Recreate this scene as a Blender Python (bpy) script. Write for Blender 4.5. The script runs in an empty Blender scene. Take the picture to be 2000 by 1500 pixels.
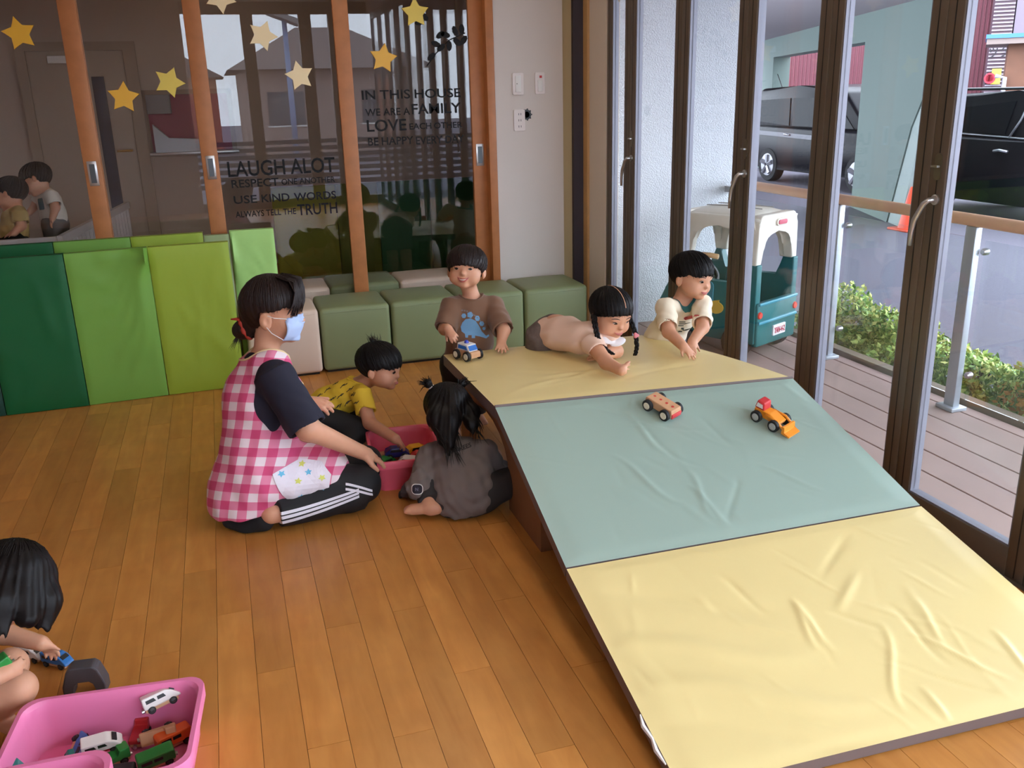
import bpy, bmesh, math, random
import numpy as np
from mathutils import Vector, Matrix

S = bpy.context.scene
COL = S.collection
PI = math.pi

# ------------------------------------------------------------------ camera
cam_d = bpy.data.cameras.new('camera')
cam = bpy.data.objects.new('camera', cam_d)
COL.objects.link(cam)
cam_d.sensor_width = 36.0
cam_d.lens = 36.0 * 1766.62 / 2000.0
cam_d.clip_end = 300
RT = Vector((0.95233, -0.30395, -0.02608))
UP = Vector((0.11698, 0.28488, 0.95140))
FW = Vector((0.28175, 0.90910, -0.30685))
m = Matrix.Identity(4)
for i in range(3):
    m[i][0] = RT[i]; m[i][1] = UP[i]; m[i][2] = -FW[i]
m[2][3] = 1.5
cam.matrix_world = m
S.camera = cam

# ------------------------------------------------------------------ sky and exposure
W = bpy.data.worlds.new('overcast_sky'); S.world = W
W.use_nodes = True
bg = W.node_tree.nodes['Background']
bg.inputs[0].default_value = (0.76, 0.86, 1.0, 1)
bg.inputs[1].default_value = 10.5
S.view_settings.view_transform = 'Standard'
S.view_settings.look = 'None'
S.view_settings.gamma = 1.0
S.view_settings.use_curve_mapping = False
S.view_settings.exposure = 0.0

# ------------------------------------------------------------------ helpers
def lin(c):
    return tuple((v / 12.92 if v <= 0.04045 else ((v + 0.055) / 1.055) ** 2.4) for v in c)
def rgb(r, g, b):
    return lin((r / 255, g / 255, b / 255)) + (1.0,)

MATS = {}
def mat(name, col, rough=0.6, metal=0.0, spec=0.5, noise=None, bump=None, sheen=0.0, coat=0.0, trans=0.0, sub=0.0):
    """noise=(scale, amount) mottles the colour; bump=(scale, strength, distance) adds fine relief"""
    if name in MATS: return MATS[name]
    M = bpy.data.materials.new(name); M.use_nodes = True
    nt = M.node_tree; N = nt.nodes; L = nt.links
    b = N['Principled BSDF']
    b.inputs['Base Color'].default_value = col
    b.inputs['Roughness'].default_value = rough
    b.inputs['Metallic'].default_value = metal
    b.inputs['Specular IOR Level'].default_value = spec
    if sheen: b.inputs['Sheen Weight'].default_value = sheen
    if coat:
        b.inputs['Coat Weight'].default_value = coat; b.inputs['Coat Roughness'].default_value = 0.08
    if sub:
        b.inputs['Subsurface Weight'].default_value = sub
        b.inputs['Subsurface Radius'].default_value = (1.0, 0.35, 0.2)
        b.inputs['Subsurface Scale'].default_value = 0.006
    if noise or bump:
        tc = N.new('ShaderNodeTexCoord')
    if noise:
        n = N.new('ShaderNodeTexNoise'); n.inputs['Scale'].default_value = noise[0]; n.inputs['Detail'].default_value = 4
        L.new(tc.outputs['Object'], n.inputs['Vector'])
        mr = N.new('ShaderNodeMapRange')
        mr.inputs['From Min'].default_value = 0.3; mr.inputs['From Max'].default_value = 0.7
        mr.inputs['To Min'].default_value = 1 - noise[1]; mr.inputs['To Max'].default_value = 1 + noise[1]
        L.new(n.outputs['Fac'], mr.inputs['Value'])
        mx = N.new('ShaderNodeVectorMath'); mx.operation = 'SCALE'
        mx.inputs[0].default_value = col[:3]
        L.new(mr.outputs[0], mx.inputs['Scale'])
        L.new(mx.outputs[0], b.inputs['Base Color'])
    if bump:
        n2 = N.new('ShaderNodeTexNoise'); n2.inputs['Scale'].default_value = bump[0]; n2.inputs['Detail'].default_value = 3
        L.new(tc.outputs['Object'], n2.inputs['Vector'])
        bp = N.new('ShaderNodeBump'); bp.inputs['Strength'].default_value = bump[1]; bp.inputs['Distance'].default_value = bump[2]
        L.new(n2.outputs['Fac'], bp.inputs['Height'])
        L.new(bp.outputs[0], b.inputs['Normal'])
    MATS[name] = M
    return M

def glass(name, tint=(1, 1, 1, 1), ior=1.5, rough=0.0):
    if name in MATS: return MATS[name]
    M = bpy.data.materials.new(name); M.use_nodes = True
    nt = M.node_tree; N = nt.nodes; L = nt.links
    for n in list(N): N.remove(n)
    o = N.new('ShaderNodeOutputMaterial'); t = N.new('ShaderNodeBsdfTransparent'); g = N.new('ShaderNodeBsdfGlossy')
    t.inputs[0].default_value = tint; g.inputs['Roughness'].default_value = rough
    # same Fresnel curve on both faces of the thin pane
    geo = N.new('ShaderNodeNewGeometry'); dt = N.new('ShaderNodeVectorMath'); dt.operation = 'DOT_PRODUCT'
    L.new(geo.outputs['Incoming'], dt.inputs[0]); L.new(geo.outputs['Normal'], dt.inputs[1])
    ab = N.new('ShaderNodeMath'); ab.operation = 'ABSOLUTE'; L.new(dt.outputs['Value'], ab.inputs[0])
    om = N.new('ShaderNodeMath'); om.operation = 'SUBTRACT'; om.inputs[0].default_value = 1.0; om.use_clamp = True; L.new(ab.outputs[0], om.inputs[1])
    pw5 = N.new('ShaderNodeMath'); pw5.operation = 'POWER'; pw5.inputs[1].default_value = 5.0; L.new(om.outputs[0], pw5.inputs[0])
    f0 = ((ior - 1) / (ior + 1)) ** 2
    fm = N.new('ShaderNodeMath'); fm.operation = 'MULTIPLY_ADD'; fm.inputs[1].default_value = 1 - f0; fm.inputs[2].default_value = f0
    L.new(pw5.outputs[0], fm.inputs[0])
    mx = N.new('ShaderNodeMixShader')
    L.new(fm.outputs[0], mx.inputs[0]); L.new(t.outputs[0], mx.inputs[1]); L.new(g.outputs[0], mx.inputs[2]); L.new(mx.outputs[0], o.inputs[0])
    MATS[name] = M
    return M

def add_box(bm, x0, x1, y0, y1, z0, z1):
    vs = [bm.verts.new((x, y, z)) for x in (x0, x1) for y in (y0, y1) for z in (z0, z1)]
    for f in ((0, 1, 3, 2), (4, 6, 7, 5), (0, 4, 5, 1), (2, 3, 7, 6), (0, 2, 6, 4), (1, 5, 7, 3)):
        bm.faces.new([vs[i] for i in f])
    return vs

def bevel(bm, w, seg=2):
    bmesh.ops.bevel(bm, geom=list(bm.edges), offset=w, segments=seg, affect='EDGES', profile=0.5, clamp_overlap=True)

def to_obj(name, bm, material, parent=None, smooth=False):
    me = bpy.data.meshes.new(name)
    bmesh.ops.recalc_face_normals(bm, faces=list(bm.faces))
    bm.to_mesh(me); bm.free()
    if smooth:
        for p in me.polygons: p.use_smooth = True
    return link(name, me, material, parent)

def link(name, me, material=None, parent=None):
    o = bpy.data.objects.new(name, me)
    COL.objects.link(o)
    if material is not None and len(me.materials) == 0:
        if isinstance(material, (list, tuple)):
            for mm in material: me.materials.append(mm)
        else: me.materials.append(material)
    if parent is not None: o.parent = parent
    return o

def box(name, x0, x1, y0, y1, z0, z1, material, parent=None, bev=0.0, seg=2, smooth=None):
    bm = bmesh.new(); add_box(bm, x0, x1, y0, y1, z0, z1)
    if bev: bevel(bm, bev, seg)
    return to_obj(name, bm, material, parent, smooth=bool(bev) if smooth is None else smooth)

def smooth_by_angle(o, ang=40):
    me = o.data
    for p in me.polygons: p.use_smooth = True
    bm = bmesh.new(); bm.from_mesh(me)
    for e in bm.edges:
        if len(e.link_faces) == 2 and e.calc_face_angle(0) > math.radians(ang): e.smooth = False
    bm.to_mesh(me); bm.free()

def add_tube(bm, pts, r, seg=8, caps=True):
    """tube through pts; r a number or a list of radii"""
    pts = [Vector(p) for p in pts]
    rr = r if isinstance(r, (list, tuple, np.ndarray)) else [r] * len(pts)
    rings = []; nrm = None
    for i, p in enumerate(pts):
        a = pts[max(i - 1, 0)]; b = pts[min(i + 1, len(pts) - 1)]
        t = (b - a).normalized()
        if nrm is None:
            nrm = t.orthogonal().normalized()
        else:
            nrm = (nrm - t * nrm.dot(t))
            nrm = nrm.normalized() if nrm.length > 1e-6 else t.orthogonal().normalized()
        bn = t.cross(nrm)
        rings.append([bm.verts.new(p + (nrm * math.cos(2 * PI * k / seg) + bn * math.sin(2 * PI * k / seg)) * rr[i]) for k in range(seg)])
    for i in range(len(rings) - 1):
        for k in range(seg):
            bm.faces.new((rings[i][k], rings[i][(k + 1) % seg], rings[i + 1][(k + 1) % seg], rings[i + 1][k]))
    if caps:
        bm.faces.new(rings[0][::-1]); bm.faces.new(rings[-1])

def tube(name, pts, r, material, parent=None, seg=8):
    bm = bmesh.new(); add_tube(bm, pts, r, seg)
    return to_obj(name, bm, material, parent, smooth=True)

def add_lathe(bm, prof, axis_o, axis_d, seg=20):
    """prof = [(radius, height)...] spun about axis"""
    d = Vector(axis_d).normalized(); u = d.orthogonal().normalized(); v = d.cross(u); o = Vector(axis_o)
    rings = []
    for r, h in prof:
        rings.append([bm.verts.new(o + d * h + (u * math.cos(2 * PI * k / seg) + v * math.sin(2 * PI * k / seg)) * max(r, 1e-4)) for k in range(seg)])
    for i in range(len(rings) - 1):
        for k in range(seg):
            bm.faces.new((rings[i][k], rings[i][(k + 1) % seg], rings[i + 1][(k + 1) % seg], rings[i + 1][k]))
    bm.faces.new(rings[0][::-1]); bm.faces.new(rings[-1])

def lathe(name, prof, o, d, material, parent=None, seg=20):
    bm = bmesh.new(); add_lathe(bm, prof, o, d, seg)
    ob = to_obj(name, bm, material, parent); smooth_by_angle(ob, 35)
    return ob

def prism(name, poly, frame, thick, material, parent=None, bev=0.0, seg=2, smooth=False):
    """extrude a 2-D polygon; frame=(origin,U,V,N): the plate runs from 0 to thick along N"""
    o, U, V, N = [Vector(a) for a in frame]
    bm = bmesh.new()
    a = [bm.verts.new(o + U * x + V * y) for x, y in poly]
    b = [bm.verts.new(o + U * x + V * y + N * thick) for x, y in poly]
    n = len(poly)
    bm.faces.new(a[::-1]); bm.faces.new(b)
    for i in range(n): bm.faces.new((a[i], a[(i + 1) % n], b[(i + 1) % n], b[i]))
    if bev: bevel(bm, bev, seg)
    return to_obj(name, bm, material, parent, smooth=smooth)

def rrect(w, h, r, n=5, cx=0, cy=0):
    out = []
    for (sx, sy, a0) in ((1, 1, 0), (-1, 1, 90), (-1, -1, 180), (1, -1, 270)):
        for k in range(n + 1):
            a = math.radians(a0 + 90 * k / n)
            out.append((cx + sx * (w / 2 - r) + r * math.cos(a), cy + sy * (h / 2 - r) + r * math.sin(a)))
    return out

def empty(name, loc, label=None, cat=None, group=None, rz=0.0):
    o = bpy.data.objects.new(name, None); COL.objects.link(o)
    o.location = loc; o.rotation_euler = (0, 0, rz); o.empty_display_size = 0.05
    if label: tag(o, label, cat, group)
    return o

def tag(o, label, cat, group=None):
    o['label'] = label; o['category'] = cat
    if group: o['group'] = group
    return o
def struct(o, label=None, cat=None):
    o['kind'] = 'structure'
    if label: o['label'] = label
    if cat: o['category'] = cat
    return o
def stuff(o):
    o['kind'] = 'stuff'; return o

def reparent(root):
    """parts were built at world positions: keep them there under the thing's Empty"""
    inv = root_matrix(root).inverted()
    for ch in root.children: ch.matrix_parent_inverse = inv
def root_matrix(root):
    return Matrix.LocRotScale(root.location, root.rotation_euler, root.scale)

def text_mesh(body, size, depth=0.0, extrude=0.0, align='LEFT', bold=0.0):
    """flat lettering as mesh data"""
    cu = bpy.data.curves.new('lettering', 'FONT'); cu.body = body; cu.size = size; cu.align_x = align
    cu.extrude = extrude; cu.offset = bold; cu.resolution_u = 3
    o = bpy.data.objects.new('lettering', cu); COL.objects.link(o)
    dg = bpy.context.evaluated_depsgraph_get()
    me = bpy.data.meshes.new_from_object(o.evaluated_get(dg))
    bpy.data.objects.remove(o); bpy.data.curves.remove(cu)
    return me

def text_obj(name, body, frame, height, material, parent=None, width=None, bold=0.0, thick=0.0006):
    """lettering in plane (origin,U,V): cap height given, optionally stretched to width"""
    me = text_mesh(body, 1.0, extrude=0.0005, bold=bold)
    co = np.zeros(len(me.vertices) * 3); me.vertices.foreach_get('co', co); co = co.reshape(-1, 3)
    x0, x1 = co[:, 0].min(), co[:, 0].max(); y1 = co[:, 1].max(); y0 = 0.0
    sy = height / 0.729
    sx = sy if width is None else width / (x1 - x0)
    o, U, V = [np.array(a, float) for a in frame]
    Nn = np.cross(U, V)
    P = o + np.outer((co[:, 0] - x0) * sx, U) + np.outer(co[:, 1] * sy, V) + np.outer(np.sign(co[:, 2]) * thick, Nn)
    me.vertices.foreach_set('co', P.ravel()); me.update()
    return link(name, me, material, parent)
# ================================================================== THE SETTING
M_wall = mat('cream_wall_paint', rgb(214, 206, 200), 0.85, bump=(90, 0.08, 0.002))
M_ceil = mat('ceiling_white', rgb(225, 222, 215), 0.9)
M_stucco = mat('white_stucco', rgb(214, 218, 222), 0.9, bump=(110, 1.0, 0.012), noise=(60, 0.03))
M_doorwood = mat('sliding_door_wood', rgb(176, 112, 64), 0.45, noise=(14, 0.10))
M_jamb = mat('wood_trim', rgb(196, 152, 98), 0.5, noise=(10, 0.06))
M_alu = mat('bronze_aluminium', rgb(104, 92, 80), 0.42, metal=0.35, noise=(6, 0.04))
M_aluL = mat('silver_aluminium_edge', rgb(128, 128, 138), 0.45, metal=0.3)
M_chrome = mat('brushed_metal', rgb(190, 190, 190), 0.3, metal=0.9)
M_glass = glass('clear_pane')
M_white = mat('white_plastic', rgb(228, 226, 222), 0.4)
M_black = mat('black_plastic', rgb(24, 24, 26), 0.4)

def plank_material():
    M = bpy.data.materials.new('varnished_plank'); M.use_nodes = True
    nt = M.node_tree; N = nt.nodes; L = nt.links; b = N['Principled BSDF']
    tc = N.new('ShaderNodeTexCoord'); oi = N.new('ShaderNodeObjectInfo')
    add = N.new('ShaderNodeVectorMath'); add.operation = 'ADD'
    sc = N.new('ShaderNodeVectorMath'); sc.operation = 'SCALE'; sc.inputs[0].default_value = (7.3, 3.1, 5.7)
    L.new(oi.outputs['Random'], sc.inputs['Scale'])
    geo = N.new('ShaderNodeNewGeometry')
    mp = N.new('ShaderNodeMapping'); mp.inputs['Scale'].default_value = (1.0, 0.16, 1.0)
    L.new(geo.outputs['Position'], add.inputs[0]); L.new(sc.outputs[0], add.inputs[1]); L.new(add.outputs[0], mp.inputs['Vector'])
    n = N.new('ShaderNodeTexNoise'); n.inputs['Scale'].default_value = 22; n.inputs['Detail'].default_value = 5; n.inputs['Distortion'].default_value = 0.6
    L.new(mp.outputs[0], n.inputs['Vector'])
    n2 = N.new('ShaderNodeTexNoise'); n2.inputs['Scale'].default_value = 9; n2.inputs['Detail'].default_value = 2
    L.new(add.outputs[0], n2.inputs['Vector'])
    r1 = N.new('ShaderNodeValToRGB')
    r1.color_ramp.elements[0].position = 0.25; r1.color_ramp.elements[0].color = rgb(190, 124, 58)
    r1.color_ramp.elements[1].position = 0.75; r1.color_ramp.elements[1].color = rgb(212, 148, 76)
    L.new(n.outputs['Fac'], r1.inputs[0])
    # plank to plank tone
    hs = N.new('ShaderNodeHueSaturation')
    mr = N.new('ShaderNodeMapRange'); mr.inputs['To Min'].default_value = 0.86; mr.inputs['To Max'].default_value = 1.09
    L.new(oi.outputs['Random'], mr.inputs['Value'])
    m2 = N.new('ShaderNodeMapRange'); m2.inputs['From Min'].default_value = 0.35; m2.inputs['From Max'].default_value = 0.7
    m2.inputs['To Min'].default_value = 0.94; m2.inputs['To Max'].default_value = 1.06
    L.new(n2.outputs['Fac'], m2.inputs['Value'])
    mu = N.new('ShaderNodeMath'); mu.operation = 'MULTIPLY'
    L.new(mr.outputs[0], mu.inputs[0]); L.new(m2.outputs[0], mu.inputs[1])
    L.new(mu.outputs[0], hs.inputs['Value']); L.new(r1.outputs[0], hs.inputs['Color'])
    L.new(hs.outputs[0], b.inputs['Base Color'])
    b.inputs['Roughness'].default_value = 0.33
    b.inputs['Specular IOR Level'].default_value = 0.42
    return M
M_plank = plank_material()
M_subfloor = mat('dark_joint', rgb(126, 76, 36), 0.8)
M_floorfar = mat('varnished_floor_beyond', rgb(192, 126, 68), 0.35, noise=(5, 0.08))

# ---- floor: slab with single planks laid on it
FZ = -0.012
floor = struct(box('floor', -4.0, 2.22, -2.5, 5.62, -0.12, FZ, M_subfloor))
floor['label'] = 'varnished honey brown plank floor of the playroom'
pw, plen = 0.1025, 0.909
bmq = bmesh.new(); add_box(bmq, 0, pw - 0.0012, 0, 1, FZ, 0.0)
me_plank = bpy.data.meshes.new('plank'); bmesh.ops.recalc_face_normals(bmq, faces=list(bmq.faces)); bmq.to_mesh(me_plank); bmq.free()
me_plank.materials.append(M_plank)
random.seed(4)
ncol = 0
xs = -1.29
YA, YB = 1.15, 5.44
while xs < 2.21:
    off = (ncol * 0.37 + random.uniform(-0.12, 0.12)) % plen
    y = YA - off
    while y < YB:
        a, b_ = max(y, YA), min(y + plen, YB)
        if b_ - a > 0.02:
            o = bpy.data.objects.new('plank', me_plank); COL.objects.link(o)
            o.location = (xs, a, 0); o.scale = (min(1.0, (2.215 - xs) / pw), b_ - a - 0.0012, 1)
            o.parent = floor
        y += plen
    xs += pw; ncol += 1
far_floor = bmesh.new()
add_box(far_floor, -4.0, -1.2915, -2.5, 5.44, FZ, 0.0); add_box(far_floor, -1.2905, 2.215, -2.5, 1.149, FZ, 0.0); add_box(far_floor, -4.0, 2.215, 5.441, 5.62, FZ, 0.0)
to_obj('floor_margin', far_floor, M_floorfar, floor)

# ---- shell
CE = 2.75
struct(box('ceiling', -4.0, 2.3, -2.6, 9.0, CE, CE + 0.15, M_ceil))
# unseen flat lamps added under the ceiling to brighten playroom and room beyond
M_fillglow = bpy.data.materials.new('fill_lamp_diffuser'); M_fillglow.use_nodes = True
_e = M_fillglow.node_tree.nodes['Principled BSDF']; _e.inputs['Emission Color'].default_value = (1.0, 0.88, 0.70, 1); _e.inputs['Emission Strength'].default_value = 6.0
for i, (lx, ly) in enumerate(((0.9, -0.4), (0.9, 2.0), (0.9, 4.2), (0.2, 7.6))):
    M_gl = M_fillglow
    if i > 2:
        M_gl = M_fillglow.copy(); M_gl.name = 'dim_fill_lamp_diffuser'; M_gl.node_tree.nodes['Principled BSDF'].inputs['Emission Strength'].default_value = 2.2
    lt_ = empty('fill_lamp', (lx, ly, CE), ['added fill lamp on the ceiling nearest the viewer, unseen', 'added fill lamp on the ceiling over the foot of the ramp, unseen', 'added fill lamp on the ceiling over the cube stools, unseen', 'added fill lamp on the ceiling of the room beyond the glass, unseen'][i], 'lamp', 'added fill lamps on the ceiling, unseen')
    box('fill_lamp_frame', lx - 0.17, lx + 0.17, ly - 0.62, ly + 0.62, CE - 0.04, CE, M_white, lt_); box('diffuser', lx - 0.15, lx + 0.15, ly - 0.6, ly + 0.6, CE - 0.045, CE - 0.0405, M_gl, lt_); reparent(lt_)
struct(box('wall_left', -4.12, -4.0, -2.6, 9.0, -0.1, CE, M_wall))
# front wall behind the viewer: tall windows between posts
wf = struct(box('wall_front', -4.0, -0.25, -2.6, -2.5, -0.1, CE, M_wall))
for i, (a, b_) in enumerate(((0.52, 0.68), (1.29, 1.455), (1.69, 1.90))):
    box('window_post', a, b_, -2.6, -2.5, 0, CE, M_alu, wf)
box('window_header', -0.25, 2.3, -2.6, -2.5, 2.60, CE, M_alu, wf)
box('window_sill', -0.25, 2.3, -2.62, -2.48, 0, 0.12, M_alu, wf)
for a, b_ in ((-0.25, 0.52), (0.68, 1.29), (1.455, 1.69), (1.90, 2.22)):
    box('pane', a, b_, -2.553, -2.547, 0.12, 2.60, M_glass, wf)

# back wall: white piece beside the sliding doors, header above them
wb = struct(box('wall_back', 1.628, 2.07, 5.46, 5.62, 0, CE, M_wall), 'white painted wall between sliding doors and the window corner')
box('header', -4.0, 1.628, 5.46, 5.62, 2.25, CE, M_wall, wb)
box('wall_return', 2.07, 2.22, 5.50, 5.62, 0, CE, M_wall, wb)
box('corner_reveal', 2.07, 2.135, 5.48, 5.50, 0, CE, mat('reveal_yellow', rgb(190, 170, 130), 0.8), wb)
box('corner_channel', 2.135, 2.20, 5.45, 5.50, 0, CE, mat('dark_channel', rgb(58, 52, 62), 0.5), wb)
trim = struct(box('trim_1', 2.20, 2.30, 5.385, 5.62, 0, CE, M_jamb, bev=0.004), 'light wood corner post')
trim2 = struct(box('trim_2', 2.215, 2.30, 5.135, 5.385, 0, CE, mat('cream_jamb', rgb(222, 208, 192), 0.8)), 'cream jamb board at the window corner')

# sliding glass doors
def sliding_door(n, x0, x1, y, pull=None, label=''):
    t = empty('door_%d' % n, ((x0 + x1) / 2, y, 0)); struct(t, label)
    d = 0.032
    sw = 0.088
    box('stile', x0, x0 + sw, y, y + d, 0.005, 2.25, M_doorwood, t, bev=0.003)
    box('stile', x1 - sw, x1, y, y + d, 0.005, 2.25, M_doorwood, t, bev=0.003)
    box('bottom_rail', x0 + sw, x1 - sw, y, y + d, 0.005, 0.16, M_doorwood, t)
    box('top_rail', x0 + sw, x1 - sw, y, y + d, 2.14, 2.25, M_doorwood, t)
    box('pane', x0 + sw, x1 - sw, y + 0.013, y + 0.018, 0.16, 2.14, M_glass, t)
    if pull is not None:
        h = box('pull_plate', pull - 0.024, pull + 0.024, y - 0.003, y + 0.001, 1.075, 1.205, M_chrome, t, bev=0.001)
        box('pull_recess', pull - 0.014, pull + 0.014, y - 0.0036, y - 0.003, 1.09, 1.19, mat('recess_grey', rgb(90, 96, 100), 0.4, metal=0.5), h)
    reparent(t)
    return t
sliding_door(1, -1.48, -0.600, 5.465, -0.647, 'leftmost wooden framed sliding glass door')
sliding_door(2, -0.688, 0.006, 5.505, -0.036, 'wooden framed sliding glass door behind the green play mats')
sliding_door(3, -0.08, 0.806, 5.545, None, 'wooden framed sliding glass door with the lettering about laughing')
sliding_door(4, 0.712, 1.585, 5.505, 1.541, 'wooden framed sliding glass door with the lettering about family, beside the white wall')
struct(box('trim_3', 1.582, 1.632, 5.44, 5.62, 0, 2.3, M_doorwood, bev=0.004), 'wooden door jamb')
sliding_door(5, -2.30, -1.40, 5.505, None, 'wooden framed sliding glass door at the far left')

# window wall: folding glass leaves in bronze aluminium
def leaf(n, y0, y1, handle=None, label=''):
    t = empty('window_%d' % n, (2.22, (y0 + y1) / 2, 0)); struct(t, label)
    X0, X1 = 2.222, 2.258
    sw = 0.069
    for a in (y0, y1 - sw):
        st = box('stile', X0, X1, a, a + sw, 0.002, 2.60, M_alu, t, bev=0.003)
        box('groove', X0 - 0.0008, X0 + 0.002, a + sw * 0.47, a + sw * 0.53, 0.01, 2.59, M_black, st)
    # silver glazing bead round the pane
    for a, b_ in ((y0 + sw, y0 + sw + 0.006), (y1 - sw - 0.006, y1 - sw)):
        box('glazing_bead', X0 + 0.004, X1 + 0.004, a, b_, 0.10, 2.50, M_aluL, t)
    box('bottom_rail', X0, X1, y0 + sw, y1 - sw, 0.002, 0.10, M_alu, t, bev=0.002)
    box('sill_bead', X0 + 0.004, X1 + 0.004, y0 + sw + 0.006, y1 - sw - 0.006, 0.10, 0.107, M_aluL, t)
    box('top_rail', X0, X1, y0 + sw, y1 - sw, 2.50, 2.60, M_alu, t)
    box('pane', 2.238, 2.244, y0 + sw + 0.006, y1 - sw - 0.006, 0.107, 2.50, M_glass, t)
    if handle is not None:
        hp = lathe('handle_rose', [(0.017, 0), (0.017, 0.006), (0.010, 0.010)], (2.222, handle, 1.13), (-1, 0, 0), M_chrome, t, 16)
        bm = bmesh.new()
        add_tube(bm, [(2.222, handle, 1.13), (2.192, handle, 1.13), (2.186, handle + 0.012, 1.118), (2.184, handle + 0.045, 1.06), (2.184, handle + 0.052, 1.02), (2.184, handle + 0.052, 0.975)], [0.009, 0.009, 0.009, 0.009, 0.008, 0.007], 10)
        to_obj('lever', bm, M_chrome, t, smooth=True)
        kp = prism('lock_plate', rrect(0.03, 0.085, 0.0145, 4, 0, 0), ((2.222, handle + 0.004, 1.235), (0, 1, 0), (0, 0, 1), (-1, 0, 0)), 0.004, mat('lock_bronze', rgb(120, 112, 96), 0.35, metal=0.7), t)
        box('thumb_turn', 2.206, 2.2185, handle - 0.006, handle + 0.022, 1.233, 1.239, M_chrome, kp)
    reparent(t)
    return t
sp = 0.588
y_hi = 4.82
n = 1
names = ['tall window leaf beside the cream jamb', 'tall window leaf behind the girl with plaits', 'tall window leaf in front of the toy truck roof',
         'tall window leaf in front of the toy truck tail', 'tall window leaf in front of the hedge', 'tall window leaf nearest on the right']
ys = [5.135, 4.82, 4.2275, 3.637, 3.06, 2.478, 1.89, 1.30, 0.71, 0.12, -0.47, -1.06, -1.65, -2.24]
for k in range(len(ys) - 1):
    a, b_ = ys[k + 1], ys[k]
    hd = None
    if k in (1, 3, 5): hd = b_ - 0.040
    leaf(k + 1, a + 0.001, b_ - 0.001, hd, names[k] if k < len(names) else 'tall window leaf outside the picture')
sill = struct(box('trim_4', 2.205, 2.29, -2.5, 5.39, -0.06, 0.003, M_alu), 'bronze sill under the folding windows')
struct(box('wall_right', 2.22, 2.30, -2.5, 5.6, 2.60, CE, M_wall), 'strip of wall above the folding windows')

# ---- the room beyond the sliding doors
M_wall2 = mat('beige_wall_beyond', rgb(186, 168, 152), 0.85)
struct(box('floor_2', -4.0, 2.3, 5.62, 9.0, -0.12, 0.0, M_floorfar), 'wooden floor of the room beyond the sliding doors')
wfar = struct(box('wall_far', -4.0, 2.3, 8.9, 9.0, 0, CE, M_wall2), 'beige far wall of the room beyond the sliding doors')
struct(box('wall_far_side', 2.3, 2.42, 5.62, 9.0, 0, CE, M_wall2), 'side wall of the room beyond')
d2 = empty('door_6', (-1.1, 8.9, 0)); struct(d2, 'beige door with a narrow dark glass strip in the far room')
M_d6 = mat('pale_door_leaf', rgb(178, 160, 142), 0.6)
box('door_leaf', -1.42, -0.66, 8.86, 8.9, 0.01, 1.93, M_d6, d2, bev=0.003)
for a, b_, c, e in ((-1.50, -1.42, 0, 2.0), (-0.66, -0.56, 0, 2.0), (-1.42, -0.66, 1.93, 2.0)):
    box('door_frame', a, b_, 8.845, 8.9, c, e, mat('door_frame_beige', rgb(166, 146, 126), 0.6), d2)
box('glass_strip', -0.94, -0.84, 8.853, 8.862, 0.42, 1.72, mat('dark_strip', rgb(58, 60, 76), 0.2), d2)
tube('door_lever', [(-0.70, 8.86, 1.10), (-0.70, 8.82, 1.10), (-0.82, 8.815, 1.10)], 0.011, mat('brass_lever', rgb(200, 160, 90), 0.3, metal=0.8), d2)
box('door_closer', -1.25, -1.05, 8.80, 8.86, 1.83, 1.89, M_white, d2, bev=0.005)
reparent(d2)
# serving hatch
ht = empty('window_20', (-0.2, 8.9, 1.05)); struct(ht, 'serving hatch in the far wall with a steel counter')
box('hatch_back', -0.53, 0.15, 8.886, 8.899, 1.07, 1.56, mat('hatch_rose', rgb(150, 62, 82), 0.7), ht)
box('hatch_cupboard', -0.53, -0.33, 8.80, 8.885, 1.40, 1.56, mat('hatch_grey', rgb(132, 126, 128), 0.6), ht, bev=0.004)
box('hatch_counter', -0.55, 0.2, 8.70, 8.885, 1.05, 1.075, M_chrome, ht, bev=0.004)
prism('hood', [(0, 0), (0.5, 0), (0.42, 0.10), (0.12, 0.12), (0, 0.24)], ((-0.50, 8.86, 1.075), (1, 0, 0), (0, 0, 1), (0, -1, 0)), 0.12, mat('steel_hood', rgb(150, 150, 152), 0.35, metal=0.7), ht)
for a, b_, c, e in ((-0.57, -0.53, 1.05, 1.60), (0.15, 0.19, 1.05, 1.60), (-0.57, 0.19, 1.56, 1.60)):
    box('hatch_frame', a, b_, 8.86, 8.9, c, e, mat('hatch_frame', rgb(150, 128, 110), 0.6), ht)
reparent(ht)
# ================================================================== OUTSIDE
DZ = -0.03
M_deck = mat('deck_composite', rgb(156, 132, 124), 0.75, noise=(3.0, 0.05), bump=(60, 0.15, 0.002))
M_dgap = mat('deck_gap_dark', rgb(38, 30, 28), 0.9)
deck = struct(box('floor_3', 2.29, 3.38, -3.0, 5.52, -0.2, DZ - 0.03, M_dgap), 'brown composite terrace deck outside the windows')
bx = 2.295
dw = 0.1665
k = 0
while bx < 3.33:
    for (a, b_) in ((-3.0, 2.175), (2.181, 5.52)):
        box('deck_board', bx, min(bx + dw - 0.006, 3.37), a, b_, DZ - 0.028, DZ, M_deck, deck, bev=0.0025, seg=1, smooth=False)
    bx += dw; k += 1
box('deck_kerb', 3.385, 3.45, -3.0, 5.52, -0.3, -0.005, mat('kerb_brown', rgb(128, 112, 96), 0.85), deck)
struct(box('wall_outside', 2.30, 3.42, 5.52, 5.75, -0.3, CE, M_stucco), 'rough white stucco wall outside the windows')

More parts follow.
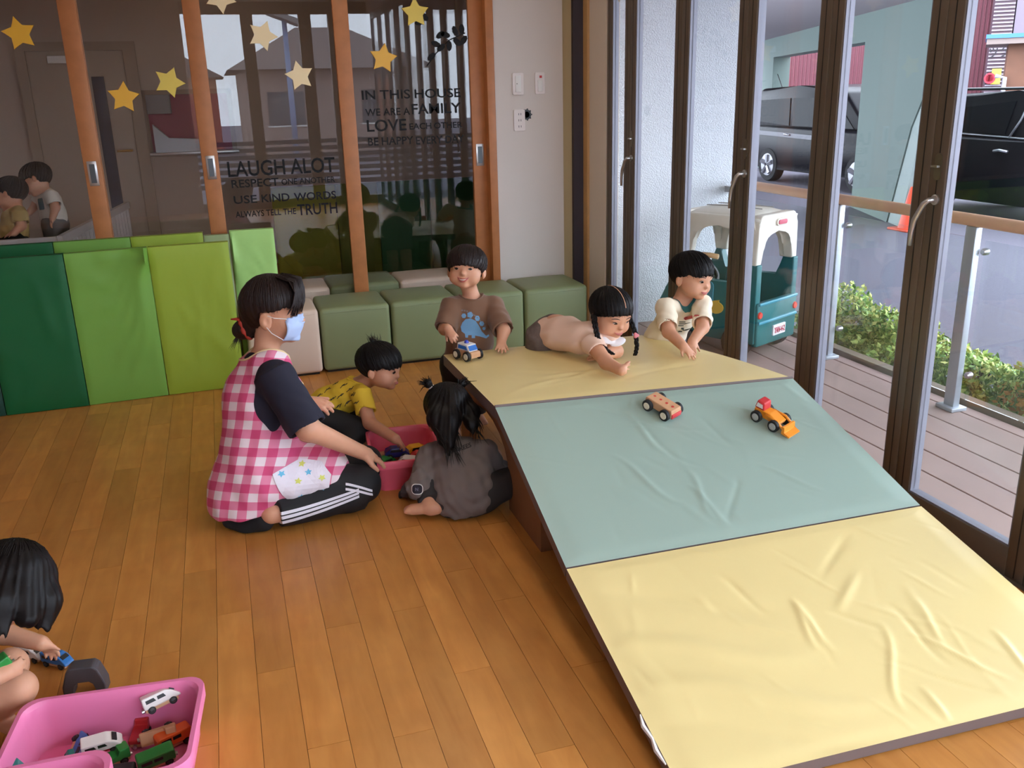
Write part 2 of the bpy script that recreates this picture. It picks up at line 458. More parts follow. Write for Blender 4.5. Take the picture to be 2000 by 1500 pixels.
# hand rail
rail = empty('handrail', (3.28, 3.4, DZ), 'wooden round handrail over glass panels on grey posts along the terrace', 'railing')
bm = bmesh.new(); add_tube(bm, [(3.28, -2.6, 0.886), (3.28, 5.40, 0.886), (3.28, 5.44, 0.886)], [0.029, 0.029, 0.024], 16)
to_obj('wooden_rail', bm, mat('handrail_wood', rgb(222, 178, 146), 0.45, noise=(9, 0.06)), rail, smooth=True)
M_post = mat('post_silver', rgb(176, 182, 190), 0.4, metal=0.4)
M_rglass = glass('railing_pane', (0.95, 0.97, 0.97, 1))
for i, py in enumerate((4.32, 3.34, 2.36, 1.38)):
    p = box('post', 3.262, 3.298, py - 0.032, py + 0.032, DZ, 0.858, M_post, rail, bev=0.003)
    box('base_plate', 3.235, 3.325, py - 0.055, py + 0.055, DZ, DZ + 0.02, M_post, p, bev=0.004)
    for z in (0.745, 0.15):
        for s in (-1, 1):
            lathe('glass_clamp', [(0.012, 0), (0.016, 0.008), (0.016, 0.03), (0.008, 0.036)], (3.30, py + s * 0.045, z), (1, 0, 0), M_chrome, p, 12)
for (a, b_) in ((4.37, 5.40), (3.39, 4.27), (2.41, 3.29), (1.43, 2.31), (-1.5, 1.33)):
    box('glass_panel', 3.306, 3.314, a, b_, 0.03, 0.80, M_rglass, rail)
box('rail_bracket', 3.26, 3.30, 5.40, 5.52, 0.82, 0.86, M_chrome, rail)
reparent(rail)

# ground
M_asphalt = mat('asphalt', rgb(92, 88, 100), 0.95, noise=(50, 0.16), bump=(160, 0.4, 0.006))
struct(box('ground', 3.45, 60, -60, 60, -0.5, -0.30, M_asphalt), 'grey asphalt drive beyond the terrace')
struct(box('ground_2', -60, 3.45, -60, -2.65, -0.5, -0.30, M_asphalt), 'ground in front of the building')

# hedge: trunks with clouds of small leaves, one bush each
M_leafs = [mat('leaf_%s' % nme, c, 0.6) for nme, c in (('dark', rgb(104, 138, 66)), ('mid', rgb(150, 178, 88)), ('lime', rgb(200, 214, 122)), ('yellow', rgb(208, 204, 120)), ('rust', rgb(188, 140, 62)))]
def bush(cx, cy, rx, ry, h, n, rust, label, seed):
    rng = np.random.RandomState(seed)
    t = HEDGE
    bm = bmesh.new()
    for k in range(9):
        a = rng.uniform(0, 6.28); r = rng.uniform(0.2, 0.9)
        add_tube(bm, [(cx + 0.03 * math.cos(a), cy + 0.03 * math.sin(a), -0.30), (cx + rx * 0.5 * r * math.cos(a), cy + ry * 0.5 * r * math.sin(a), -0.05), (cx + rx * r * math.cos(a), cy + ry * r * math.sin(a), h * 0.8 - 0.3 * r * h)], [0.010, 0.007, 0.003], 5)
    br = to_obj('bush', bm, mat('bush_twig', rgb(88, 70, 52), 0.8), t)
    V = []; F = []; MI = []
    for k in range(n):
        u = rng.normal(size=3); u /= np.linalg.norm(u); rr = rng.uniform(0.55, 1.0) ** 0.6
        lump = 1 + 0.16 * math.sin(5 * u[0] + seed) + 0.14 * math.sin(7 * u[1] + 2 * seed) + 0.1 * math.sin(9 * u[2])
        H = (h + 0.30) / 2
        c = np.array([cx, cy, -0.30 + H]) + u * rr * lump * np.array([rx, ry, H])
        if c[2] < -0.28: continue
        a = rng.normal(size=3); a /= np.linalg.norm(a); b2 = np.cross(a, u + rng.normal(size=3) * 0.5); nb = np.linalg.norm(b2)
        if nb < 1e-3: continue
        b2 /= nb
        L_ = rng.uniform(0.013, 0.026); w = L_ * 0.55
        i0 = len(V)
        cr = np.cross(a, b2)
        V += [c - a * L_, c - b2 * w + cr * 0.002, c + a * L_, c + b2 * w + cr * 0.002]
        F.append((i0, i0 + 1, i0 + 2, i0 + 3))
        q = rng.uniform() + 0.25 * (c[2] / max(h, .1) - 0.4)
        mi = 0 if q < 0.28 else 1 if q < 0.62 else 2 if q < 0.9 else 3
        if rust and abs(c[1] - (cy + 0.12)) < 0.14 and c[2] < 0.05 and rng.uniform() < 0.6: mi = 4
        MI.append(mi)
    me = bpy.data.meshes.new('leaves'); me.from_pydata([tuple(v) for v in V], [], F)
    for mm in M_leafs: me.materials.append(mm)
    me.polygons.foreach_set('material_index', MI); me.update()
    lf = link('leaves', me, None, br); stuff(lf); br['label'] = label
HEDGE = empty('hedge', (3.78, 3.8, -0.30), 'green and yellow-leaved hedge behind the glass railing', 'hedge')
bush(3.78, 4.85, 0.26, 0.36, 0.20, 5500, False, 'green bush of the hedge behind the toy truck', 1)
bush(3.78, 4.30, 0.26, 0.36, 0.18, 5500, False, 'rounded yellow-green bush of the hedge between two window leaves', 2)
bush(3.78, 3.72, 0.26, 0.34, 0.09, 4800, False, 'low yellow-green bush of the hedge left of the near rail post', 3)
bush(3.78, 3.12, 0.26, 0.38, 0.20, 5500, True, 'bush of the hedge with a rust-coloured patch, right of the rail post', 4)
bush(3.78, 2.45, 0.26, 0.40, 0.22, 4000, False, 'hedge bush at the right edge of the picture', 5)
reparent(HEDGE)

# carport wall with an opening (runs away from the house at an angle)
A = Vector((8.2, 9.4, 0)); D = Vector((0.368, 0.930, 0)).normalized(); NRM = Vector((D.y, -D.x, 0))
M_cport = mat('carport_green_grey', rgb(98, 112, 107), 0.85, noise=(0.6, 0.02))
cw = empty('wall_carport', (A.x, A.y, -0.3)); struct(cw, 'pale green carport wall with an opening towards the van')
def along(t, off=0, z=0): 
    p = A + D * t + NRM * off; return (p.x, p.y, z)
def wall_piece(name, t0, t1, z0, z1, off0=0.0, off1=0.35, mt=None, par=None):
    bm = bmesh.new(); vs = []
    for t in (t0, t1):
        for of in (off0, off1):
            for z in (z0, z1): vs.append(bm.verts.new(along(t, of, z)))
    for f in ((0, 1, 3, 2), (4, 6, 7, 5), (0, 4, 5, 1), (2, 3, 7, 6), (0, 2, 6, 4), (1, 5, 7, 3)): bm.faces.new([vs[i] for i in f])
    return to_obj(name, bm, mt or M_cport, par)
prism('pier', [(0.86, -0.3), (2.53, -0.3), (2.53, 2.45), (-0.25, 2.45), (-0.25, 1.6), (0.30, 0.95)], (along(0, 0, 0), tuple(D), (0, 0, 1), tuple(NRM)), 0.35, M_cport, cw)
wall_piece('lintel', 2.53, 8.93, 2.06, 2.45, par=cw)
wall_piece('pier', 8.93, 11.5, -0.3, 2.45, par=cw)
prism('pier_lit_face', [(0.40, -0.3), (0.86, -0.3), (0.30, 0.95), (-0.25, 1.6), (-0.25, 1.25), (0.05, 0.75)], (along(0, 0.02, 0), tuple(D), (0, 0, 1), tuple(NRM)), 0.30, mat('carport_lit_tone', rgb(138, 150, 146), 0.85), cw)  # pier's end face, with the light on it put into a paler colour
reparent(cw)
sof = bmesh.new()
pts = [(2.30, 19.5), (2.30, -0.2), (3.2, -0.2), (8.0, 7.0), (8.2 - 0.3 * D.x + .35 * NRM.x, 9.4 - 0.3 * D.y + .35 * NRM.y), (12.6, 19.5)]
vb = [sof.verts.new((x, y, 2.45)) for x, y in pts]; vt = [sof.verts.new((x, y, 2.62)) for x, y in pts]
sof.faces.new(vb[::-1]); sof.faces.new(vt)
for i in range(len(pts)): sof.faces.new((vb[i], vb[(i + 1) % len(pts)], vt[(i + 1) % len(pts)], vt[i]))
struct(to_obj('soffit', sof, mat('soffit_grey', rgb(150, 142, 146), 0.85)), 'pale grey soffit over terrace and drive')

# red ribbed hall, louvred block and brown shed
hall = empty('red_hall', (20, 24, -0.3), 'red metal hall with vertical ribs behind the carport', 'building')
M_red = mat('red_cladding', rgb(104, 50, 60), 0.6, noise=(1.0, 0.03))
H0 = Vector((10.5, 27.0)); H1 = Vector((19.2, 19.8))
hd = (H1 - H0).normalized(); hn = Vector((-hd.y, hd.x))
Lh = (H1 - H0).length
bm = bmesh.new(); prev = None; nrib = 110
for k in range(nrib + 1):
    for j, of in ((0, 0.0), (0.7, 0.0), (0.8, -0.05), (0.95, -0.05)):
        p = H0 + hd * (Lh * (k + j) / (nrib + 1)) + hn * of
        cur = (bm.verts.new((p.x, p.y, -0.3)), bm.verts.new((p.x, p.y, 6.5)))
        if prev: bm.faces.new((prev[0], cur[0], cur[1], prev[1]))
        prev = cur
to_obj('ribbed_cladding', bm, M_red, hall)
bm = bmesh.new()
q = [H0 + hn * 0.1, H1 + hn * 0.1, H1 + hn * 5, H0 + hn * 5]
vb = [bm.verts.new((p.x, p.y, -0.3)) for p in q]; vt = [bm.verts.new((p.x, p.y, 6.45)) for p in q]
bm.faces.new(vb[::-1]); bm.faces.new(vt)
for i in range(4): bm.faces.new((vb[i], vb[(i + 1) % 4], vt[(i + 1) % 4], vt[i]))
to_obj('hall_body', bm, M_red, hall)
reparent(hall)
# ---- vehicles on the drive
M_carblk = mat('car_paint_black', rgb(14, 13, 18), 0.35, spec=0.12)
M_carglass = mat('car_dark_glass', rgb(16, 18, 22), 0.15, spec=0.08)
M_windsh = mat('car_windscreen', rgb(120, 140, 155), 0.05, spec=1.0)
M_tyre = mat('tyre_rubber', rgb(28, 28, 30), 0.85)
M_rim = mat('alloy_rim', rgb(168, 168, 174), 0.3, metal=0.8)
def vehicle(name, label, rear_near, fwd, side, L, Wd, lower, green, side_glass, wheels, wr, screen, extras):
    """lower/green: side profiles (x forward from the rear, z above ground)"""
    F = Vector(fwd).normalized(); Sd = Vector(side).normalized(); Z = Vector((0, 0, 1)); g = -0.30
    o = Vector((rear_near[0], rear_near[1], g))
    t = empty(name, (o.x + F.x * L / 2 + Sd.x * Wd / 2, o.y + F.y * L / 2 + Sd.y * Wd / 2, g), label, 'car')
    b = prism('body', lower, (o, F, Z, Sd), Wd, M_carblk, t, bev=0.05, seg=3); smooth_by_angle(b, 35)
    r = prism('cabin', green, (o + Sd * 0.10, F, Z, Sd), Wd - 0.20, M_carblk, t, bev=0.06, seg=3); smooth_by_angle(r, 35)
    for poly in side_glass:
        for off in (0.088, Wd - 0.10):
            prism('side_window', poly, (o + Sd * off, F, Z, Sd), 0.012, M_carglass, t)
    prism('windscreen', screen, (o + Sd * 0.2, F, Z, Sd), Wd - 0.4, M_windsh, t)
    for x in wheels:
        for off, sg in ((-0.01, 1), (Wd - 0.20, -1)):
            p = o + F * x + Sd * off + Z * wr
            w = lathe('wheel', [(wr * 0.62, 0.0), (wr * 0.95, 0.0), (wr, 0.03), (wr, 0.19), (wr * 0.9, 0.21)], p, Sd, M_tyre, t, 28)
            q = o + F * x + Z * wr + Sd * (-0.015 if sg == 1 else Wd + 0.0)
            bm = bmesh.new(); add_lathe(bm, [(wr * 0.66, 0), (wr * 0.66, 0.015), (wr * 0.58, 0.018), (wr * 0.56, 0.01)], q, Sd, 24)
            for k in range(5):
                a = 2 * PI * k / 5 + 0.3
                d = F * math.cos(a) + Z * math.sin(a)
                add_tube(bm, [q + d * 0.03 - Sd * 0.006, q + d * wr * 0.6 - Sd * 0.006], [0.035, 0.045], 6)
            to_obj('rim', bm, M_rim, w)
    extras(t, o, F, Sd, Z)
    reparent(t); return t
def van_extras(t, o, F, Sd, Z):
    tube('aerial', [o + F * 0.75 + Sd * 0.3 + Z * 1.74, o + F * 0.55 + Sd * 0.3 + Z * 2.0], 0.008, M_black, t)
    for x in (1.55, 2.75):
        tube('door_handle', [o + F * x + Z * 0.90 - Sd * 0.02, o + F * (x - 0.18) + Z * 0.91 - Sd * 0.02], 0.018, M_rim, t)
    box_p = [(0.3, 0.96), (2.9, 0.90), (2.9, 0.82), (0.3, 0.88)]
    prism('side_moulding', box_p, (o - Sd * 0.012, F, Z, Sd), 0.012, mat('moulding', rgb(72, 70, 80), 0.3), t)
vehicle('van', 'dark van parked behind the carport wall opening', (10.32, 16.75), (0.0, -1.0, 0), (1, 0, 0), 4.5, 1.7,
        [(0, 0.32), (0.02, 0.95), (0.1, 1.05), (3.5, 1.02), (4.3, 0.85), (4.5, 0.62), (4.48, 0.28), (3.95, 0.24), (3.3, 0.24), (1.2, 0.24), (0.4, 0.26)],
        [(0.04, 1.0), (0.14, 1.62), (0.38, 1.74), (1.6, 1.78), (2.6, 1.74), (2.95, 1.66), (3.65, 1.0)],
        [[(0.3, 1.12), (0.36, 1.52), (1.35, 1.56), (1.35, 1.06)], [(1.45, 1.06), (1.45, 1.56), (2.4, 1.56), (2.4, 1.05)], [(2.5, 1.05), (2.5, 1.55), (2.75, 1.50), (3.25, 1.05)]],
        (0.85, 3.55), 0.32, [(2.97, 1.62), (2.99, 1.60), (3.63, 1.04), (3.60, 1.03)], van_extras)
def suv_extras(t, o, F, Sd, Z):
    for off in (0.2, 1.5):
        tube('roof_rail', [o + F * 0.9 + Sd * off + Z * 1.62, o + F * 1.1 + Sd * off + Z * 1.68, o + F * 2.6 + Sd * off + Z * 1.68, o + F * 2.8 + Sd * off + Z * 1.62], 0.018, M_black, t)
    tube('window_trim', [o + F * 0.8 + Z * 1.13 + Sd * 0.07, o + F * 4.0 + Z * 1.03 + Sd * 0.07], 0.012, M_rim, t)
    tube('pillar_trim', [o + F * 2.18 + Z * 1.09 + Sd * 0.07, o + F * 2.32 + Z * 1.30 + Sd * 0.075, o + F * 2.40 + Z * 1.54 + Sd * 0.10], 0.014, M_rim, t)
    for x in (2.05, 3.15):
        tube('door_handle', [o + F * x + Z * 0.92 - Sd * 0.02, o + F * (x + 0.1) + Z * 0.935 - Sd * 0.035, o + F * (x + 0.22) + Z * 0.92 - Sd * 0.02], 0.018, M_rim, t)
    prism('sunroof', [(1.2, 1.665), (2.4, 1.665), (2.4, 1.675), (1.2, 1.675)], (o + Sd * 0.45, F, Z, Sd), 0.9, M_windsh, t)
vehicle('suv', 'black car parked beyond the handrail at the right', (9.55, 11.6), (0.0, -1.0, 0), (1, 0, 0), 4.9, 1.8,
        [(0, 0.4), (0.0, 0.95), (0.15, 1.10), (3.6, 1.04), (4.5, 0.95), (4.9, 0.7), (4.88, 0.35), (4.4, 0.26), (3.6, 0.26), (1.4, 0.26), (0.5, 0.28)],
        [(0.25, 1.05), (0.7, 1.45), (1.2, 1.62), (2.2, 1.66), (2.9, 1.60), (3.3, 1.48), (4.0, 1.02)],
        [[(0.85, 1.15), (1.25, 1.44), (2.2, 1.53), (2.08, 1.12)], [(2.25, 1.11), (2.42, 1.53), (2.9, 1.50), (3.3, 1.36), (3.72, 1.07)]],
        (0.95, 3.85), 0.36, [(3.32, 1.46), (3.34, 1.45), (3.98, 1.04), (3.95, 1.03)], suv_extras)
# louvred block and brown shed with a blue roof edge
M_louv = mat('louvre_grey', rgb(80, 60, 68), 0.6)
lv = empty('louvre_block', (18.3, 13.6, -0.3), 'tall block with pale horizontal louvres beside the red hall', 'building')
def slab(name, p0, p1, z0, z1, th, mt, par):
    d = (Vector(p1) - Vector(p0)).normalized(); n2 = Vector((-d.y, d.x, 0)); L_ = (Vector(p1) - Vector(p0)).length
    return prism(name, [(0, z0), (L_, z0), (L_, z1), (0, z1)], ((p0[0], p0[1], 0), d, (0, 0, 1), n2), th, mt, par)
LP0, LP1 = (18.41, 19.0, 0), (18.76, 18.72, 0)
slab('louvre_backing', LP0, LP1, -0.3, 6.0, 0.5, M_louv, lv)
M_slat = mat('louvre_slat', rgb(150, 138, 148), 0.5)
z = 1.0
while z < 4.4:
    slab('louvre_slat', (LP0[0] - 0.03, LP0[1] - 0.03, 0), (LP1[0] - 0.03, LP1[1] - 0.03, 0), z, z + 0.03, 0.04, M_slat, lv); z += 0.085
slab('corner_pier', (18.78, 18.70, 0), (20.2, 17.6, 0), -0.3, 6.0, 0.5, mat('pier_lilac', rgb(112, 100, 112), 0.7), lv)
lv.location = (18.6, 18.9, -0.3); reparent(lv)
sg = empty('warning_sign', (18.45, 18.8, 1.4), 'small yellow warning sign with a red ring on the louvre block', 'sign')
slab('sign_board', (18.46, 18.88, 0), (18.62, 18.75, 0), 1.38, 1.74, -0.03, mat('sign_yellow', rgb(206, 186, 60), 0.5), sg)
lathe('sign_ring', [(0.13, 0), (0.13, 0.02), (0.09, 0.02), (0.09, 0)], (18.40, 18.86, 1.52), (-0.7, -0.7, 0), mat('sign_red', rgb(170, 40, 56), 0.5), sg, 24)
reparent(sg)
ltr = text_obj('lettering', 'ッタ', ((18.35, 18.93, 2.02), (0.78, -0.625, 0), (0, 0, 1)), 0.27, mat('sign_ink', rgb(30, 24, 28), 0.6), None, width=0.46, bold=0.01)
tag(ltr, 'dark katakana sign letters on the louvre block', 'sign')
shed = empty('shed', (14.5, 13.4, -0.3), 'brown wooden shed with a blue roof edge behind the black car', 'shed')
slab('plank_wall', (13.97, 13.97, 0), (15.4, 12.6, 0), -0.3, 2.12, 1.5, mat('shed_brown', rgb(104, 68, 50), 0.8, noise=(4, 0.15)), shed)
slab('roof_edge', (13.52, 14.06, 0), (15.2, 12.45, 0), 2.20, 2.27, 2.0, mat('roof_blue', rgb(60, 112, 170), 0.5), shed)
slab('eaves', (13.55, 14.07, 0), (15.2, 12.48, 0), 2.10, 2.20, 1.95, mat('eaves_grey', rgb(130, 114, 108), 0.8), shed)
tube('drain_pipe', [(13.92, 13.92, -0.3), (13.92, 13.92, 1.52), (13.80, 14.02, 1.55)], 0.04, mat('pipe_white', rgb(190, 184, 192), 0.5), shed)
reparent(shed)
cone = empty('traffic_cone', (8.28, 9.50, -0.30), 'orange traffic cone beside the carport wall', 'cone')
lathe('cone_body', [(0.13, 0.03), (0.03, 0.52), (0.02, 0.54)], (8.28, 9.50, -0.30), (0, 0, 1), mat('cone_orange', rgb(196, 66, 36), 0.5), cone, 18)
box('cone_base', 8.10, 8.46, 9.32, 9.68, -0.30, -0.27, mat('cone_orange', rgb(196, 66, 36), 0.5), cone, bev=0.01)
reparent(cone)

# street behind the viewer, mirrored in the sliding doors
hs = empty('house', (6.0, -20.0, -0.3), 'pale house with a brown hipped roof, mirrored in the sliding doors', 'house')
M_hw = mat('house_wall', rgb(150, 130, 124), 0.85)
box('house_wall', 1.0, 6.6, -25.0, -19.0, -0.3, 2.35, M_hw, hs)
bm = bmesh.new()
e = [bm.verts.new(p) for p in ((0.6, -18.6, 2.35), (7.0, -18.6, 2.35), (7.0, -25.4, 2.35), (0.6, -25.4, 2.35))]
rdg = [bm.verts.new(p) for p in ((3.0, -22.0, 3.75), (4.6, -22.0, 3.75))]
for f in ((e[0], e[1], rdg[1], rdg[0]), (e[1], e[2], rdg[1]), (e[2], e[3], rdg[0], rdg[1]), (e[3], e[0], rdg[0]), (e[3], e[2], e[1], e[0])): bm.faces.new(f)
to_obj('hip_roof', bm, mat('roof_tile_brown', rgb(104, 92, 92), 0.8), hs)
for x in (1.7, 4.6):
    w_ = box('window', x, x + 1.1, -19.02, -18.97, 0.7, 1.7, mat('house_glass', rgb(80, 86, 96), 0.1), hs)
    box('window_frame', x - 0.05, x + 1.15, -19.01, -18.98, 0.65, 0.7, M_white, w_)
reparent(hs)
hs2 = empty('house', (-0.6, -27.5, -0.3), 'salmon-coloured house end left in the mirrored street', 'house')
box('house_wall', -2.2, 0.3, -29.5, -25.5, -0.3, 2.3, mat('house_salmon', rgb(176, 118, 92), 0.85), hs2)
prism('gable_roof', [(-0.3, 0), (2.8, 0), (1.25, 0.85)], ((-2.2, -29.7, 2.3), (1, 0, 0), (0, 0, 1), (0, 1, 0)), 4.4, mat('roof_tile_brown', rgb(104, 92, 92), 0.8), hs2)
reparent(hs2)
lp = empty('street_lamp', (1.6, -9.0, -0.3), 'solar street lamp on a pale pole, mirrored in the sliding doors', 'street lamp')
bm = bmesh.new(); add_tube(bm, [(1.62, -9.0, -0.3), (1.62, -9.0, 3.0)], [0.06, 0.05], 12); to_obj('pole', bm, mat('lamp_pole_blue', rgb(126, 146, 186), 0.5), lp, smooth=True)
prism('solar_panel', [(-0.35, 0.0), (0.25, -0.22), (0.35, -0.15), (-0.25, 0.07)], ((1.65, -9.3, 3.12), (1, 0, 0), (0, 0, 1), (0, 1, 0)), 0.6, mat('panel_grey', rgb(120, 118, 122), 0.4), lp)
reparent(lp)
fn = empty('slat_fence', (1.5, -6.0, -0.3), 'dark slatted garden fence, mirrored low in the sliding doors', 'fence')
for k in range(7):
    box('slat', -2.0, 7.0, -6.03, -6.0, 0.0 + k * 0.12, 0.075 + k * 0.12, mat('fence_dark', rgb(46, 48, 56), 0.6), fn)
for x in (-1.9, -0.1, 1.7, 3.5, 5.3, 6.9): box('post', x, x + 0.07, -6.0, -5.94, -0.3, 0.95, mat('fence_dark', rgb(46, 48, 56), 0.6), fn)
reparent(fn)
# ================================================================== FURNITURE AND PLAY MATS
def cloth_mat(name, col, rough=0.5, bump_s=0.25, scale=7.0, spec=0.4, dist=0.01):
    """vinyl / nylon cover: soft folds as relief, slight mottling"""
    return mat(name, col, rough, spec=spec, noise=(3.0, 0.025), bump=(scale, bump_s, dist))
M_ottG = mat('sage_vinyl', rgb(130, 142, 102), 0.42, spec=0.45, bump=(420, 0.12, 0.0008), noise=(4, 0.02))
M_ottC = mat('cream_vinyl', rgb(222, 200, 182), 0.45, spec=0.45, bump=(420, 0.12, 0.0008), noise=(4, 0.02))
M_seam = mat('seam_dark', rgb(92, 108, 74), 0.6)
def ottoman(x0, x1, y0, y1, h, mt, label, group):
    t = empty('cube_stool', ((x0 + x1) / 2, (y0 + y1) / 2, 0), label, 'stool', group)
    bm = bmesh.new(); add_box(bm, x0, x1, y0, y1, 0.012, h)
    bevel(bm, 0.022, 4)
    # pillowed top and faces
    cx, cy, cz = (x0 + x1) / 2, (y0 + y1) / 2, h / 2
    bmesh.ops.subdivide_edges(bm, edges=[e for e in bm.edges if e.calc_length() > 0.15], cuts=7, use_grid_fill=True)
    for v in bm.verts:
        a = (v.co.x - cx) / ((x1 - x0) / 2); b_ = (v.co.y - cy) / ((y1 - y0) / 2); c = (v.co.z - cz) / (h / 2)
        if c > 0.9: v.co.z += 0.014 * max(0, 1 - a * a) * max(0, 1 - b_ * b_)
        if b_ < -0.9: v.co.y -= 0.006 * max(0, 1 - a * a) * max(0, 1 - c * c)
    to_obj('cushion', bm, mt, t, smooth=True)
    box('base', x0 + 0.02, x1 - 0.02, y0 + 0.02, y1 - 0.02, 0.0, 0.02, M_black, t)
    bm = bmesh.new()
    e = 0.0015
    zc = h - 0.024
    pts = [(x0 + 0.02, y0 - e, zc), (x1 - 0.02, y0 - e, zc)]
    add_tube(bm, pts, 0.0022, 5)
    to_obj('piping', bm, mt, t)
    reparent(t); return t
go = 'cube stools in a row along the sliding doors'
ottoman(0.447, 0.842, 5.037, 5.435, 0.372, M_ottG, 'sage green cube stool next to the cream one', go)
ottoman(0.850, 1.245, 5.037, 5.435, 0.372, M_ottG, 'sage green cube stool, second from the cream one', go)
ottoman(1.253, 1.650, 5.037, 5.435, 0.372, M_ottG, 'sage green cube stool behind the boy in brown', go)
ottoman(1.658, 2.060, 5.037, 5.435, 0.372, M_ottG, 'sage green cube stool in the window corner', go)
ottoman(0.045, 0.437, 5.022, 5.372, 0.378, M_ottC, 'cream cube stool behind the masked woman', go)
g2 = 'cube stools behind the glass doors'
ottoman(0.22, 0.575, 5.63, 5.97, 0.378, M_ottC, 'cream cube stool behind the glass, left one', g2)
ottoman(0.58, 1.015, 5.63, 6.03, 0.378, M_ottG, 'sage green cube stool behind the glass doors', g2)
ottoman(1.02, 1.41, 5.63, 5.97, 0.378, M_ottC, 'cream cube stool behind the glass, right one', g2)

# folding play mats set on edge
M_m = {k: cloth_mat('mat_' + k, c, 0.5, 0.35, 5.5) for k, c in dict(forest=rgb(12, 92, 48), leaf=rgb(116, 164, 68), lime=rgb(150, 174, 54), pale=rgb(172, 220, 128), deep=rgb(12, 58, 46)).items()}
def creases(rng, n, amp, w, L=0.3, diag=None):
    out = []
    for _ in range(n):
        a = rng.uniform(0, 1, 2); th = rng.uniform(0, PI) if diag is None else rng.normal(diag, 0.35)
        l = rng.uniform(0.3, 1.0) * L
        out.append((a[0], a[1], math.cos(th), math.sin(th), l, rng.uniform(0.4, 1.0) * amp * rng.choice([1, 1, -0.6]), w * rng.uniform(0.6, 1.5)))
    return out
def crease_h(cr, u, v):
    h = np.zeros_like(u)
    for (a, b_, c, s, l, A_, w) in cr:
        dx, dy = u - a, v - b_
        t = dx * c + dy * s; d = -dx * s + dy * c
        d = d + 0.05 * np.sin(t * 9)
        h += A_ * np.exp(-(d / w) ** 2) * np.clip(1 - (t / l) ** 2, 0, 1)
    return h
def cushion_panel(name, c00, c10, c11, c01, thick, nrm, mt, parent, nu=28, nv=28, puff=0.006, cr=None, edge_mat=None, bulge=None):
    """padded slab: corners of the upper face (counter-clockwise), thickness against nrm; folds modelled on the face"""
    c00, c10, c11, c01, nrm = [np.array(a, float) for a in (c00, c10, c11, c01, nrm)]
    u, v = np.meshgrid(np.linspace(0, 1, nu), np.linspace(0, 1, nv), indexing='ij')
    P = (1 - u)[..., None] * (1 - v)[..., None] * c00 + u[..., None] * (1 - v)[..., None] * c10 + u[..., None] * v[..., None] * c11 + (1 - u)[..., None] * v[..., None] * c01
    if bulge is not None: P = P + bulge(u, v)
    edge = np.minimum(np.minimum(u, 1 - u), np.minimum(v, 1 - v))
    f = np.clip(edge / 0.06, 0, 1); f = f * f * (3 - 2 * f)
    h = puff * f
    if cr is not None: h = h + crease_h(cr, u, v) * np.clip(edge / 0.025, 0, 1)
    T = P + h[..., None] * nrm
    B = P - thick * nrm
    V = np.concatenate([T.reshape(-1, 3), B.reshape(-1, 3)]); n0 = nu * nv
    F = []; MI = []
    idx = lambda i, j: i * nv + j
    for i in range(nu - 1):
        for j in range(nv - 1):
            F.append((idx(i, j), idx(i + 1, j), idx(i + 1, j + 1), idx(i, j + 1))); MI.append(0)
            F.append((n0 + idx(i, j), n0 + idx(i, j + 1), n0 + idx(i + 1, j + 1), n0 + idx(i + 1, j))); MI.append(1 if edge_mat else 0)
    ring = [(i, 0) for i in range(nu)] + [(nu - 1, j) for j in range(1, nv)] + [(i, nv - 1) for i in range(nu - 2, -1, -1)] + [(0, j) for j in range(nv - 2, 0, -1)]
    for k in range(len(ring)):
        a, b_ = idx(*ring[k]), idx(*ring[(k + 1) % len(ring)])
        F.append((a, n0 + a, n0 + b_, b_)); MI.append(1 if edge_mat else 0)
    me = bpy.data.meshes.new(name); me.from_pydata([tuple(p) for p in V], [], F)
    me.materials.append(mt)
    if edge_mat: me.materials.append(edge_mat)
    me.polygons.foreach_set('material_index', MI)
    bm = bmesh.new(); bm.from_mesh(me); bmesh.ops.recalc_face_normals(bm, faces=list(bm.faces)); bm.to_mesh(me); bm.free()
    o = link(name, me, None, parent); smooth_by_angle(o, 50)
    return o
rng = np.random.RandomState(7)
def stand_panel(x0, x1, y0, y1, h, mt, par, cr=None, puff=0.008):
    """upright mat panel whose padded face looks to the viewer (-Y side)"""
    d = Vector((x1 - x0, y1 - y0, 0)).normalized(); nn = (d.y, -d.x, 0)
    return cushion_panel('panel', (x0, y0, 0.003), (x1, y1, 0.003), (x1, y1, h), (x0, y0, h), 0.05, nn, mt, par, 24, 30, puff, cr)
fm = empty('folding_mat', (-0.6, 4.95, 0), 'front folding play mat on edge in dark green, leaf green and lime', 'play mat')
stand_panel(-1.552, -1.172, 4.900, 4.918, 0.80, M_m['deep'], fm)
stand_panel(-1.168, -0.784, 4.918, 4.930, 0.795, M_m['forest'], fm, creases(rng, 6, 0.004, 0.05, 0.5))
fan = [(1.0, 0.95, math.cos(a), math.sin(a), 1.0, 0.012, 0.045) for a in (2.7, 3.0, 3.35, 3.6, 3.85, 4.1, 4.3)]
stand_panel(-0.780, -0.394, 4.932, 4.955, 0.795, M_m['leaf'], fm, fan, 0.006)
stand_panel(-0.390, 0.004, 4.957, 4.962, 0.795, M_m['lime'], fm, creases(rng, 10, 0.003, 0.05, 0.5, 2.3))
reparent(fm)
bmx = empty('folding_mat', (-0.5, 5.40, 0), 'rear folding play mat on edge against the glass doors, pale green at its end', 'play mat')
for a, b_, k in ((-1.66, -1.28, 'deep'), (-1.276, -0.896, 'forest'), (-0.892, -0.507, 'leaf'), (-0.503, -0.125, 'lime')):
    stand_panel(a, b_, 5.385, 5.385, 0.795, M_m[k], bmx)
fan2 = [(0.0, 0.9, math.cos(a), math.sin(a), 1.0, 0.006, 0.05) for a in (-0.25, -0.5, -0.8, -1.1)]
stand_panel(0.018, 0.262, 5.400, 5.395, 0.792, M_m['pale'], bmx, fan2)
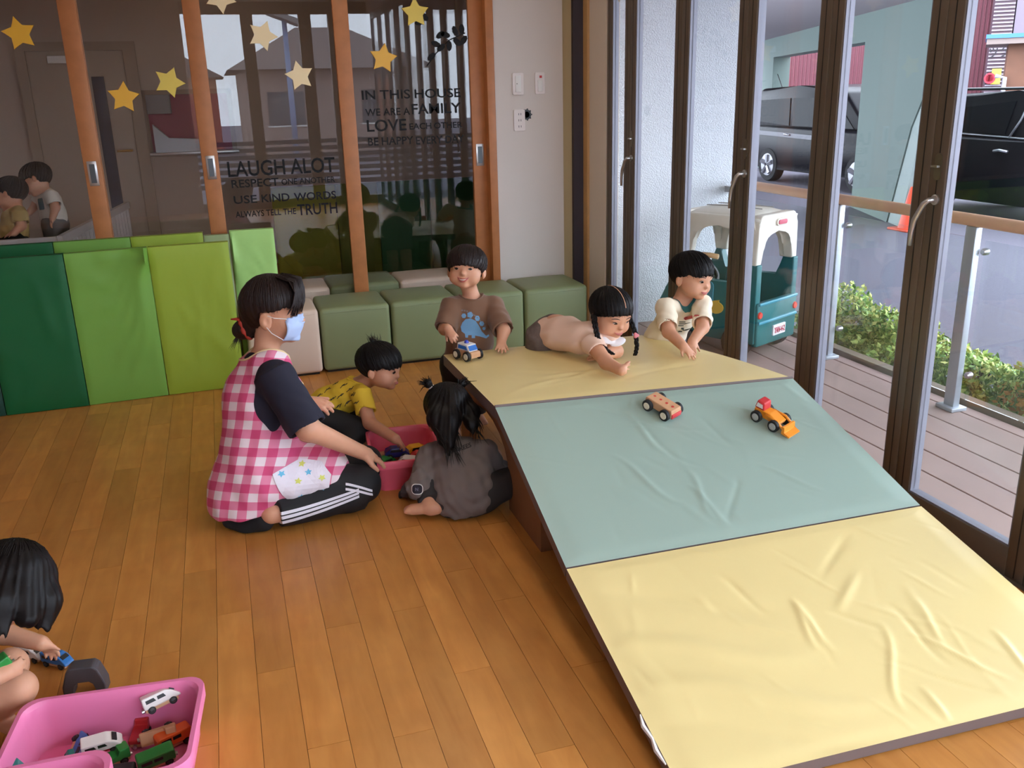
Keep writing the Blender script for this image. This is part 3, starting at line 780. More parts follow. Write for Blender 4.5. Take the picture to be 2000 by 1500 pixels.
cushion_panel('panel', (-0.121, 5.40, 0.003), (0.014, 5.40, 0.003), (0.014, 5.40, 0.775), (-0.121, 5.40, 0.775), 0.04, (0, -1, 0), mat('mat_grey_green', rgb(150, 168, 120), 0.6), bmx, 12, 20)
reparent(bmx)
# play mats standing in the room beyond
fr = empty('folding_mat', (1.3, 8.0, 0), 'olive and dark green play mat standing in the room beyond the glass', 'play mat')
M_ol = cloth_mat('mat_olive', rgb(122, 126, 30), 0.6, 0.1)
for a, b_, mm in ((0.40, 0.93, M_ol), (0.935, 1.29, cloth_mat('mat_olive_dark', rgb(88, 100, 30), 0.6, 0.1)), (1.295, 1.75, cloth_mat('mat_bottle', rgb(20, 84, 50), 0.6, 0.1)), (1.755, 2.2, cloth_mat('mat_bottle', rgb(20, 84, 50), 0.6, 0.1))):
    stand_panel(a, b_, 7.95, 7.95, 0.79, mm, fr)
reparent(fr)

# ---- the ramp: three padded panels over a wooden support
M_yel = mat('yellow_cover', rgb(232, 211, 148), 0.42, spec=0.5, noise=(2.5, 0.02), bump=(9, 0.10, 0.006))
M_grn = mat('celadon_cover', rgb(154, 175, 163), 0.42, spec=0.5, noise=(2.5, 0.02), bump=(9, 0.10, 0.006))
M_edge = mat('mat_edge_brown', rgb(112, 98, 96), 0.6)
M_sup = mat('support_board', rgb(132, 92, 58), 0.7, noise=(8, 0.06))
ramp = empty('play_ramp', (1.43, 2.5, 0), 'yellow and celadon padded ramp for rolling toy cars', 'ramp')
fL, fR = (0.803, 1.425, 0.040), (2.036, 1.392, 0.040)
h2L, h2R = (0.824, 2.178, 0.186), (2.052, 2.162, 0.184)
h1L, h1R = (0.852, 2.965, 0.421), (2.050, 2.900, 0.405)
bL, bR = (0.846, 3.735, 0.412), (1.805, 3.745, 0.398)
def nrm3(a, b_, c):
    n_ = Vector(b_) - Vector(a); n_ = n_.cross(Vector(c) - Vector(a)).normalized()
    return n_ if n_.z > 0 else -n_
def lerp(a, b_, t): return tuple(a[i] + (b_[i] - a[i]) * t for i in range(3))
def seglist(segs, amp, w):
    out = []
    for (u0, v0, u1, v1) in segs:
        l = math.hypot(u1 - u0, v1 - v0) / 2
        out.append(((u0 + u1) / 2, (v0 + v1) / 2, (u1 - u0) / 2 / l, (v1 - v0) / 2 / l, l * 1.1, amp * (1 if len(out) % 3 else -0.7), w))
    return out
r2 = np.random.RandomState(3)
cr_low = seglist([(0.30, 0.80, 0.42, 0.60), (0.42, 0.60, 0.50, 0.38), (0.42, 0.62, 0.47, 0.40), (0.50, 0.52, 0.62, 0.44), (0.56, 0.44, 0.55, 0.08), (0.55, 0.14, 0.60, 0.02), (0.62, 0.50, 0.72, 0.22), (0.80, 0.30, 0.86, 0.10), (0.62, 0.34, 0.80, 0.14), (0.52, 0.24, 0.74, 0.10), (0.74, 0.30, 0.70, 0.50)], 0.0042, 0.0085) \
    + seglist([(0.0, 0.80, 0.45, 0.62), (0.0, 0.55, 0.42, 0.40), (0.0, 0.36, 0.50, 0.16), (0.0, 0.20, 0.45, 0.02)], 0.006, 0.035) + seglist([(0.68, 0.92, 0.62, 0.70), (0.62, 0.70, 0.58, 0.52)], 0.004, 0.014) \
    + creases(r2, 44, 0.0020, 0.009, 0.13, -0.9)
cr_mid = seglist([(0.30, 0.88, 0.52, 0.45), (0.33, 0.86, 0.46, 0.56), (0.38, 0.30, 0.50, 0.06), (0.50, 0.06, 0.52, 0.34), (0.22, 0.55, 0.40, 0.26), (0.40, 0.40, 0.47, 0.12), (0.55, 0.75, 0.66, 0.55), (0.60, 0.84, 0.92, 0.70), (0.62, 0.36, 0.80, 0.20), (0.20, 0.9, 0.6, 0.7)], 0.0034, 0.009) + creases(r2, 34, 0.0016, 0.010, 0.16, -0.8)
cr_top = seglist([(0.2, 0.05, 0.48, 0.62), (0.25, 0.3, 0.6, 0.45), (0.1, 0.1, 0.5, 0.5), (0.45, 0.1, 0.95, 0.5), (0.70, 0.2, 0.95, 0.7)], 0.0035, 0.02) + creases(r2, 16, 0.0018, 0.02, 0.2)
TH = 0.036
n1 = nrm3(fL, fR, h2L); n2_ = nrm3(h2L, h2R, h1L); n3 = nrm3(h1L, h1R, bL)
cushion_panel('panel', fL, fR, lerp(h2R, fR, 0.004), lerp(h2L, fL, 0.004), TH, n1, M_yel, ramp, 180, 120, 0.004, cr_low, M_edge)
cushion_panel('panel', lerp(h2L, h1L, 0.004), lerp(h2R, h1R, 0.004), lerp(h1R, h2R, 0.006), lerp(h1L, h2L, 0.006), TH, n2_, M_grn, ramp, 180, 120, 0.004, cr_mid, M_edge)
def side_bow(u, v):
    b_ = np.zeros(u.shape + (3,)); b_[..., 0] = 0.035 * u * np.sin(PI * v); b_[..., 2] = 0.004 * np.sin(PI * u); return b_
cushion_panel('panel', lerp(h1L, bL, 0.006), lerp(h1R, bR, 0.006), bR, bL, TH + 0.01, n3, M_yel, ramp, 100, 70, 0.004, cr_top, M_edge, side_bow)
bm = bmesh.new(); add_tube(bm, [Vector(h1L) + Vector((0, 0, 0.001)), Vector(lerp(h1L, h1R, 0.5)) + Vector((0, 0, 0.003)), Vector(h1R) + Vector((0, 0, 0.001))], 0.006, 6); to_obj('hinge_piping', bm, M_edge, ramp)
# torn piping at the lower left edge
bm = bmesh.new(); add_tube(bm, [(0.802, 1.50, 0.053), (0.798, 1.54, 0.060), (0.803, 1.57, 0.068), (0.799, 1.61, 0.073), (0.805, 1.64, 0.083)], [0.002, 0.006, 0.004, 0.006, 0.002], 5); to_obj('torn_edge', bm, M_white, ramp)
arch = [(2.62, 0.0), (2.98, 0.0), (2.98, 0.16)] + [(3.26 - 0.28 * math.cos(a), 0.16 + 0.14 * math.sin(a)) for a in np.linspace(0.2, PI - 0.2, 9)] + [(3.54, 0.16), (3.54, 0.0), (3.68, 0.0), (3.68, 0.352), (2.93, 0.358), (2.62, 0.28)]
for x in (0.90, 1.72): prism('support_side', arch, ((x, 0, 0), (0, 1, 0), (0, 0, 1), (1, 0, 0)), 0.03, M_sup, ramp)
box('support_board', 0.93, 1.72, 2.62, 2.65, 0, 0.265, M_sup, ramp)
box('support_top', 0.90, 1.75, 2.93, 3.68, 0.354, 0.362, M_sup, ramp)
reparent(ramp)

# ---- decals and fittings on the back wall
M_star = [mat('star_amber', rgb(232, 178, 52), 0.35), mat('star_gold', rgb(226, 200, 84), 0.35), mat('star_pearl', rgb(244, 222, 170), 0.25)]
star_poly = lambda R_, r_, a0: [((R_ if k % 2 == 0 else r_) * math.cos(a0 + k * PI / 5), (R_ if k % 2 == 0 else r_) * math.sin(a0 + k * PI / 5)) for k in range(10)]
def star_deco(x, y, z, a0, mi, label):
    o = prism('star_decoration', star_poly(0.085, 0.042, a0), ((x, y, z), (1, 0, 0), (0, 0, 1), (0, -1, 0)), 0.006, M_star[mi], None, bev=0.0025, seg=2)
    tag(o, label, 'star', 'star decorations on the sliding doors')
star_deco(-0.885, 5.477, 1.851, 1.75, 0, 'amber star at the upper left on the leftmost glass door')
star_deco(-0.439, 5.517, 1.529, 1.45, 0, 'amber star above the door pull, left of the gold one')
star_deco(-0.197, 5.517, 1.601, 1.15, 1, 'gold star on the second glass door')
star_deco(0.324, 5.557, 1.837, 1.15, 2, 'pearly star high on the door with the laughing text')
star_deco(0.505, 5.557, 1.621, 1.75, 2, 'pearly star right above the laughing text')
star_deco(0.985, 5.517, 1.706, 1.40, 0, 'amber star above the family text')
star_deco(0.122, 5.557, 2.03, 1.0, 2, 'pearly star cut by the top picture edge, above the laughing text')
star_deco(1.187, 5.517, 1.95, 1.6, 1, 'gold star near the top beside the leaf twig')
M_vin = mat('vinyl_letters', rgb(26, 25, 26), 0.6, spec=0.2)
def decal(name, label, lines, y):
    t = empty(name, (lines[0][1], y, lines[-1][2]), label, 'lettering')
    def wid(s_):
        me_ = text_mesh(s_, 1.0); xs_ = [v.co.x for v in me_.vertices]; bpy.data.meshes.remove(me_); return max(xs_) - min(xs_)
    for (txt, x, z, w, h) in lines:
        ws = [(q, wid(q)) for q in txt.split()]; sc = w / (sum(b_ for _, b_ in ws) + 0.30 * (len(ws) - 1)); cx = x
        for q, b_ in ws:
            text_obj('word', q, ((cx, y, z), (1, 0, 0), (0, 0, 1)), h, M_vin, t, width=b_ * sc, bold=0.014); cx += (b_ + 0.30) * sc
    reparent(t)
YD3 = 5.5568; YD4 = 5.5168
def L4(txt, x0, x1, zl, zr, h): return (txt, x0, (zl + zr) / 2, x1 - x0, h)
decal('door_lettering', 'grey lettering starting IN THIS HOUSE on the right glass door', [
    ('IN THIS HOUSE', 0.845, 1.482, 0.592, 0.052), ('WE ARE A', 0.858, 1.390, 0.265, 0.042), ('FAMILY', 1.135, 1.392, 0.30, 0.060),
    ('LOVE', 0.862, 1.302, 0.235, 0.068), ('EACH OTHER', 1.115, 1.305, 0.325, 0.036), ('BE HAPPY', 0.862, 1.222, 0.272, 0.046), ('EVERY DAY', 1.150, 1.218, 0.297, 0.046)], YD4)
decal('door_lettering', 'grey lettering starting LAUGH ALOT on the middle glass door', [
    ('LAUGH ALOT', 0.052, 1.080, 0.61, 0.088), ('RESPECT', 0.064, 1.017, 0.265, 0.046), ('ONE ANOTHER', 0.345, 1.020, 0.310, 0.034),
    ('USE', 0.066, 0.926, 0.130, 0.046), ('KIND', 0.222, 0.926, 0.160, 0.046), ('WORDS', 0.408, 0.924, 0.246, 0.046), ('ALWAYS TELL THE', 0.066, 0.847, 0.345, 0.036), ('TRUTH', 0.420, 0.838, 0.235, 0.066)], YD3)
tw = empty('twig_decal', (1.35, YD4, 1.78), 'grey leafy twig decal at the upper right of the right glass door', 'decal')
bm = bmesh.new(); add_tube(bm, [(1.24, YD4, 1.66), (1.30, YD4, 1.73), (1.38, YD4, 1.80), (1.48, YD4, 1.84)], 0.003, 5); to_obj('twig', bm, M_vin, tw)
rl = np.random.RandomState(5)
for (x, z) in ((1.27, 1.71), (1.30, 1.78), (1.33, 1.76), (1.36, 1.83), (1.38, 1.77), (1.42, 1.85), (1.43, 1.79), (1.46, 1.86), (1.47, 1.80), (1.33, 1.83), (1.21, 1.90), (1.24, 1.93)):
    a = rl.uniform(0, PI)
    prism('leaf', [(0.03 * math.cos(k) * math.cos(a) - 0.017 * math.sin(k) * math.sin(a), 0.03 * math.cos(k) * math.sin(a) + 0.017 * math.sin(k) * math.cos(a)) for k in np.linspace(0, 2 * PI, 9)[:-1]], ((x, YD4, z), (1, 0, 0), (0, 0, 1), (0, -1, 0)), 0.001, M_vin, tw)
reparent(tw)
M_plate = mat('switch_plate', rgb(226, 216, 212), 0.35)
def plate(name, x, z, w, h, label, kind):
    t = empty(name, (x, 5.46, z), label, kind)
    prism('cover_plate', rrect(w, h, 0.008, 4), ((x, 5.46, z), (1, 0, 0), (0, 0, 1), (0, -1, 0)), 0.008, M_plate, t, bev=0.002)
    return t
t = plate('light_switch', 1.780, 1.547, 0.070, 0.125, 'white light switch on the wall, left of the one with a red lamp', 'switch')
box('rocker', 1.762, 1.798, 5.448, 5.453, 1.50, 1.595, M_white, t, bev=0.002); lathe('pilot_lamp', [(0.003, 0), (0.002, 0.001)], (1.772, 5.448, 1.548), (0, -1, 0), M_black, t, 8); reparent(t)
t = plate('light_switch', 1.920, 1.548, 0.062, 0.125, 'white light switch with a red lamp on the wall', 'switch')
box('rocker', 1.905, 1.935, 5.448, 5.453, 1.50, 1.565, M_white, t, bev=0.002); box('red_lamp', 1.917, 1.931, 5.447, 5.453, 1.578, 1.592, mat('lamp_red', rgb(210, 50, 50), 0.4), t); reparent(t)
t = plate('power_outlet', 1.784, 1.336, 0.072, 0.125, 'white triple power outlet on the wall below the switches', 'outlet')
for z in (1.30, 1.336, 1.372):
    for x in (1.778, 1.792): box('slot', x, x + 0.003, 5.4515, 5.4525, z - 0.006, z + 0.006, M_black, t)
reparent(t)
gd = lathe('gear_decal', [(0.030, 0), (0.030, 0.002), (0.019, 0.002), (0.019, 0)], (1.832, 5.460, 1.368), (0, -1, 0), M_black, None, 20); gd.name = 'gear_decal'
tag(gd, 'small black gear-shaped decal beside the power outlet', 'decal')
for k in range(9):
    a = 2 * PI * k / 9
    box('gear_tooth', 1.832 + 0.032 * math.cos(a) - 0.004, 1.832 + 0.032 * math.cos(a) + 0.004, 5.458, 5.460, 1.368 + 0.032 * math.sin(a) - 0.004, 1.368 + 0.032 * math.sin(a) + 0.004, M_black, gd)
bc = bmesh.new(); add_tube(bc, [(2.19, 4.93, 2.2), (2.19, 4.95, 1.99), (2.19, 4.90, 1.955), (2.19, 4.85, 1.99), (2.19, 4.86, 2.2)], 0.003, 5)
tag(to_obj('blind_cord', bc, mat('cord_white', rgb(226, 222, 210), 0.6), None, smooth=True), 'white looped blind cord hanging at the first window leaf', 'cord')
# ================================================================== FIGURES: smooth signed-distance modelling
def _u(v):
    v = np.array(v, float); return v / np.linalg.norm(v)
class Sdf:
    """a body of blended tapered limbs and ellipsoids, turned into one continuous mesh"""
    def __init__(s): s.p = []; s.cuts = []; s.wr = None
    def cone(s, a, b, ra, rb, k=0.012):
        s.p.append(('c', np.array(a, float), np.array(b, float), ra, rb, k)); return s
    def chain(s, pts, rad, k=0.012):
        for i in range(len(pts) - 1): s.cone(pts[i], pts[i + 1], rad[i], rad[i + 1], k)
        return s
    def econe(s, a, b, wa, wb, side, q, k=0.015):
        a, b = np.array(a, float), np.array(b, float); t = _u(b - a); sd = np.array(side, float); sd = _u(sd - t * (sd @ t))
        s.p.append(('e', a, b, wa, wb, sd, np.cross(t, sd), q, k)); return s
    def fcone(s, a, b, ra, rb, k=0.006):
        """flat-ended tube (sleeve, trouser leg)"""
        s.p.append(('f', np.array(a, float), np.array(b, float), ra, rb, k)); return s
    def ell(s, c, r, R=None, k=0.012):
        s.p.append(('l', np.array(c, float), np.array(r, float), np.eye(3) if R is None else np.array(R, float), k)); return s
    def sub(s, kind, *args, k=0.006):
        s.cuts.append((kind, args, k)); return s
    @staticmethod
    def _d(q, P):
        t = q[0]
        if t == 'c':
            ba = q[2] - q[1]; pa = P - q[1]; h = np.clip(pa @ ba / (ba @ ba + 1e-12), 0, 1)
            return np.linalg.norm(pa - h[:, None] * ba, axis=1) - (q[3] + (q[4] - q[3]) * h)
        if t == 'f':
            ba = q[2] - q[1]; L = np.linalg.norm(ba); tt = ba / L; pa = P - q[1]; x = pa @ tt
            rad = np.linalg.norm(pa - x[:, None] * tt, axis=1); h = np.clip(x / L, 0, 1)
            return np.maximum(rad - (q[3] + (q[4] - q[3]) * h), np.maximum(-x - q[3] * 0.3, x - L))
        if t == 'e':
            ba = q[2] - q[1]; L2 = ba @ ba; pa = P - q[1]; h = np.clip(pa @ ba / L2, 0, 1); w = pa - h[:, None] * ba
            x = w @ q[5]; y = (w @ q[6]) / q[7]; e = (w @ (ba / math.sqrt(L2))) / q[7]
            return (np.sqrt(x * x + y * y + e * e) - (q[3] + (q[4] - q[3]) * h)) * (0.5 + 0.5 * min(q[7], 1))
        if t == 'l':
            pl = (P - q[1]) @ q[3].T; r = q[2]
            k0 = np.linalg.norm(pl / r, axis=1); k1 = np.linalg.norm(pl / (r * r), axis=1) + 1e-9
            return k0 * (k0 - 1) / k1
    @staticmethod
    def _bb(q):
        if q[0] in 'cf':
            r = max(q[3], q[4]); return np.minimum(q[1], q[2]) - r, np.maximum(q[1], q[2]) + r
        if q[0] == 'e':
            r = max(q[3], q[4]) * max(1, q[7]); return np.minimum(q[1], q[2]) - r, np.maximum(q[1], q[2]) + r
        r = max(q[2]); return q[1] - r, q[1] + r
    def _cut(s, c, P):
        kind, a, k = c
        if kind == 'plane':   # removes the side the normal points to
            return (P - np.array(a[0], float)) @ _u(a[1])
        if kind == 'cone': return -Sdf._d(('c', np.array(a[0], float), np.array(a[1], float), a[2], a[3]), P)
        if kind == 'ell': return -Sdf._d(('l', np.array(a[0], float), np.array(a[1], float), np.eye(3) if len(a) < 3 else np.array(a[2], float)), P)
        if kind == 'fn': return a[0](P)
    def field(s, P):
        P = np.asarray(P, float).reshape(-1, 3); d = np.full(len(P), 1e3)
        for q in s.p:
            v = s._d(q, P); k = q[-1]; h = np.maximum(k - np.abs(d - v), 0); d = np.minimum(d, v) - h * h / (4 * k)
        for c in s.cuts:
            v = s._cut(c, P); k = c[2]; h = np.maximum(k - np.abs(d - v), 0); d = np.maximum(d, v) + h * h / (4 * k)
        if s.wr is not None: d = d + s.wr(P)
        return d
    def trace(s, o, dr, tmax=1.0):
        o = np.array(o, float).reshape(-1, 3); dr = np.array(dr, float); t = np.zeros(len(o))
        # keep only the primitives the rays can meet
        lo = np.minimum(o, o + dr * 0.35).min(0) - 0.03; hi = np.maximum(o, o + dr * 0.35).max(0) + 0.03
        keep = [q for q in s.p if (s._bb(q)[0] < hi).all() and (s._bb(q)[1] > lo).all()]
        full = s.p; s.p = keep or full
        for _ in range(26):
            dd = s.field(o + t[:, None] * dr); t = t + np.clip(dd, -0.02, 0.06) * 0.9
        s.p = full
        return o + t[:, None] * dr
    def mesh(s, name, h, material, parent, smooth=2):
        bbs = [s._bb(q) for q in s.p]
        lo = np.min([b[0] for b in bbs], 0) - 3 * h; hi = np.max([b[1] for b in bbs], 0) + 3 * h
        n = np.ceil((hi - lo) / h).astype(int) + 1
        d = np.full(n, 1.0, np.float32)
        def sl(a, b, m):
            i0 = np.clip(np.floor((a - m - lo) / h).astype(int), 0, n - 1); i1 = np.clip(np.ceil((b + m - lo) / h).astype(int) + 1, 1, n); return i0, i1
        def pts(i0, i1):
            g = [lo[k] + h * np.arange(i0[k], i1[k]) for k in range(3)]
            return np.stack(np.meshgrid(*g, indexing='ij'), -1).reshape(-1, 3)
        for q, b in zip(s.p, bbs):
            k = q[-1]; i0, i1 = sl(b[0], b[1], k + 2.5 * h)
            P = pts(i0, i1); v = s._d(q, P).reshape(i1 - i0).astype(np.float32)
            w = d[i0[0]:i1[0], i0[1]:i1[1], i0[2]:i1[2]]
            hh = np.maximum(k - np.abs(w - v), 0)
            d[i0[0]:i1[0], i0[1]:i1[1], i0[2]:i1[2]] = np.minimum(w, v) - hh * hh / (4 * k)
        # only points near the surface matter for cuts and wrinkles
        near = np.argwhere(np.abs(d) < 0.03) if (s.wr is None and not s.cuts) else np.argwhere(d < 0.03)
        if len(near) and (s.cuts or s.wr is not None):
            P = lo + h * near; v = d[tuple(near.T)].astype(float)
            for c in s.cuts:
                vc = s._cut(c, P); k = c[2]; hh = np.maximum(k - np.abs(v - vc), 0); v = np.maximum(v, vc) + hh * hh / (4 * k)
            if s.wr is not None: v = v + s.wr(P)
            d[tuple(near.T)] = v
        V, F = surface_nets(d, lo, h)
        me = bpy.data.meshes.new(name); me.from_pydata([tuple(p) for p in V], [], F.tolist()); 
        me.polygons.foreach_set('use_smooth', [True] * len(me.polygons)); me.update()
        if smooth:
            bm = bmesh.new(); bm.from_mesh(me)
            for _ in range(smooth): bmesh.ops.smooth_vert(bm, verts=list(bm.verts), factor=0.5, use_axis_x=True, use_axis_y=True, use_axis_z=True)
            bm.to_mesh(me); bm.free()
        return link(name, me, material, parent)
def surface_nets(d, lo, h):
    s = d < 0
    c = np.zeros(np.array(d.shape) - 1, np.int8)
    for i in (0, 1):
        for j in (0, 1):
            for k in (0, 1): c += s[i:s.shape[0] - 1 + i, j:s.shape[1] - 1 + j, k:s.shape[2] - 1 + k]
    act = np.argwhere((c > 0) & (c < 8))
    idm = np.full(c.shape, -1, np.int64); idm[tuple(act.T)] = np.arange(len(act))
    acc = np.zeros((len(act), 3)); cnt = np.zeros(len(act))
    corners = [(i, j, k) for i in (0, 1) for j in (0, 1) for k in (0, 1)]
    for a in corners:
        for ax in range(3):
            if a[ax]: continue
            b = list(a); b[ax] = 1
            da = d[tuple((act + a).T)]; db = d[tuple((act + b).T)]
            m_ = (da < 0) != (db < 0)
            t = np.where(m_, da / np.where(m_, da - db, 1), 0)
            p = np.array(a, float) + t[:, None] * (np.array(b) - np.array(a))
            acc += p * m_[:, None]; cnt += m_
    V = lo + h * (act + acc / cnt[:, None])
    Fs = []
    for ax in range(3):
        u, w = (ax + 1) % 3, (ax + 2) % 3
        a = [slice(None)] * 3; b = [slice(None)] * 3; a[ax] = slice(0, -1); b[ax] = slice(1, None)
        sg = s[tuple(a)] != s[tuple(b)]
        e = np.argwhere(sg)
        e = e[(e[:, u] > 0) & (e[:, w] > 0) & (e[:, u] < d.shape[u] - 1) & (e[:, w] < d.shape[w] - 1)]
        if not len(e): continue
        q = []
        for du, dw in ((-1, -1), (0, -1), (0, 0), (-1, 0)):
            o = e.copy(); o[:, u] += du; o[:, w] += dw; q.append(idm[tuple(o.T)])
        q = np.stack(q, 1)
        flip = ~s[tuple(e.T)]
        q[flip] = q[flip][:, ::-1]
        Fs.append(q[(q >= 0).all(1)])
    return V, np.concatenate(Fs)

def wrinkle(amp, seed, wl=0.035, stretch=(1, 1, 1), n=7):
    r = np.random.RandomState(seed); ds = [r.normal(size=3) * np.array(stretch) for _ in range(n)]; ds = [v / np.linalg.norm(v) for v in ds]
    fr = [2 * PI / (wl * r.uniform(0.6, 1.8)) for _ in range(n)]; ph = [r.uniform(0, 6.28) for _ in range(n)]
    def f(P):
        o = np.zeros(len(P))
        for v, w, p in zip(ds, fr, ph): o += np.sin(P @ v * w + p + 1.3 * np.sin(P @ np.roll(v, 1) * w * 0.35))
        return amp * o / math.sqrt(n)
    return f

M_skin = mat('skin', rgb(206, 152, 122), 0.5, spec=0.35, sub=0.15, noise=(30, 0.03))
M_skinD = mat('skin_deeper', rgb(196, 140, 110), 0.5, spec=0.35, sub=0.15, noise=(30, 0.03))
M_hair = mat('hair_black', rgb(16, 12, 12), 0.5, spec=0.2)
M_hairB = mat('hair_dark_brown', rgb(32, 20, 18), 0.48, spec=0.32)
M_lip = mat('lip', rgb(186, 104, 96), 0.45)
M_eyew = mat('eye_white', rgb(196, 186, 180), 0.3)
M_iris = mat('iris_dark', rgb(22, 14, 12), 0.15)
M_brow = mat('brow', rgb(60, 42, 36), 0.7)

class HeadFrame:
    def __init__(s, c, f, u, H):
        s.c = np.array(c, float); s.f = _u(f); u = np.array(u, float); s.u = _u(u - s.f * (u @ s.f)); s.l = np.cross(s.u, s.f); s.H = H
        s.R = np.stack([s.f, s.l, s.u])       # local = R @ (p - c)
    def p(s, f, l, u): return s.c + s.H * (f * s.f + l * s.l + u * s.u)

def head_prims(B, h, child=True, ears=True):
    H = h.H; E = lambda c, r, k=0.03: B.ell(h.p(*c), np.array(r) * H, h.R, k * H * 1.0)
    if child:
        E((-0.05, 0, 0.11), (0.47, 0.395, 0.385)); E((0.09, 0, -0.15), (0.320, 0.352, 0.335), 0.10)
        for s in (-1, 1): E((0.19, s * 0.195, -0.245), (0.175, 0.155, 0.165), 0.08)
        E((0.28, 0, -0.43), (0.095, 0.11, 0.075), 0.10)
        E((0.345, 0, 0.02), (0.075, 0.25, 0.09), 0.10)
        E((0.430, 0, -0.185), (0.046, 0.055, 0.042), 0.05); E((0.395, 0, -0.11), (0.035, 0.030, 0.09), 0.06)
        E((0.375, 0, -0.325), (0.05, 0.090, 0.05), 0.06)
    else:
        E((-0.06, 0, 0.13), (0.42, 0.335, 0.37)); E((0.09, 0, -0.16), (0.285, 0.27, 0.36), 0.10)
        for s in (-1, 1): E((0.20, s * 0.14, -0.14), (0.13, 0.11, 0.13), 0.08)
        E((0.29, 0, -0.42), (0.085, 0.10, 0.075), 0.10)
        E((0.43, 0, -0.12), (0.055, 0.045, 0.045), 0.05); E((0.385, 0, -0.03), (0.035, 0.03, 0.11), 0.06)
        E((0.375, 0, -0.27), (0.045, 0.08, 0.05), 0.06)
    w = 0.40 if child else 0.335
    if ears:
        for s in (-1, 1):
            # ear: rim, lobe and bowl
            eb = 1.0 if child else 1.25
            E((-0.03, s * (w + 0.005), -0.13), (0.075 * eb, 0.035, 0.115 * eb), 0.03)
            E((-0.055, s * (w + 0.035), -0.11), (0.06 * eb, 0.03, 0.095 * eb), 0.03)
            B.sub('ell', h.p(-0.005, s * (w + 0.060), -0.115), np.array((0.035, 0.03, 0.06)) * H, h.R, k=0.02 * H)
    B.nhead = len(B.p)

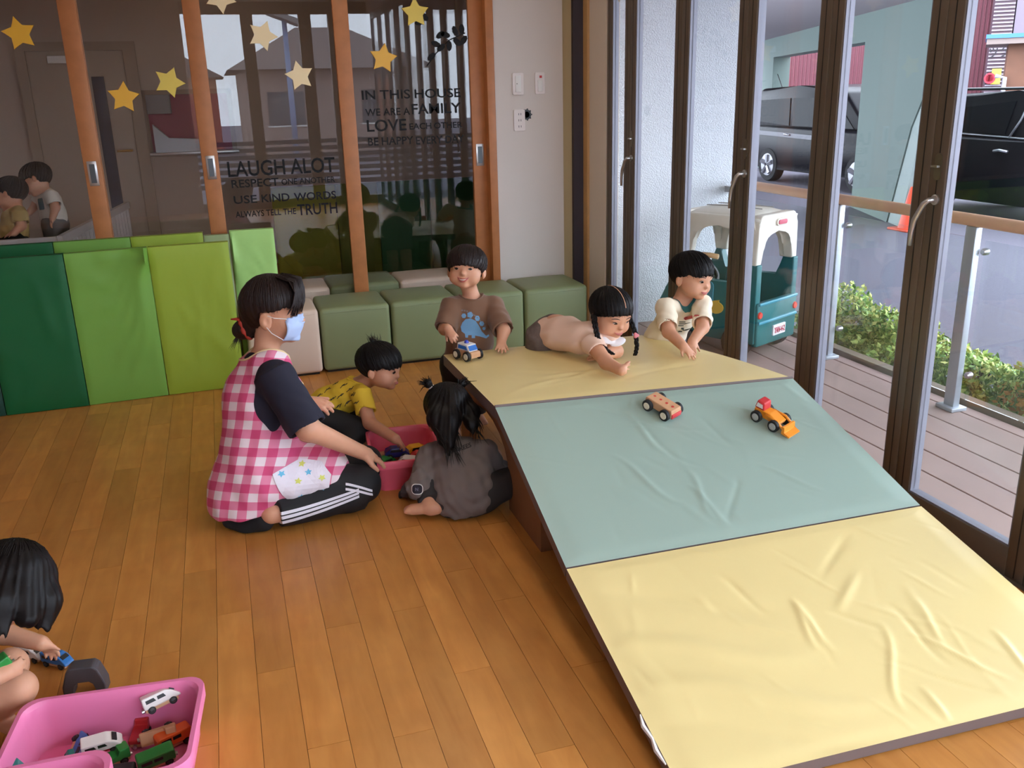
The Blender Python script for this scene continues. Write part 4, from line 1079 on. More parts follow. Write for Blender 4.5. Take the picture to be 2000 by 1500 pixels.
def face_parts(B, h, parent, look=(0, 0), smile=0.0, open_=0.0, eye=(0.085, 0.026), teeth=False, eyes=True, mouth=True, eu=-0.075, el=0.165, skin=None):
    H = h.H
    HB = Sdf(); HB.p = B.p[:B.nhead]; B = HB            # only the head's own shapes
    def surf(l, u, off=0.0):
        o = h.p(0.6, l, u); return B.trace(o, -h.f)[0] + h.f * off
    if eyes:
        for s in (-1, 1):
            c = surf(s * el, eu)
            # almond-shaped eyeball slice lying on the face
            n_ = _u(h.f + s * 0.42 * h.l); lt = _u(h.l - n_ * (h.l @ n_))
            def almond(nm, w, hh, off, mt, par, dl=0, du=0, droop=0.0):
                bm = bmesh.new(); rows = []
                for k in range(16):
                    a = 2 * PI * k / 16; x = math.cos(a) * w; y = math.sin(a) * hh * (1.0 if math.sin(a) > 0 else 0.75)
                    rows.append((x, y))
                vs = [bm.verts.new(q_) for q_ in B.trace(np.array([c + lt * (x + dl) + h.u * (y + du) + n_ * 0.03 for x, y in rows]), -n_) + n_ * off * 0.3]
                ct = bm.verts.new(B.trace(c + lt * dl + h.u * du + n_ * 0.03, -n_)[0] + n_ * off)
                for k in range(16): bm.faces.new((vs[k], vs[(k + 1) % 16], ct))
                return to_obj(nm, bm, mt, par, smooth=True)
            lid = almond('eye', eye[0] * H * 0.5 * 2 * 0.62, eye[1] * H, 0.0012, M_eyew, parent)
            almond('iris', 0.040 * H, eye[1] * 1.0 * H, 0.0020, M_iris, lid, look[0] * H, look[1] * H)
            # upper lash line
            bm = bmesh.new(); pts = []
            for q in np.linspace(-1, 1, 9):
                x = q * eye[0] * H * 0.66; y = (1 - q * q) * eye[1] * H + 0.004 * H
                pts.append(c + lt * x + h.u * y + n_ * 0.03)
            pts = list(B.trace(np.array(pts), -n_) + n_ * 0.0006)
            add_tube(bm, pts, [0.0006 + 0.0013 * (1 - abs(q) ** 2) for q in np.linspace(-1, 1, 9)], 5); to_obj('lash_line', bm, M_iris, lid)
            bm = bmesh.new(); pts = []
            for q in np.linspace(-1, 1, 8):
                x = q * 0.095 * H; y = 0.115 * H - 0.022 * H * q * q
                pts.append(c + lt * x + h.u * y + n_ * 0.04)
            pts = list(B.trace(np.array(pts), -n_))
            add_tube(bm, pts, [0.0012 + 0.0012 * (1 - q * q) for q in np.linspace(-1, 1, 8)], 5); to_obj('eyebrow', bm, M_brow, parent)
    if mouth:
        mu = -0.325
        def lipline(nm, du, w, r, curve, mt, dep=0.0):
            bm = bmesh.new(); pts = []
            for q in np.linspace(-1, 1, 11):
                pts.append(h.p(0.6, q * w, mu + du + curve * q * q))
            pts = list(B.trace(np.array(pts), -h.f) + h.f * dep)
            add_tube(bm, pts, [r * H * (0.35 + 0.65 * (1 - q * q)) for q in np.linspace(-1, 1, 11)], 6); return to_obj(nm, bm, mt, parent, smooth=True)
        w = 0.095 + 0.05 * smile
        if open_ > 0:
            bm = bmesh.new(); ring = []
            for k in range(18):
                a = 2 * PI * k / 18; x = math.cos(a) * w * 0.92; y = math.sin(a) * open_ * (0.55 if math.sin(a) > 0 else 1.0) + smile * 0.06 * math.cos(a) ** 2
                ring.append(h.p(0.6, x, mu + y))
            ring = [bm.verts.new(q_) for q_ in B.trace(np.array(ring), -h.f) + h.f * 0.0008]
            cc = bm.verts.new(surf(0, mu - 0.2 * open_, 0.0006))
            for k in range(18): bm.faces.new((ring[k], ring[(k + 1) % 18], cc))
            mo = to_obj('mouth_opening', bm, mat('mouth_dark', rgb(96, 40, 38), 0.6), parent)
            if teeth:
                bm = bmesh.new(); up = []; dn = []
                for q in np.linspace(-1, 1, 9):
                    up.append(bm.verts.new(surf(q * w * 0.7, mu + 0.42 * open_ + smile * 0.05 * q * q, 0.0014))); dn.append(bm.verts.new(surf(q * w * 0.66, mu - 0.25 * open_ + smile * 0.05 * q * q, 0.0014)))
                for k in range(8): bm.faces.new((up[k], up[k + 1], dn[k + 1], dn[k]))
                to_obj('teeth', bm, mat('tooth', rgb(236, 228, 216), 0.3), mo)
            lipline('lip', 0.62 * open_, w, 0.016, smile * 0.06, M_lip); lipline('lip', -1.05 * open_, w * 0.86, 0.022, smile * 0.09, M_lip)
        else:
            lipline('lip', 0.012, w, 0.016, smile * 0.05, M_lip); lipline('lip', -0.016, w * 0.85, 0.020, smile * 0.06, M_lip)

def hand_prims(B, w, tip, back, size, thumb, curl=(0.25, 0.25, 0.3, 0.3), spread=0.12, thumb_curl=0.3, k=0.004, r=0.056):
    """palm and five separate fingers; back = normal of the back of the hand, thumb = +1/-1 side; curl per joint in radians"""
    w = np.array(w, float); d = _u(np.array(tip, float) - w); n = np.array(back, float); n = _u(n - d * (n @ d)); s = np.cross(n, d) * thumb
    R = np.stack([d, s, n])
    B.ell(w + d * 0.25 * size, np.array((0.29, 0.215, 0.105)) * size, R, k * 2)
    B.cone(w - d * 0.05 * size, w + d * 0.2 * size, 0.125 * size, 0.15 * size, k * 3)
    base = [(0.46, 0.155, 0.36), (0.50, 0.055, 0.41), (0.48, -0.045, 0.38), (0.42, -0.14, 0.30)]
    for i, (bd, bs, L) in enumerate(base):
        a = (bs / 0.155) * spread
        dd = d * math.cos(a) + s * math.sin(a)
        p = w + d * bd * size * 0.86 + s * bs * size + n * 0.01 * size
        ang = curl[i] * 0.6
        for j, (fr, rr) in enumerate(((0.42, 1.0), (0.32, 0.93), (0.26, 0.85))):
            q = p + (dd * math.cos(ang) - n * math.sin(ang)) * L * fr * size * 1.05
            B.cone(p, q, r * rr * size * (1 if j else 1.05), r * (rr - 0.06) * size, k * (1.5 if j == 0 else 1.0))
            p = q; ang += curl[i]
    tb = w + d * 0.12 * size + s * 0.13 * size - n * 0.03 * size
    td = _u(d * 0.62 + s * 0.75 - n * 0.25 * (1 + thumb_curl))
    p2 = tb + td * 0.2 * size
    B.cone(tb, p2, r * 1.45 * size, r * 1.12 * size, k * 3)
    td2 = _u(td + d * (0.5 + thumb_curl) - n * 0.2 * thumb_curl)
    B.cone(p2, p2 + td2 * 0.2 * size, r * 1.1 * size, r * 0.9 * size, k)

def foot_prims(B, an, to, size, k=0.006, toes=True):
    an, to = np.array(an, float), np.array(to, float); d = _u(to - an)
    heel = an - d * 0.18 * size + np.array((0, 0, -0.02 * size))
    B.cone(an, heel, 0.15 * size, 0.16 * size, k * 2)
    B.cone(heel, an + d * 0.55 * size, 0.16 * size, 0.15 * size, k * 2)
    sd = _u(np.cross(d, (0, 0, 1)))
    B.cone(an + d * 0.35 * size - sd * 0.06 * size, an + d * 0.68 * size - sd * 0.09 * size, 0.12 * size, 0.11 * size, k * 2)
    B.cone(an + d * 0.35 * size + sd * 0.06 * size, an + d * 0.66 * size + sd * 0.09 * size, 0.12 * size, 0.10 * size, k * 2)
    if toes:
        for i in range(5):
            o = (i - 2) / 2.0
            p = an + d * (0.70 - 0.05 * abs(o - 0.3)) * size + sd * o * 0.17 * size
            B.cone(p, p + d * 0.12 * size, 0.058 * size, 0.052 * size, 0.003)

def strands(name, h, material, parent, n=260, seed=1, crown=(-0.22, 0, 0.40), rad=(0.53, 0.455, 0.44), cen=(-0.05, 0, 0.11), hem=None, r0=0.012, lift=0.02, up_shift=0.0, t0=0.12):
    """locks of hair combed from the crown down over the skull; hem(az)-> polar angle where the lock ends (azimuth 0 = front)"""
    rng_ = np.random.RandomState(seed); H = h.H
    bm = bmesh.new()
    cr = _u((np.array(crown) - np.array(cen)) / np.array(rad))
    fr = np.array((1.0, 0, 0)); e1 = _u(fr - cr * (fr @ cr)); e2 = np.cross(cr, e1)
    for i in range(n):
        az = rng_.uniform(-PI, PI); th1 = hem(az) * rng_.uniform(0.92, 1.03); th0 = rng_.uniform(t0 * 0.3, t0 + 0.55 * th1 * rng_.uniform(0, 1))
        if th0 > th1 - 0.2: th0 = th1 - 0.35
        pts = []; rr = []; m_ = 8; wob = rng_.uniform(-0.12, 0.12); lf = rng_.uniform(0.2, 1.0) * lift
        for k in range(m_):
            t = k / (m_ - 1); th = th0 + (th1 - th0) * t; a = az + wob * t * t
            dv = cr * math.cos(th) + (e1 * math.cos(a) + e2 * math.sin(a)) * math.sin(th)
            q = np.array(cen) + dv * np.array(rad) * (1.0 + lf * math.sin(PI * min(t * 1.1, 1)) - 0.01)
            pts.append(h.p(*q)); rr.append(max(r0 * H * (1 - t) ** 0.5 * (0.35 + 0.65 * min(1, t * 4)), 0.0004))
        add_tube(bm, pts, rr, 4, caps=False)
    o = to_obj(name, bm, material, parent, smooth=True); stuff(o); return o

def decal_on(B, me2d, origin, U, V, N, material, name, parent, off=0.0012, cut=0.012):
    """wrap flat artwork (mesh in the U,V plane) onto the cloth surface, looking along -N"""
    bm = bmesh.new(); bm.from_mesh(me2d)
    bmesh.ops.triangulate(bm, faces=list(bm.faces))
    for _ in range(3):
        es = [e for e in bm.edges if e.calc_length() > cut]
        if not es: break
        bmesh.ops.subdivide_edges(bm, edges=es, cuts=1); bmesh.ops.triangulate(bm, faces=list(bm.faces))
    U, V, N = _u(U), _u(V), _u(N); o = np.array(origin, float)
    P = np.array([o + U * v.co.x + V * v.co.y for v in bm.verts]) + N * 0.06
    Q = B.trace(P, -N) + N * off
    for v, q in zip(bm.verts, Q): v.co = q
    return to_obj(name, bm, material, parent)
def poly_mesh(polys):
    me = bpy.data.meshes.new('art'); V = []; F = []
    for p in polys:
        F.append(tuple(range(len(V), len(V) + len(p)))); V += [(x, y, 0) for x, y in p]
    me.from_pydata(V, [], F); return me
def flat_text(body, h, bold=0.0):
    me = text_mesh(body, 1.0, bold=bold); co = np.zeros(len(me.vertices) * 3); me.vertices.foreach_get('co', co); co = co.reshape(-1, 3)
    co *= h / 0.729; me.vertices.foreach_set('co', co.ravel()); return me
JOINTS = {
    'teacher': dict(H=0.232, head=(0.138, 3.330, 0.772), f=(0.926, -0.354, -0.133), u=(0.104, -0.012, 0.995), neck=(0.084, 3.326, 0.612), chest=(0.057, 3.303, 0.454), waist=(0.031, 3.279, 0.294), pelvis=(0.017, 3.254, 0.141), shN=(0.110, 3.159, 0.563), elN=(0.195, 3.064, 0.392), wrN=(0.389, 3.190, 0.228), hdN=(0.499, 3.278, 0.150), shF=(0.091, 3.485, 0.503), elF=(0.168, 3.431, 0.283), wrF=(0.215, 3.386, 0.387), hdF=(0.277, 3.322, 0.385), hipN=(0.034, 3.207, 0.148), knN=(0.375, 3.177, 0.095), anN=(0.038, 3.112, 0.070), toN=(-0.111, 3.188, 0.030), hipF=(0.039, 3.398, 0.100), knF=(0.417, 3.359, 0.100), anF=(0.055, 3.235, 0.070), toF=(-0.096, 3.311, 0.030)),
    'boy_yellow': dict(H=0.195, head=(0.572, 3.769, 0.385), f=(0.841, -0.530, -0.107), u=(0.137, 0.026, 0.990), neck=(0.480, 3.842, 0.286), chest=(0.425, 3.844, 0.244), waist=(0.342, 3.878, 0.201), pelvis=(0.277, 3.902, 0.149), shN=(0.475, 3.729, 0.274), elN=(0.490, 3.646, 0.173), wrN=(0.563, 3.455, 0.160), hdN=(0.609, 3.489, 0.100), shF=(0.489, 3.932, 0.238), elF=(0.499, 3.870, 0.129), wrF=(0.515, 3.748, 0.106), hdF=(0.529, 3.705, 0.090), hipN=(0.297, 3.802, 0.165), knN=(0.447, 3.709, 0.125), anN=(0.373, 3.656, 0.060), toN=(0.446, 3.632, 0.030), hipF=(0.312, 3.971, 0.125), knF=(0.496, 3.876, 0.078), anF=(0.398, 3.710, 0.060), toF=(0.471, 3.697, 0.030)),
    'girl_gray': dict(H=0.190, head=(0.737, 3.249, 0.332), f=(-0.225, 0.791, -0.569), u=(0.097, 0.389, 0.916), neck=(0.746, 3.203, 0.202), chest=(0.743, 3.135, 0.160), waist=(0.745, 3.083, 0.107), pelvis=(0.742, 3.029, 0.073), shN=(0.655, 3.196, 0.165), elN=(0.590, 3.084, 0.099), wrN=(0.600, 3.130, 0.120), hdN=(0.620, 3.220, 0.130), shF=(0.844, 3.111, 0.184), elF=(0.882, 3.116, 0.071), wrF=(0.930, 3.240, 0.120), hdF=(0.880, 3.310, 0.130), hipN=(0.686, 3.030, 0.060), knN=(0.614, 3.097, 0.090), anN=(0.604, 3.002, 0.045), toN=(0.487, 3.057, 0.030), hipF=(0.800, 3.008, 0.066), knF=(0.920, 2.982, 0.110), anF=(0.840, 3.120, 0.050), toF=(0.780, 3.180, 0.040)),
    'boy_brown': dict(H=0.190, head=(1.000, 3.863, 0.763), f=(-0.395, -0.872, 0.289), u=(0.082, 0.074, 0.994), neck=(1.017, 3.857, 0.631), chest=(1.017, 3.852, 0.549), waist=(1.002, 3.860, 0.429), pelvis=(0.985, 3.890, 0.330), shN=(0.928, 3.861, 0.591), elN=(0.873, 3.796, 0.513), wrN=(0.868, 3.715, 0.530), hdN=(0.892, 3.615, 0.478), shF=(1.109, 3.844, 0.578), elF=(1.114, 3.696, 0.503), wrF=(1.093, 3.670, 0.460), hdF=(1.060, 3.585, 0.435), hipN=(0.935, 3.890, 0.310), knN=(0.930, 3.900, 0.180), anN=(0.930, 3.930, 0.050), toN=(0.930, 3.850, 0.030), hipF=(1.035, 3.890, 0.310), knF=(1.040, 3.900, 0.180), anF=(1.040, 3.930, 0.050), toF=(1.040, 3.850, 0.030)),
    'girl_pink': dict(H=0.195, head=(1.503, 3.414, 0.610), f=(0.205, -0.951, -0.230), u=(0.071, -0.020, 0.997), neck=(1.457, 3.463, 0.518), chest=(1.390, 3.455, 0.500), waist=(1.352, 3.567, 0.495), pelvis=(1.330, 3.656, 0.485), shN=(1.393, 3.348, 0.500), elN=(1.397, 3.220, 0.455), wrN=(1.415, 3.109, 0.450), hdN=(1.524, 3.241, 0.443), shF=(1.490, 3.413, 0.500), elF=(1.510, 3.372, 0.450), wrF=(1.416, 3.327, 0.450), hdF=(1.395, 3.388, 0.445), hipN=(1.280, 3.666, 0.465), knN=(1.270, 3.756, 0.220), anN=(1.270, 3.816, 0.050), toN=(1.280, 3.746, 0.025), hipF=(1.390, 3.676, 0.465), knF=(1.380, 3.766, 0.220), anF=(1.380, 3.826, 0.050), toF=(1.390, 3.756, 0.025)),
    'boy_white': dict(H=0.197, head=(1.962, 3.566, 0.701), f=(0.405, -0.912, -0.059), u=(0.091, 0.041, 0.995), neck=(1.929, 3.602, 0.580), chest=(1.921, 3.622, 0.504), waist=(1.902, 3.692, 0.400), pelvis=(1.889, 3.746, 0.320), shN=(1.814, 3.527, 0.578), elN=(1.768, 3.404, 0.500), wrN=(1.776, 3.287, 0.465), hdN=(1.801, 3.232, 0.430), shF=(2.001, 3.543, 0.571), elF=(1.919, 3.382, 0.508), wrF=(1.843, 3.329, 0.465), hdF=(1.806, 3.269, 0.435), hipN=(1.839, 3.726, 0.300), knN=(1.839, 3.746, 0.190), anN=(1.839, 3.766, 0.050), toN=(1.849, 3.686, 0.025), hipF=(1.939, 3.776, 0.300), knF=(1.949, 3.786, 0.190), anF=(1.949, 3.806, 0.050), toF=(1.959, 3.726, 0.025)),
    'girl_front': dict(H=0.195, head=(-0.613, 2.274, 0.375), f=(-0.651, 0.517, -0.556), u=(0.216, 0.442, 0.870), neck=(-0.695, 2.301, 0.282), chest=(-0.748, 2.309, 0.222), waist=(-0.788, 2.296, 0.150), pelvis=(-0.821, 2.284, 0.083), shN=(-0.715, 2.170, 0.267), elN=(-0.678, 2.092, 0.232), wrN=(-0.637, 2.118, 0.216), hdN=(-0.603, 2.131, 0.219), shF=(-0.782, 2.444, 0.200), elF=(-0.702, 2.463, 0.135), wrF=(-0.606, 2.413, 0.115), hdF=(-0.577, 2.453, 0.035), hipN=(-0.770, 2.193, 0.120), knN=(-0.621, 2.188, 0.130), anN=(-0.697, 2.211, 0.050), toN=(-0.642, 2.178, 0.030), hipF=(-0.822, 2.362, 0.051), knF=(-0.673, 2.352, 0.100), anF=(-0.788, 2.397, 0.050), toF=(-0.757, 2.404, 0.030)),
    'boy_far': dict(H=0.190, head=(-1.116, 6.550, 1.051), f=(-0.913, -0.020, -0.409), u=(-0.117, 0.350, 0.929), neck=(-1.092, 6.600, 0.974), chest=(-1.072, 6.600, 0.908), waist=(-1.061, 6.600, 0.831), pelvis=(-1.057, 6.600, 0.765), shN=(-1.040, 6.520, 0.943), elN=(-1.021, 6.480, 0.875), wrN=(-1.047, 6.480, 0.811), hdN=(-1.061, 6.480, 0.780), shF=(-1.123, 6.700, 0.931), elF=(-1.169, 6.700, 0.877), wrF=(-1.205, 6.650, 0.835), hdF=(-1.227, 6.650, 0.813), hipN=(-1.060, 6.550, 0.754), knN=(-1.087, 6.510, 0.420), anN=(-1.087, 6.550, 0.050), toN=(-1.157, 6.550, 0.025), hipF=(-1.055, 6.650, 0.742), knF=(-1.087, 6.670, 0.420), anF=(-1.087, 6.650, 0.050), toF=(-1.157, 6.650, 0.025)),
    'boy_far2': dict(H=0.190, head=(-1.229, 6.300, 0.990), f=(-0.946, 0.209, -0.248), u=(0.069, 0.300, 0.952), neck=(-1.210, 6.300, 0.905), chest=(-1.226, 6.300, 0.844), waist=(-1.246, 6.300, 0.767), pelvis=(-1.257, 6.300, 0.704), shN=(-1.185, 6.220, 0.872), elN=(-1.181, 6.200, 0.806), wrN=(-1.225, 6.180, 0.765), hdN=(-1.254, 6.180, 0.758), shF=(-1.263, 6.400, 0.866), elF=(-1.304, 6.400, 0.796), wrF=(-1.328, 6.350, 0.772), hdF=(-1.358, 6.350, 0.768), hipN=(-1.238, 6.250, 0.694), knN=(-1.287, 6.210, 0.420), anN=(-1.287, 6.250, 0.050), toN=(-1.357, 6.250, 0.025), hipF=(-1.278, 6.350, 0.682), knF=(-1.287, 6.370, 0.420), anF=(-1.287, 6.350, 0.050), toF=(-1.357, 6.350, 0.025)),
}
def hem_fn(front, side, back, fw=0.85, jag=0.03, seed=0):
    def sm(x, a0, a1):
        t = np.clip((x - a0) / (a1 - a0), 0, 1); return t * t * (3 - 2 * t)
    def f(az):
        a = np.abs((az + PI) % (2 * PI) - PI)
        v = front + (side - front) * sm(a, fw, fw + 0.35) + (back - side) * sm(a, 1.75, 2.3)
        return v + jag * np.sin(az * 17 + seed) + jag * 0.6 * np.sin(az * 41 + 2 * seed)
    return f
def hair_cap(name, h, hem, material, parent, rad=(0.53, 0.455, 0.44), cen=(-0.05, 0, 0.11), crown=(-0.22, 0, 0.40), extra=None, vox=0.0042, bumpy=0.0012):
    Hs = Sdf(); Hs.ell(h.p(*cen), np.array(rad) * h.H, h.R, 0.01)
    cr = _u((np.array(crown) - np.array(cen)) / np.array(rad)); fr = np.array((1.0, 0, 0)); e1 = _u(fr - cr * (fr @ cr)); e2 = np.cross(cr, e1)
    hv = hem
    def cut(P):
        q = ((P - h.c) @ h.R.T / h.H - np.array(cen)) / np.array(rad); n_ = np.linalg.norm(q, axis=1) + 1e-9; q = q / n_[:, None]
        th = np.arccos(np.clip(q @ cr, -1, 1)); az = np.arctan2(q @ e2, q @ e1)
        return (th - hv(az)) * 0.42 * h.H
    Hs.sub('fn', cut, k=0.006)
    if extra: extra(Hs)
    def ridg(P):
        q = ((P - h.c) @ h.R.T / h.H - np.array(cen)) / np.array(rad); az = np.arctan2(q @ e2, q @ e1)
        return bumpy * np.sin(az * 31) + bumpy * 0.7 * np.sin(az * 53 + 1)
    Hs.wr = ridg
    o = Hs.mesh(name, vox, material, parent, 1)
    return o, Hs

def torso_prims(T, J, w, q, side, k=0.03, infl=0.0, neck_r=0.0):
    n_, c_, wa, pv = [np.array(J[a], float) for a in ('neck', 'chest', 'waist', 'pelvis')]
    T.econe(n_ + (c_ - n_) * 0.45, c_, w[0] + infl, w[1] + infl, side, q[0], k)
    T.econe(c_, wa, w[1] + infl, w[2] + infl, side, q[1], k)
    T.econe(wa, pv, w[2] + infl, w[3] + infl, side, q[2], k)

def toddler(key, label, spec):
    J = {k: (np.array(v, float) if isinstance(v, tuple) else v) for k, v in JOINTS[key].items()}
    g = spec.get
    k_ = g('k', 1.0)
    root = empty('person', (J['pelvis'][0], J['pelvis'][1], 0.0), label, 'person')
    h = HeadFrame(J['head'], J['f'], J['u'], J['H'])
    skin = g('skin', M_skin); vox = g('vox', 0.0040)
    side = _u(J['shF'] - J['shN'])
    W_ = [a * k_ for a in g('torso', (0.055, 0.076, 0.080, 0.082))]; Q_ = g('flat', (0.75, 0.78, 0.82))
    B = Sdf(); head_prims(B, h)
    B.cone(h.p(-0.10, 0, -0.25), J['neck'], 0.036 * k_, 0.036 * k_, 0.02)
    torso_prims(B, J, W_, Q_, side)
    ar = [a * k_ for a in g('arm', (0.034, 0.028, 0.021))]; lr = [a * k_ for a in g('leg', (0.056, 0.043, 0.029))]
    hs_ = g('hand', 0.092) * k_
    for s in 'NF':
        B.cone(J['neck'] + (J['chest'] - J['neck']) * 0.4, J['sh' + s], 0.034 * k_, ar[0], 0.02)
        B.chain([J['sh' + s], J['el' + s], J['wr' + s]], ar, 0.012)
        hp = g('hand' + s, {})
        hand_prims(B, J['wr' + s], J['hd' + s], hp.get('back', (0, 0, 1)), hs_, hp.get('thumb', 1), hp.get('curl', (0.3, 0.3, 0.35, 0.35)), hp.get('spread', 0.15), hp.get('tc', 0.3))
        B.cone(J['waist'] + (J['pelvis'] - J['waist']) * 0.7, J['hip' + s], 0.07 * k_, lr[0], 0.03)
        B.chain([J['hip' + s], J['kn' + s], J['an' + s]], lr, 0.015)
        foot_prims(B, J['an' + s], J['to' + s], g('foot', 0.125) * k_)
    body = B.mesh('body', vox, skin, root, 1)
    # shirt
    T = Sdf(); inf = g('loose', 0.014)
    torso_prims(T, J, W_, Q_, side, 0.03, inf)
    st = g('sleeve', 0.8)
    for s in 'NF':
        T.cone(J['neck'] + (J['chest'] - J['neck']) * 0.5, J['sh' + s], 0.040 * k_, ar[0] + inf * 0.75, 0.025)
        ax = J['el' + s] - J['sh' + s]; e_ = J['sh' + s] + ax * st
        if st > 1.0: e_ = J['el' + s] + (J['wr' + s] - J['el' + s]) * (st - 1.0)
        r_end = g('cuff', ar[1] + inf * 1.3)
        if st > 1.0:
            T.cone(J['sh' + s], J['el' + s], ar[0] + inf * 0.9, r_end, 0.015); T.fcone(J['el' + s], e_, r_end, r_end * 1.05, 0.012); dv = _u(e_ - J['el' + s])
        else:
            T.fcone(J['sh' + s], e_, ar[0] + inf * 0.9, r_end, 0.012); dv = _u(ax)
        if g('cavity', True): T.sub('cone', e_ - dv * 0.004, e_ + dv * 0.06, r_end * 0.84, r_end * 0.95, k=0.003)
    nk = J['neck'] + (J['head'] - J['neck']) * g('neck_up', 0.10)
    T.sub('ell', nk + _u(h.f * [1, 1, 0]) * 0.012, np.array((0.047, 0.047, 0.036)) * k_ * g('neck_hole', 1.0), k=0.006)
    hm = g('hem', None)
    if hm is not None: T.sub('plane', hm[0], hm[1], k=0.004)
    T.wr = wrinkle(g('wr', 0.0014), g('seed', 1), g('wl', 0.05))
    shirt = T.mesh('shirt', vox, g('shirt'), root, 1)
    if g('collar') is not None:
        bm = bmesh.new(); ax = _u(J['neck'] + (J['head'] - J['neck']) * 0.5 - J['chest']); pts = []
        e1 = _u(np.cross(ax, side)); e2 = np.cross(ax, e1); c = nk - ax * 0.010
        for a in np.linspace(0, 2 * PI, 25):
            dv = e1 * math.cos(a) + e2 * math.sin(a)
            pts.append(c + dv * 0.053 * k_ * g('neck_hole', 1.0) + ax * 0.08)
        pts = list(T.trace(np.array(pts), -ax))
        add_tube(bm, pts, g('collar_r', 0.006), 6); to_obj('collar', bm, g('collar'), shirt, smooth=True)
    # trousers
    if g('pants') is not None:
        Q = Sdf(); Q.econe(J['waist'] + (J['pelvis'] - J['waist']) * 0.55, J['pelvis'], W_[2] + 0.006, W_[3] + 0.010, side, 0.85, 0.02)
        pt = g('pant', 1.9)
        for s in 'NF':
            Q.cone(J['pelvis'], J['hip' + s], W_[3] * 0.8, lr[0] + 0.012, 0.03)
            if pt > 1:
                Q.cone(J['hip' + s], J['kn' + s], lr[0] + 0.012, lr[1] + 0.011, 0.02)
                e_ = J['kn' + s] + (J['an' + s] - J['kn' + s]) * (pt - 1); Q.fcone(J['kn' + s], e_, lr[1] + 0.011, lr[2] + 0.014, 0.015)
            else:
                e_ = J['hip' + s] + (J['kn' + s] - J['hip' + s]) * pt; Q.fcone(J['hip' + s], e_, lr[0] + 0.012, lr[1] + 0.02, 0.02)
        Q.wr = wrinkle(0.0012, 5 + g('seed', 1), 0.05)
        Q.mesh('trousers', vox, g('pants'), root, 1)
    # hair
    hem = g('hairhem', hem_fn(2.25, 2.0, 2.35))
    hm_ = g('hairmat', M_hair)
    cap, Hs = hair_cap('hair', h, hem, hm_, root, g('hrad', (0.53, 0.455, 0.44)), extra=g('hairextra', None) and (lambda X: g('hairextra')(X, h)))
    strands('hair_locks', h, hm_, cap, g('locks', 240), g('seed', 1), rad=tuple(a + 0.004 for a in g('hrad', (0.53, 0.455, 0.44))), hem=hem, r0=g('lock_r', 0.012), lift=g('lift', 0.02))
    face_parts(B, h, root, **g('face', {}))
    return dict(root=root, B=B, T=T, h=h, J=J, shirt=shirt, body=body, cap=cap, side=side)

CAMR = np.array((0.95233, -0.30395, -0.02608)); CAMU = np.array((0.11698, 0.28488, 0.95140)); CAMF = np.array((0.28175, 0.90910, -0.30685))
# ------------------------------------------------------------------ boy in brown behind the ramp
M_brown = mat('brown_tee', rgb(116, 82, 60), 0.85, sheen=0.2, bump=(300, 0.25, 0.001), noise=(8, 0.04))
M_dkpant = mat('black_trousers', rgb(22, 21, 23), 0.8)
fb = toddler('boy_brown', 'smiling toddler in a brown dinosaur tee standing behind the ramp', dict(
    shirt=M_brown, pants=M_dkpant, sleeve=0.98, cuff=0.050, loose=0.022, collar=M_brown, collar_r=0.005, hem=((0.98, 3.89, 0.25), (0, 0, -1)), seed=3, hairmat=M_hairB, skin=M_skin,
    hairhem=hem_fn(2.27, 2.16, 2.40, 0.80, 0.02), hrad=(0.54, 0.468, 0.44), lift=0.03,
    handN=dict(back=(-0.55, -0.3, 0.75), thumb=-1, curl=(0.5, 0.5, 0.5, 0.5), spread=0.2), handF=dict(back=(0.1, -0.2, 1), thumb=1, curl=(0.16, 0.16, 0.16, 0.18), spread=0.30),
    face=dict(smile=0.9, open_=0.035, teeth=True, eye=(0.088, 0.022), el=0.16)))
# dinosaur print
def circ(cx, cy, rx, ry, n=12, a0=0): return [(cx + rx * math.cos(a0 + 2 * PI * k / n), cy + ry * math.sin(a0 + 2 * PI * k / n)) for k in range(n)]
M_dino = mat('print_blue', rgb(112, 158, 196), 0.8)
px_ = 0.00228
dino = [[(-22, 14), (-14, 22), (-2, 24), (10, 18), (18, 6), (24, -6), (34, -16), (40, -12), (41, -16), (34, -22), (20, -18), (8, -16), (8, -22), (0, -22), (0, -15), (-8, -15), (-9, -21), (-15, -21), (-16, -12), (-24, -6), (-26, 4)],
        circ(-18, 30, 6, 6, 6), circ(-3, 32, 8, 8, 5), circ(14, 24, 6, 7, 6), circ(24, 12, 6, 6, 6), circ(29, 1, 4, 4, 6)]
arc = [[(q[0], q[1]) for q in ((-24 + i * 6, 41 - 0.012 * (i * 6) ** 2), (-20 + i * 6, 41.5 - 0.012 * (i * 6 + 4) ** 2), (-20 + i * 6, 45 - 0.012 * (i * 6 + 4) ** 2), (-24 + i * 6, 44.5 - 0.012 * (i * 6) ** 2))] for i in range(10)]
o_ = fb['J']['chest'] * 0.42 + fb['J']['waist'] * 0.58 + CAMR * 0.006 - CAMF * 0.1
decal_on(fb['T'], poly_mesh([[(x * px_ * 0.82, y * px_ * 0.82) for x, y in p] for p in dino]), o_, CAMR, CAMU, -CAMF, M_dino, 'dinosaur_print', fb['shirt'])
decal_on(fb['T'], poly_mesh([[(x * px_ * 0.82, y * px_ * 0.82) for x, y in p] for p in arc]), o_, CAMR, CAMU, -CAMF, mat('print_faded', rgb(120, 116, 118), 0.85), 'print_arc', fb['shirt'])
reparent(fb['root'])

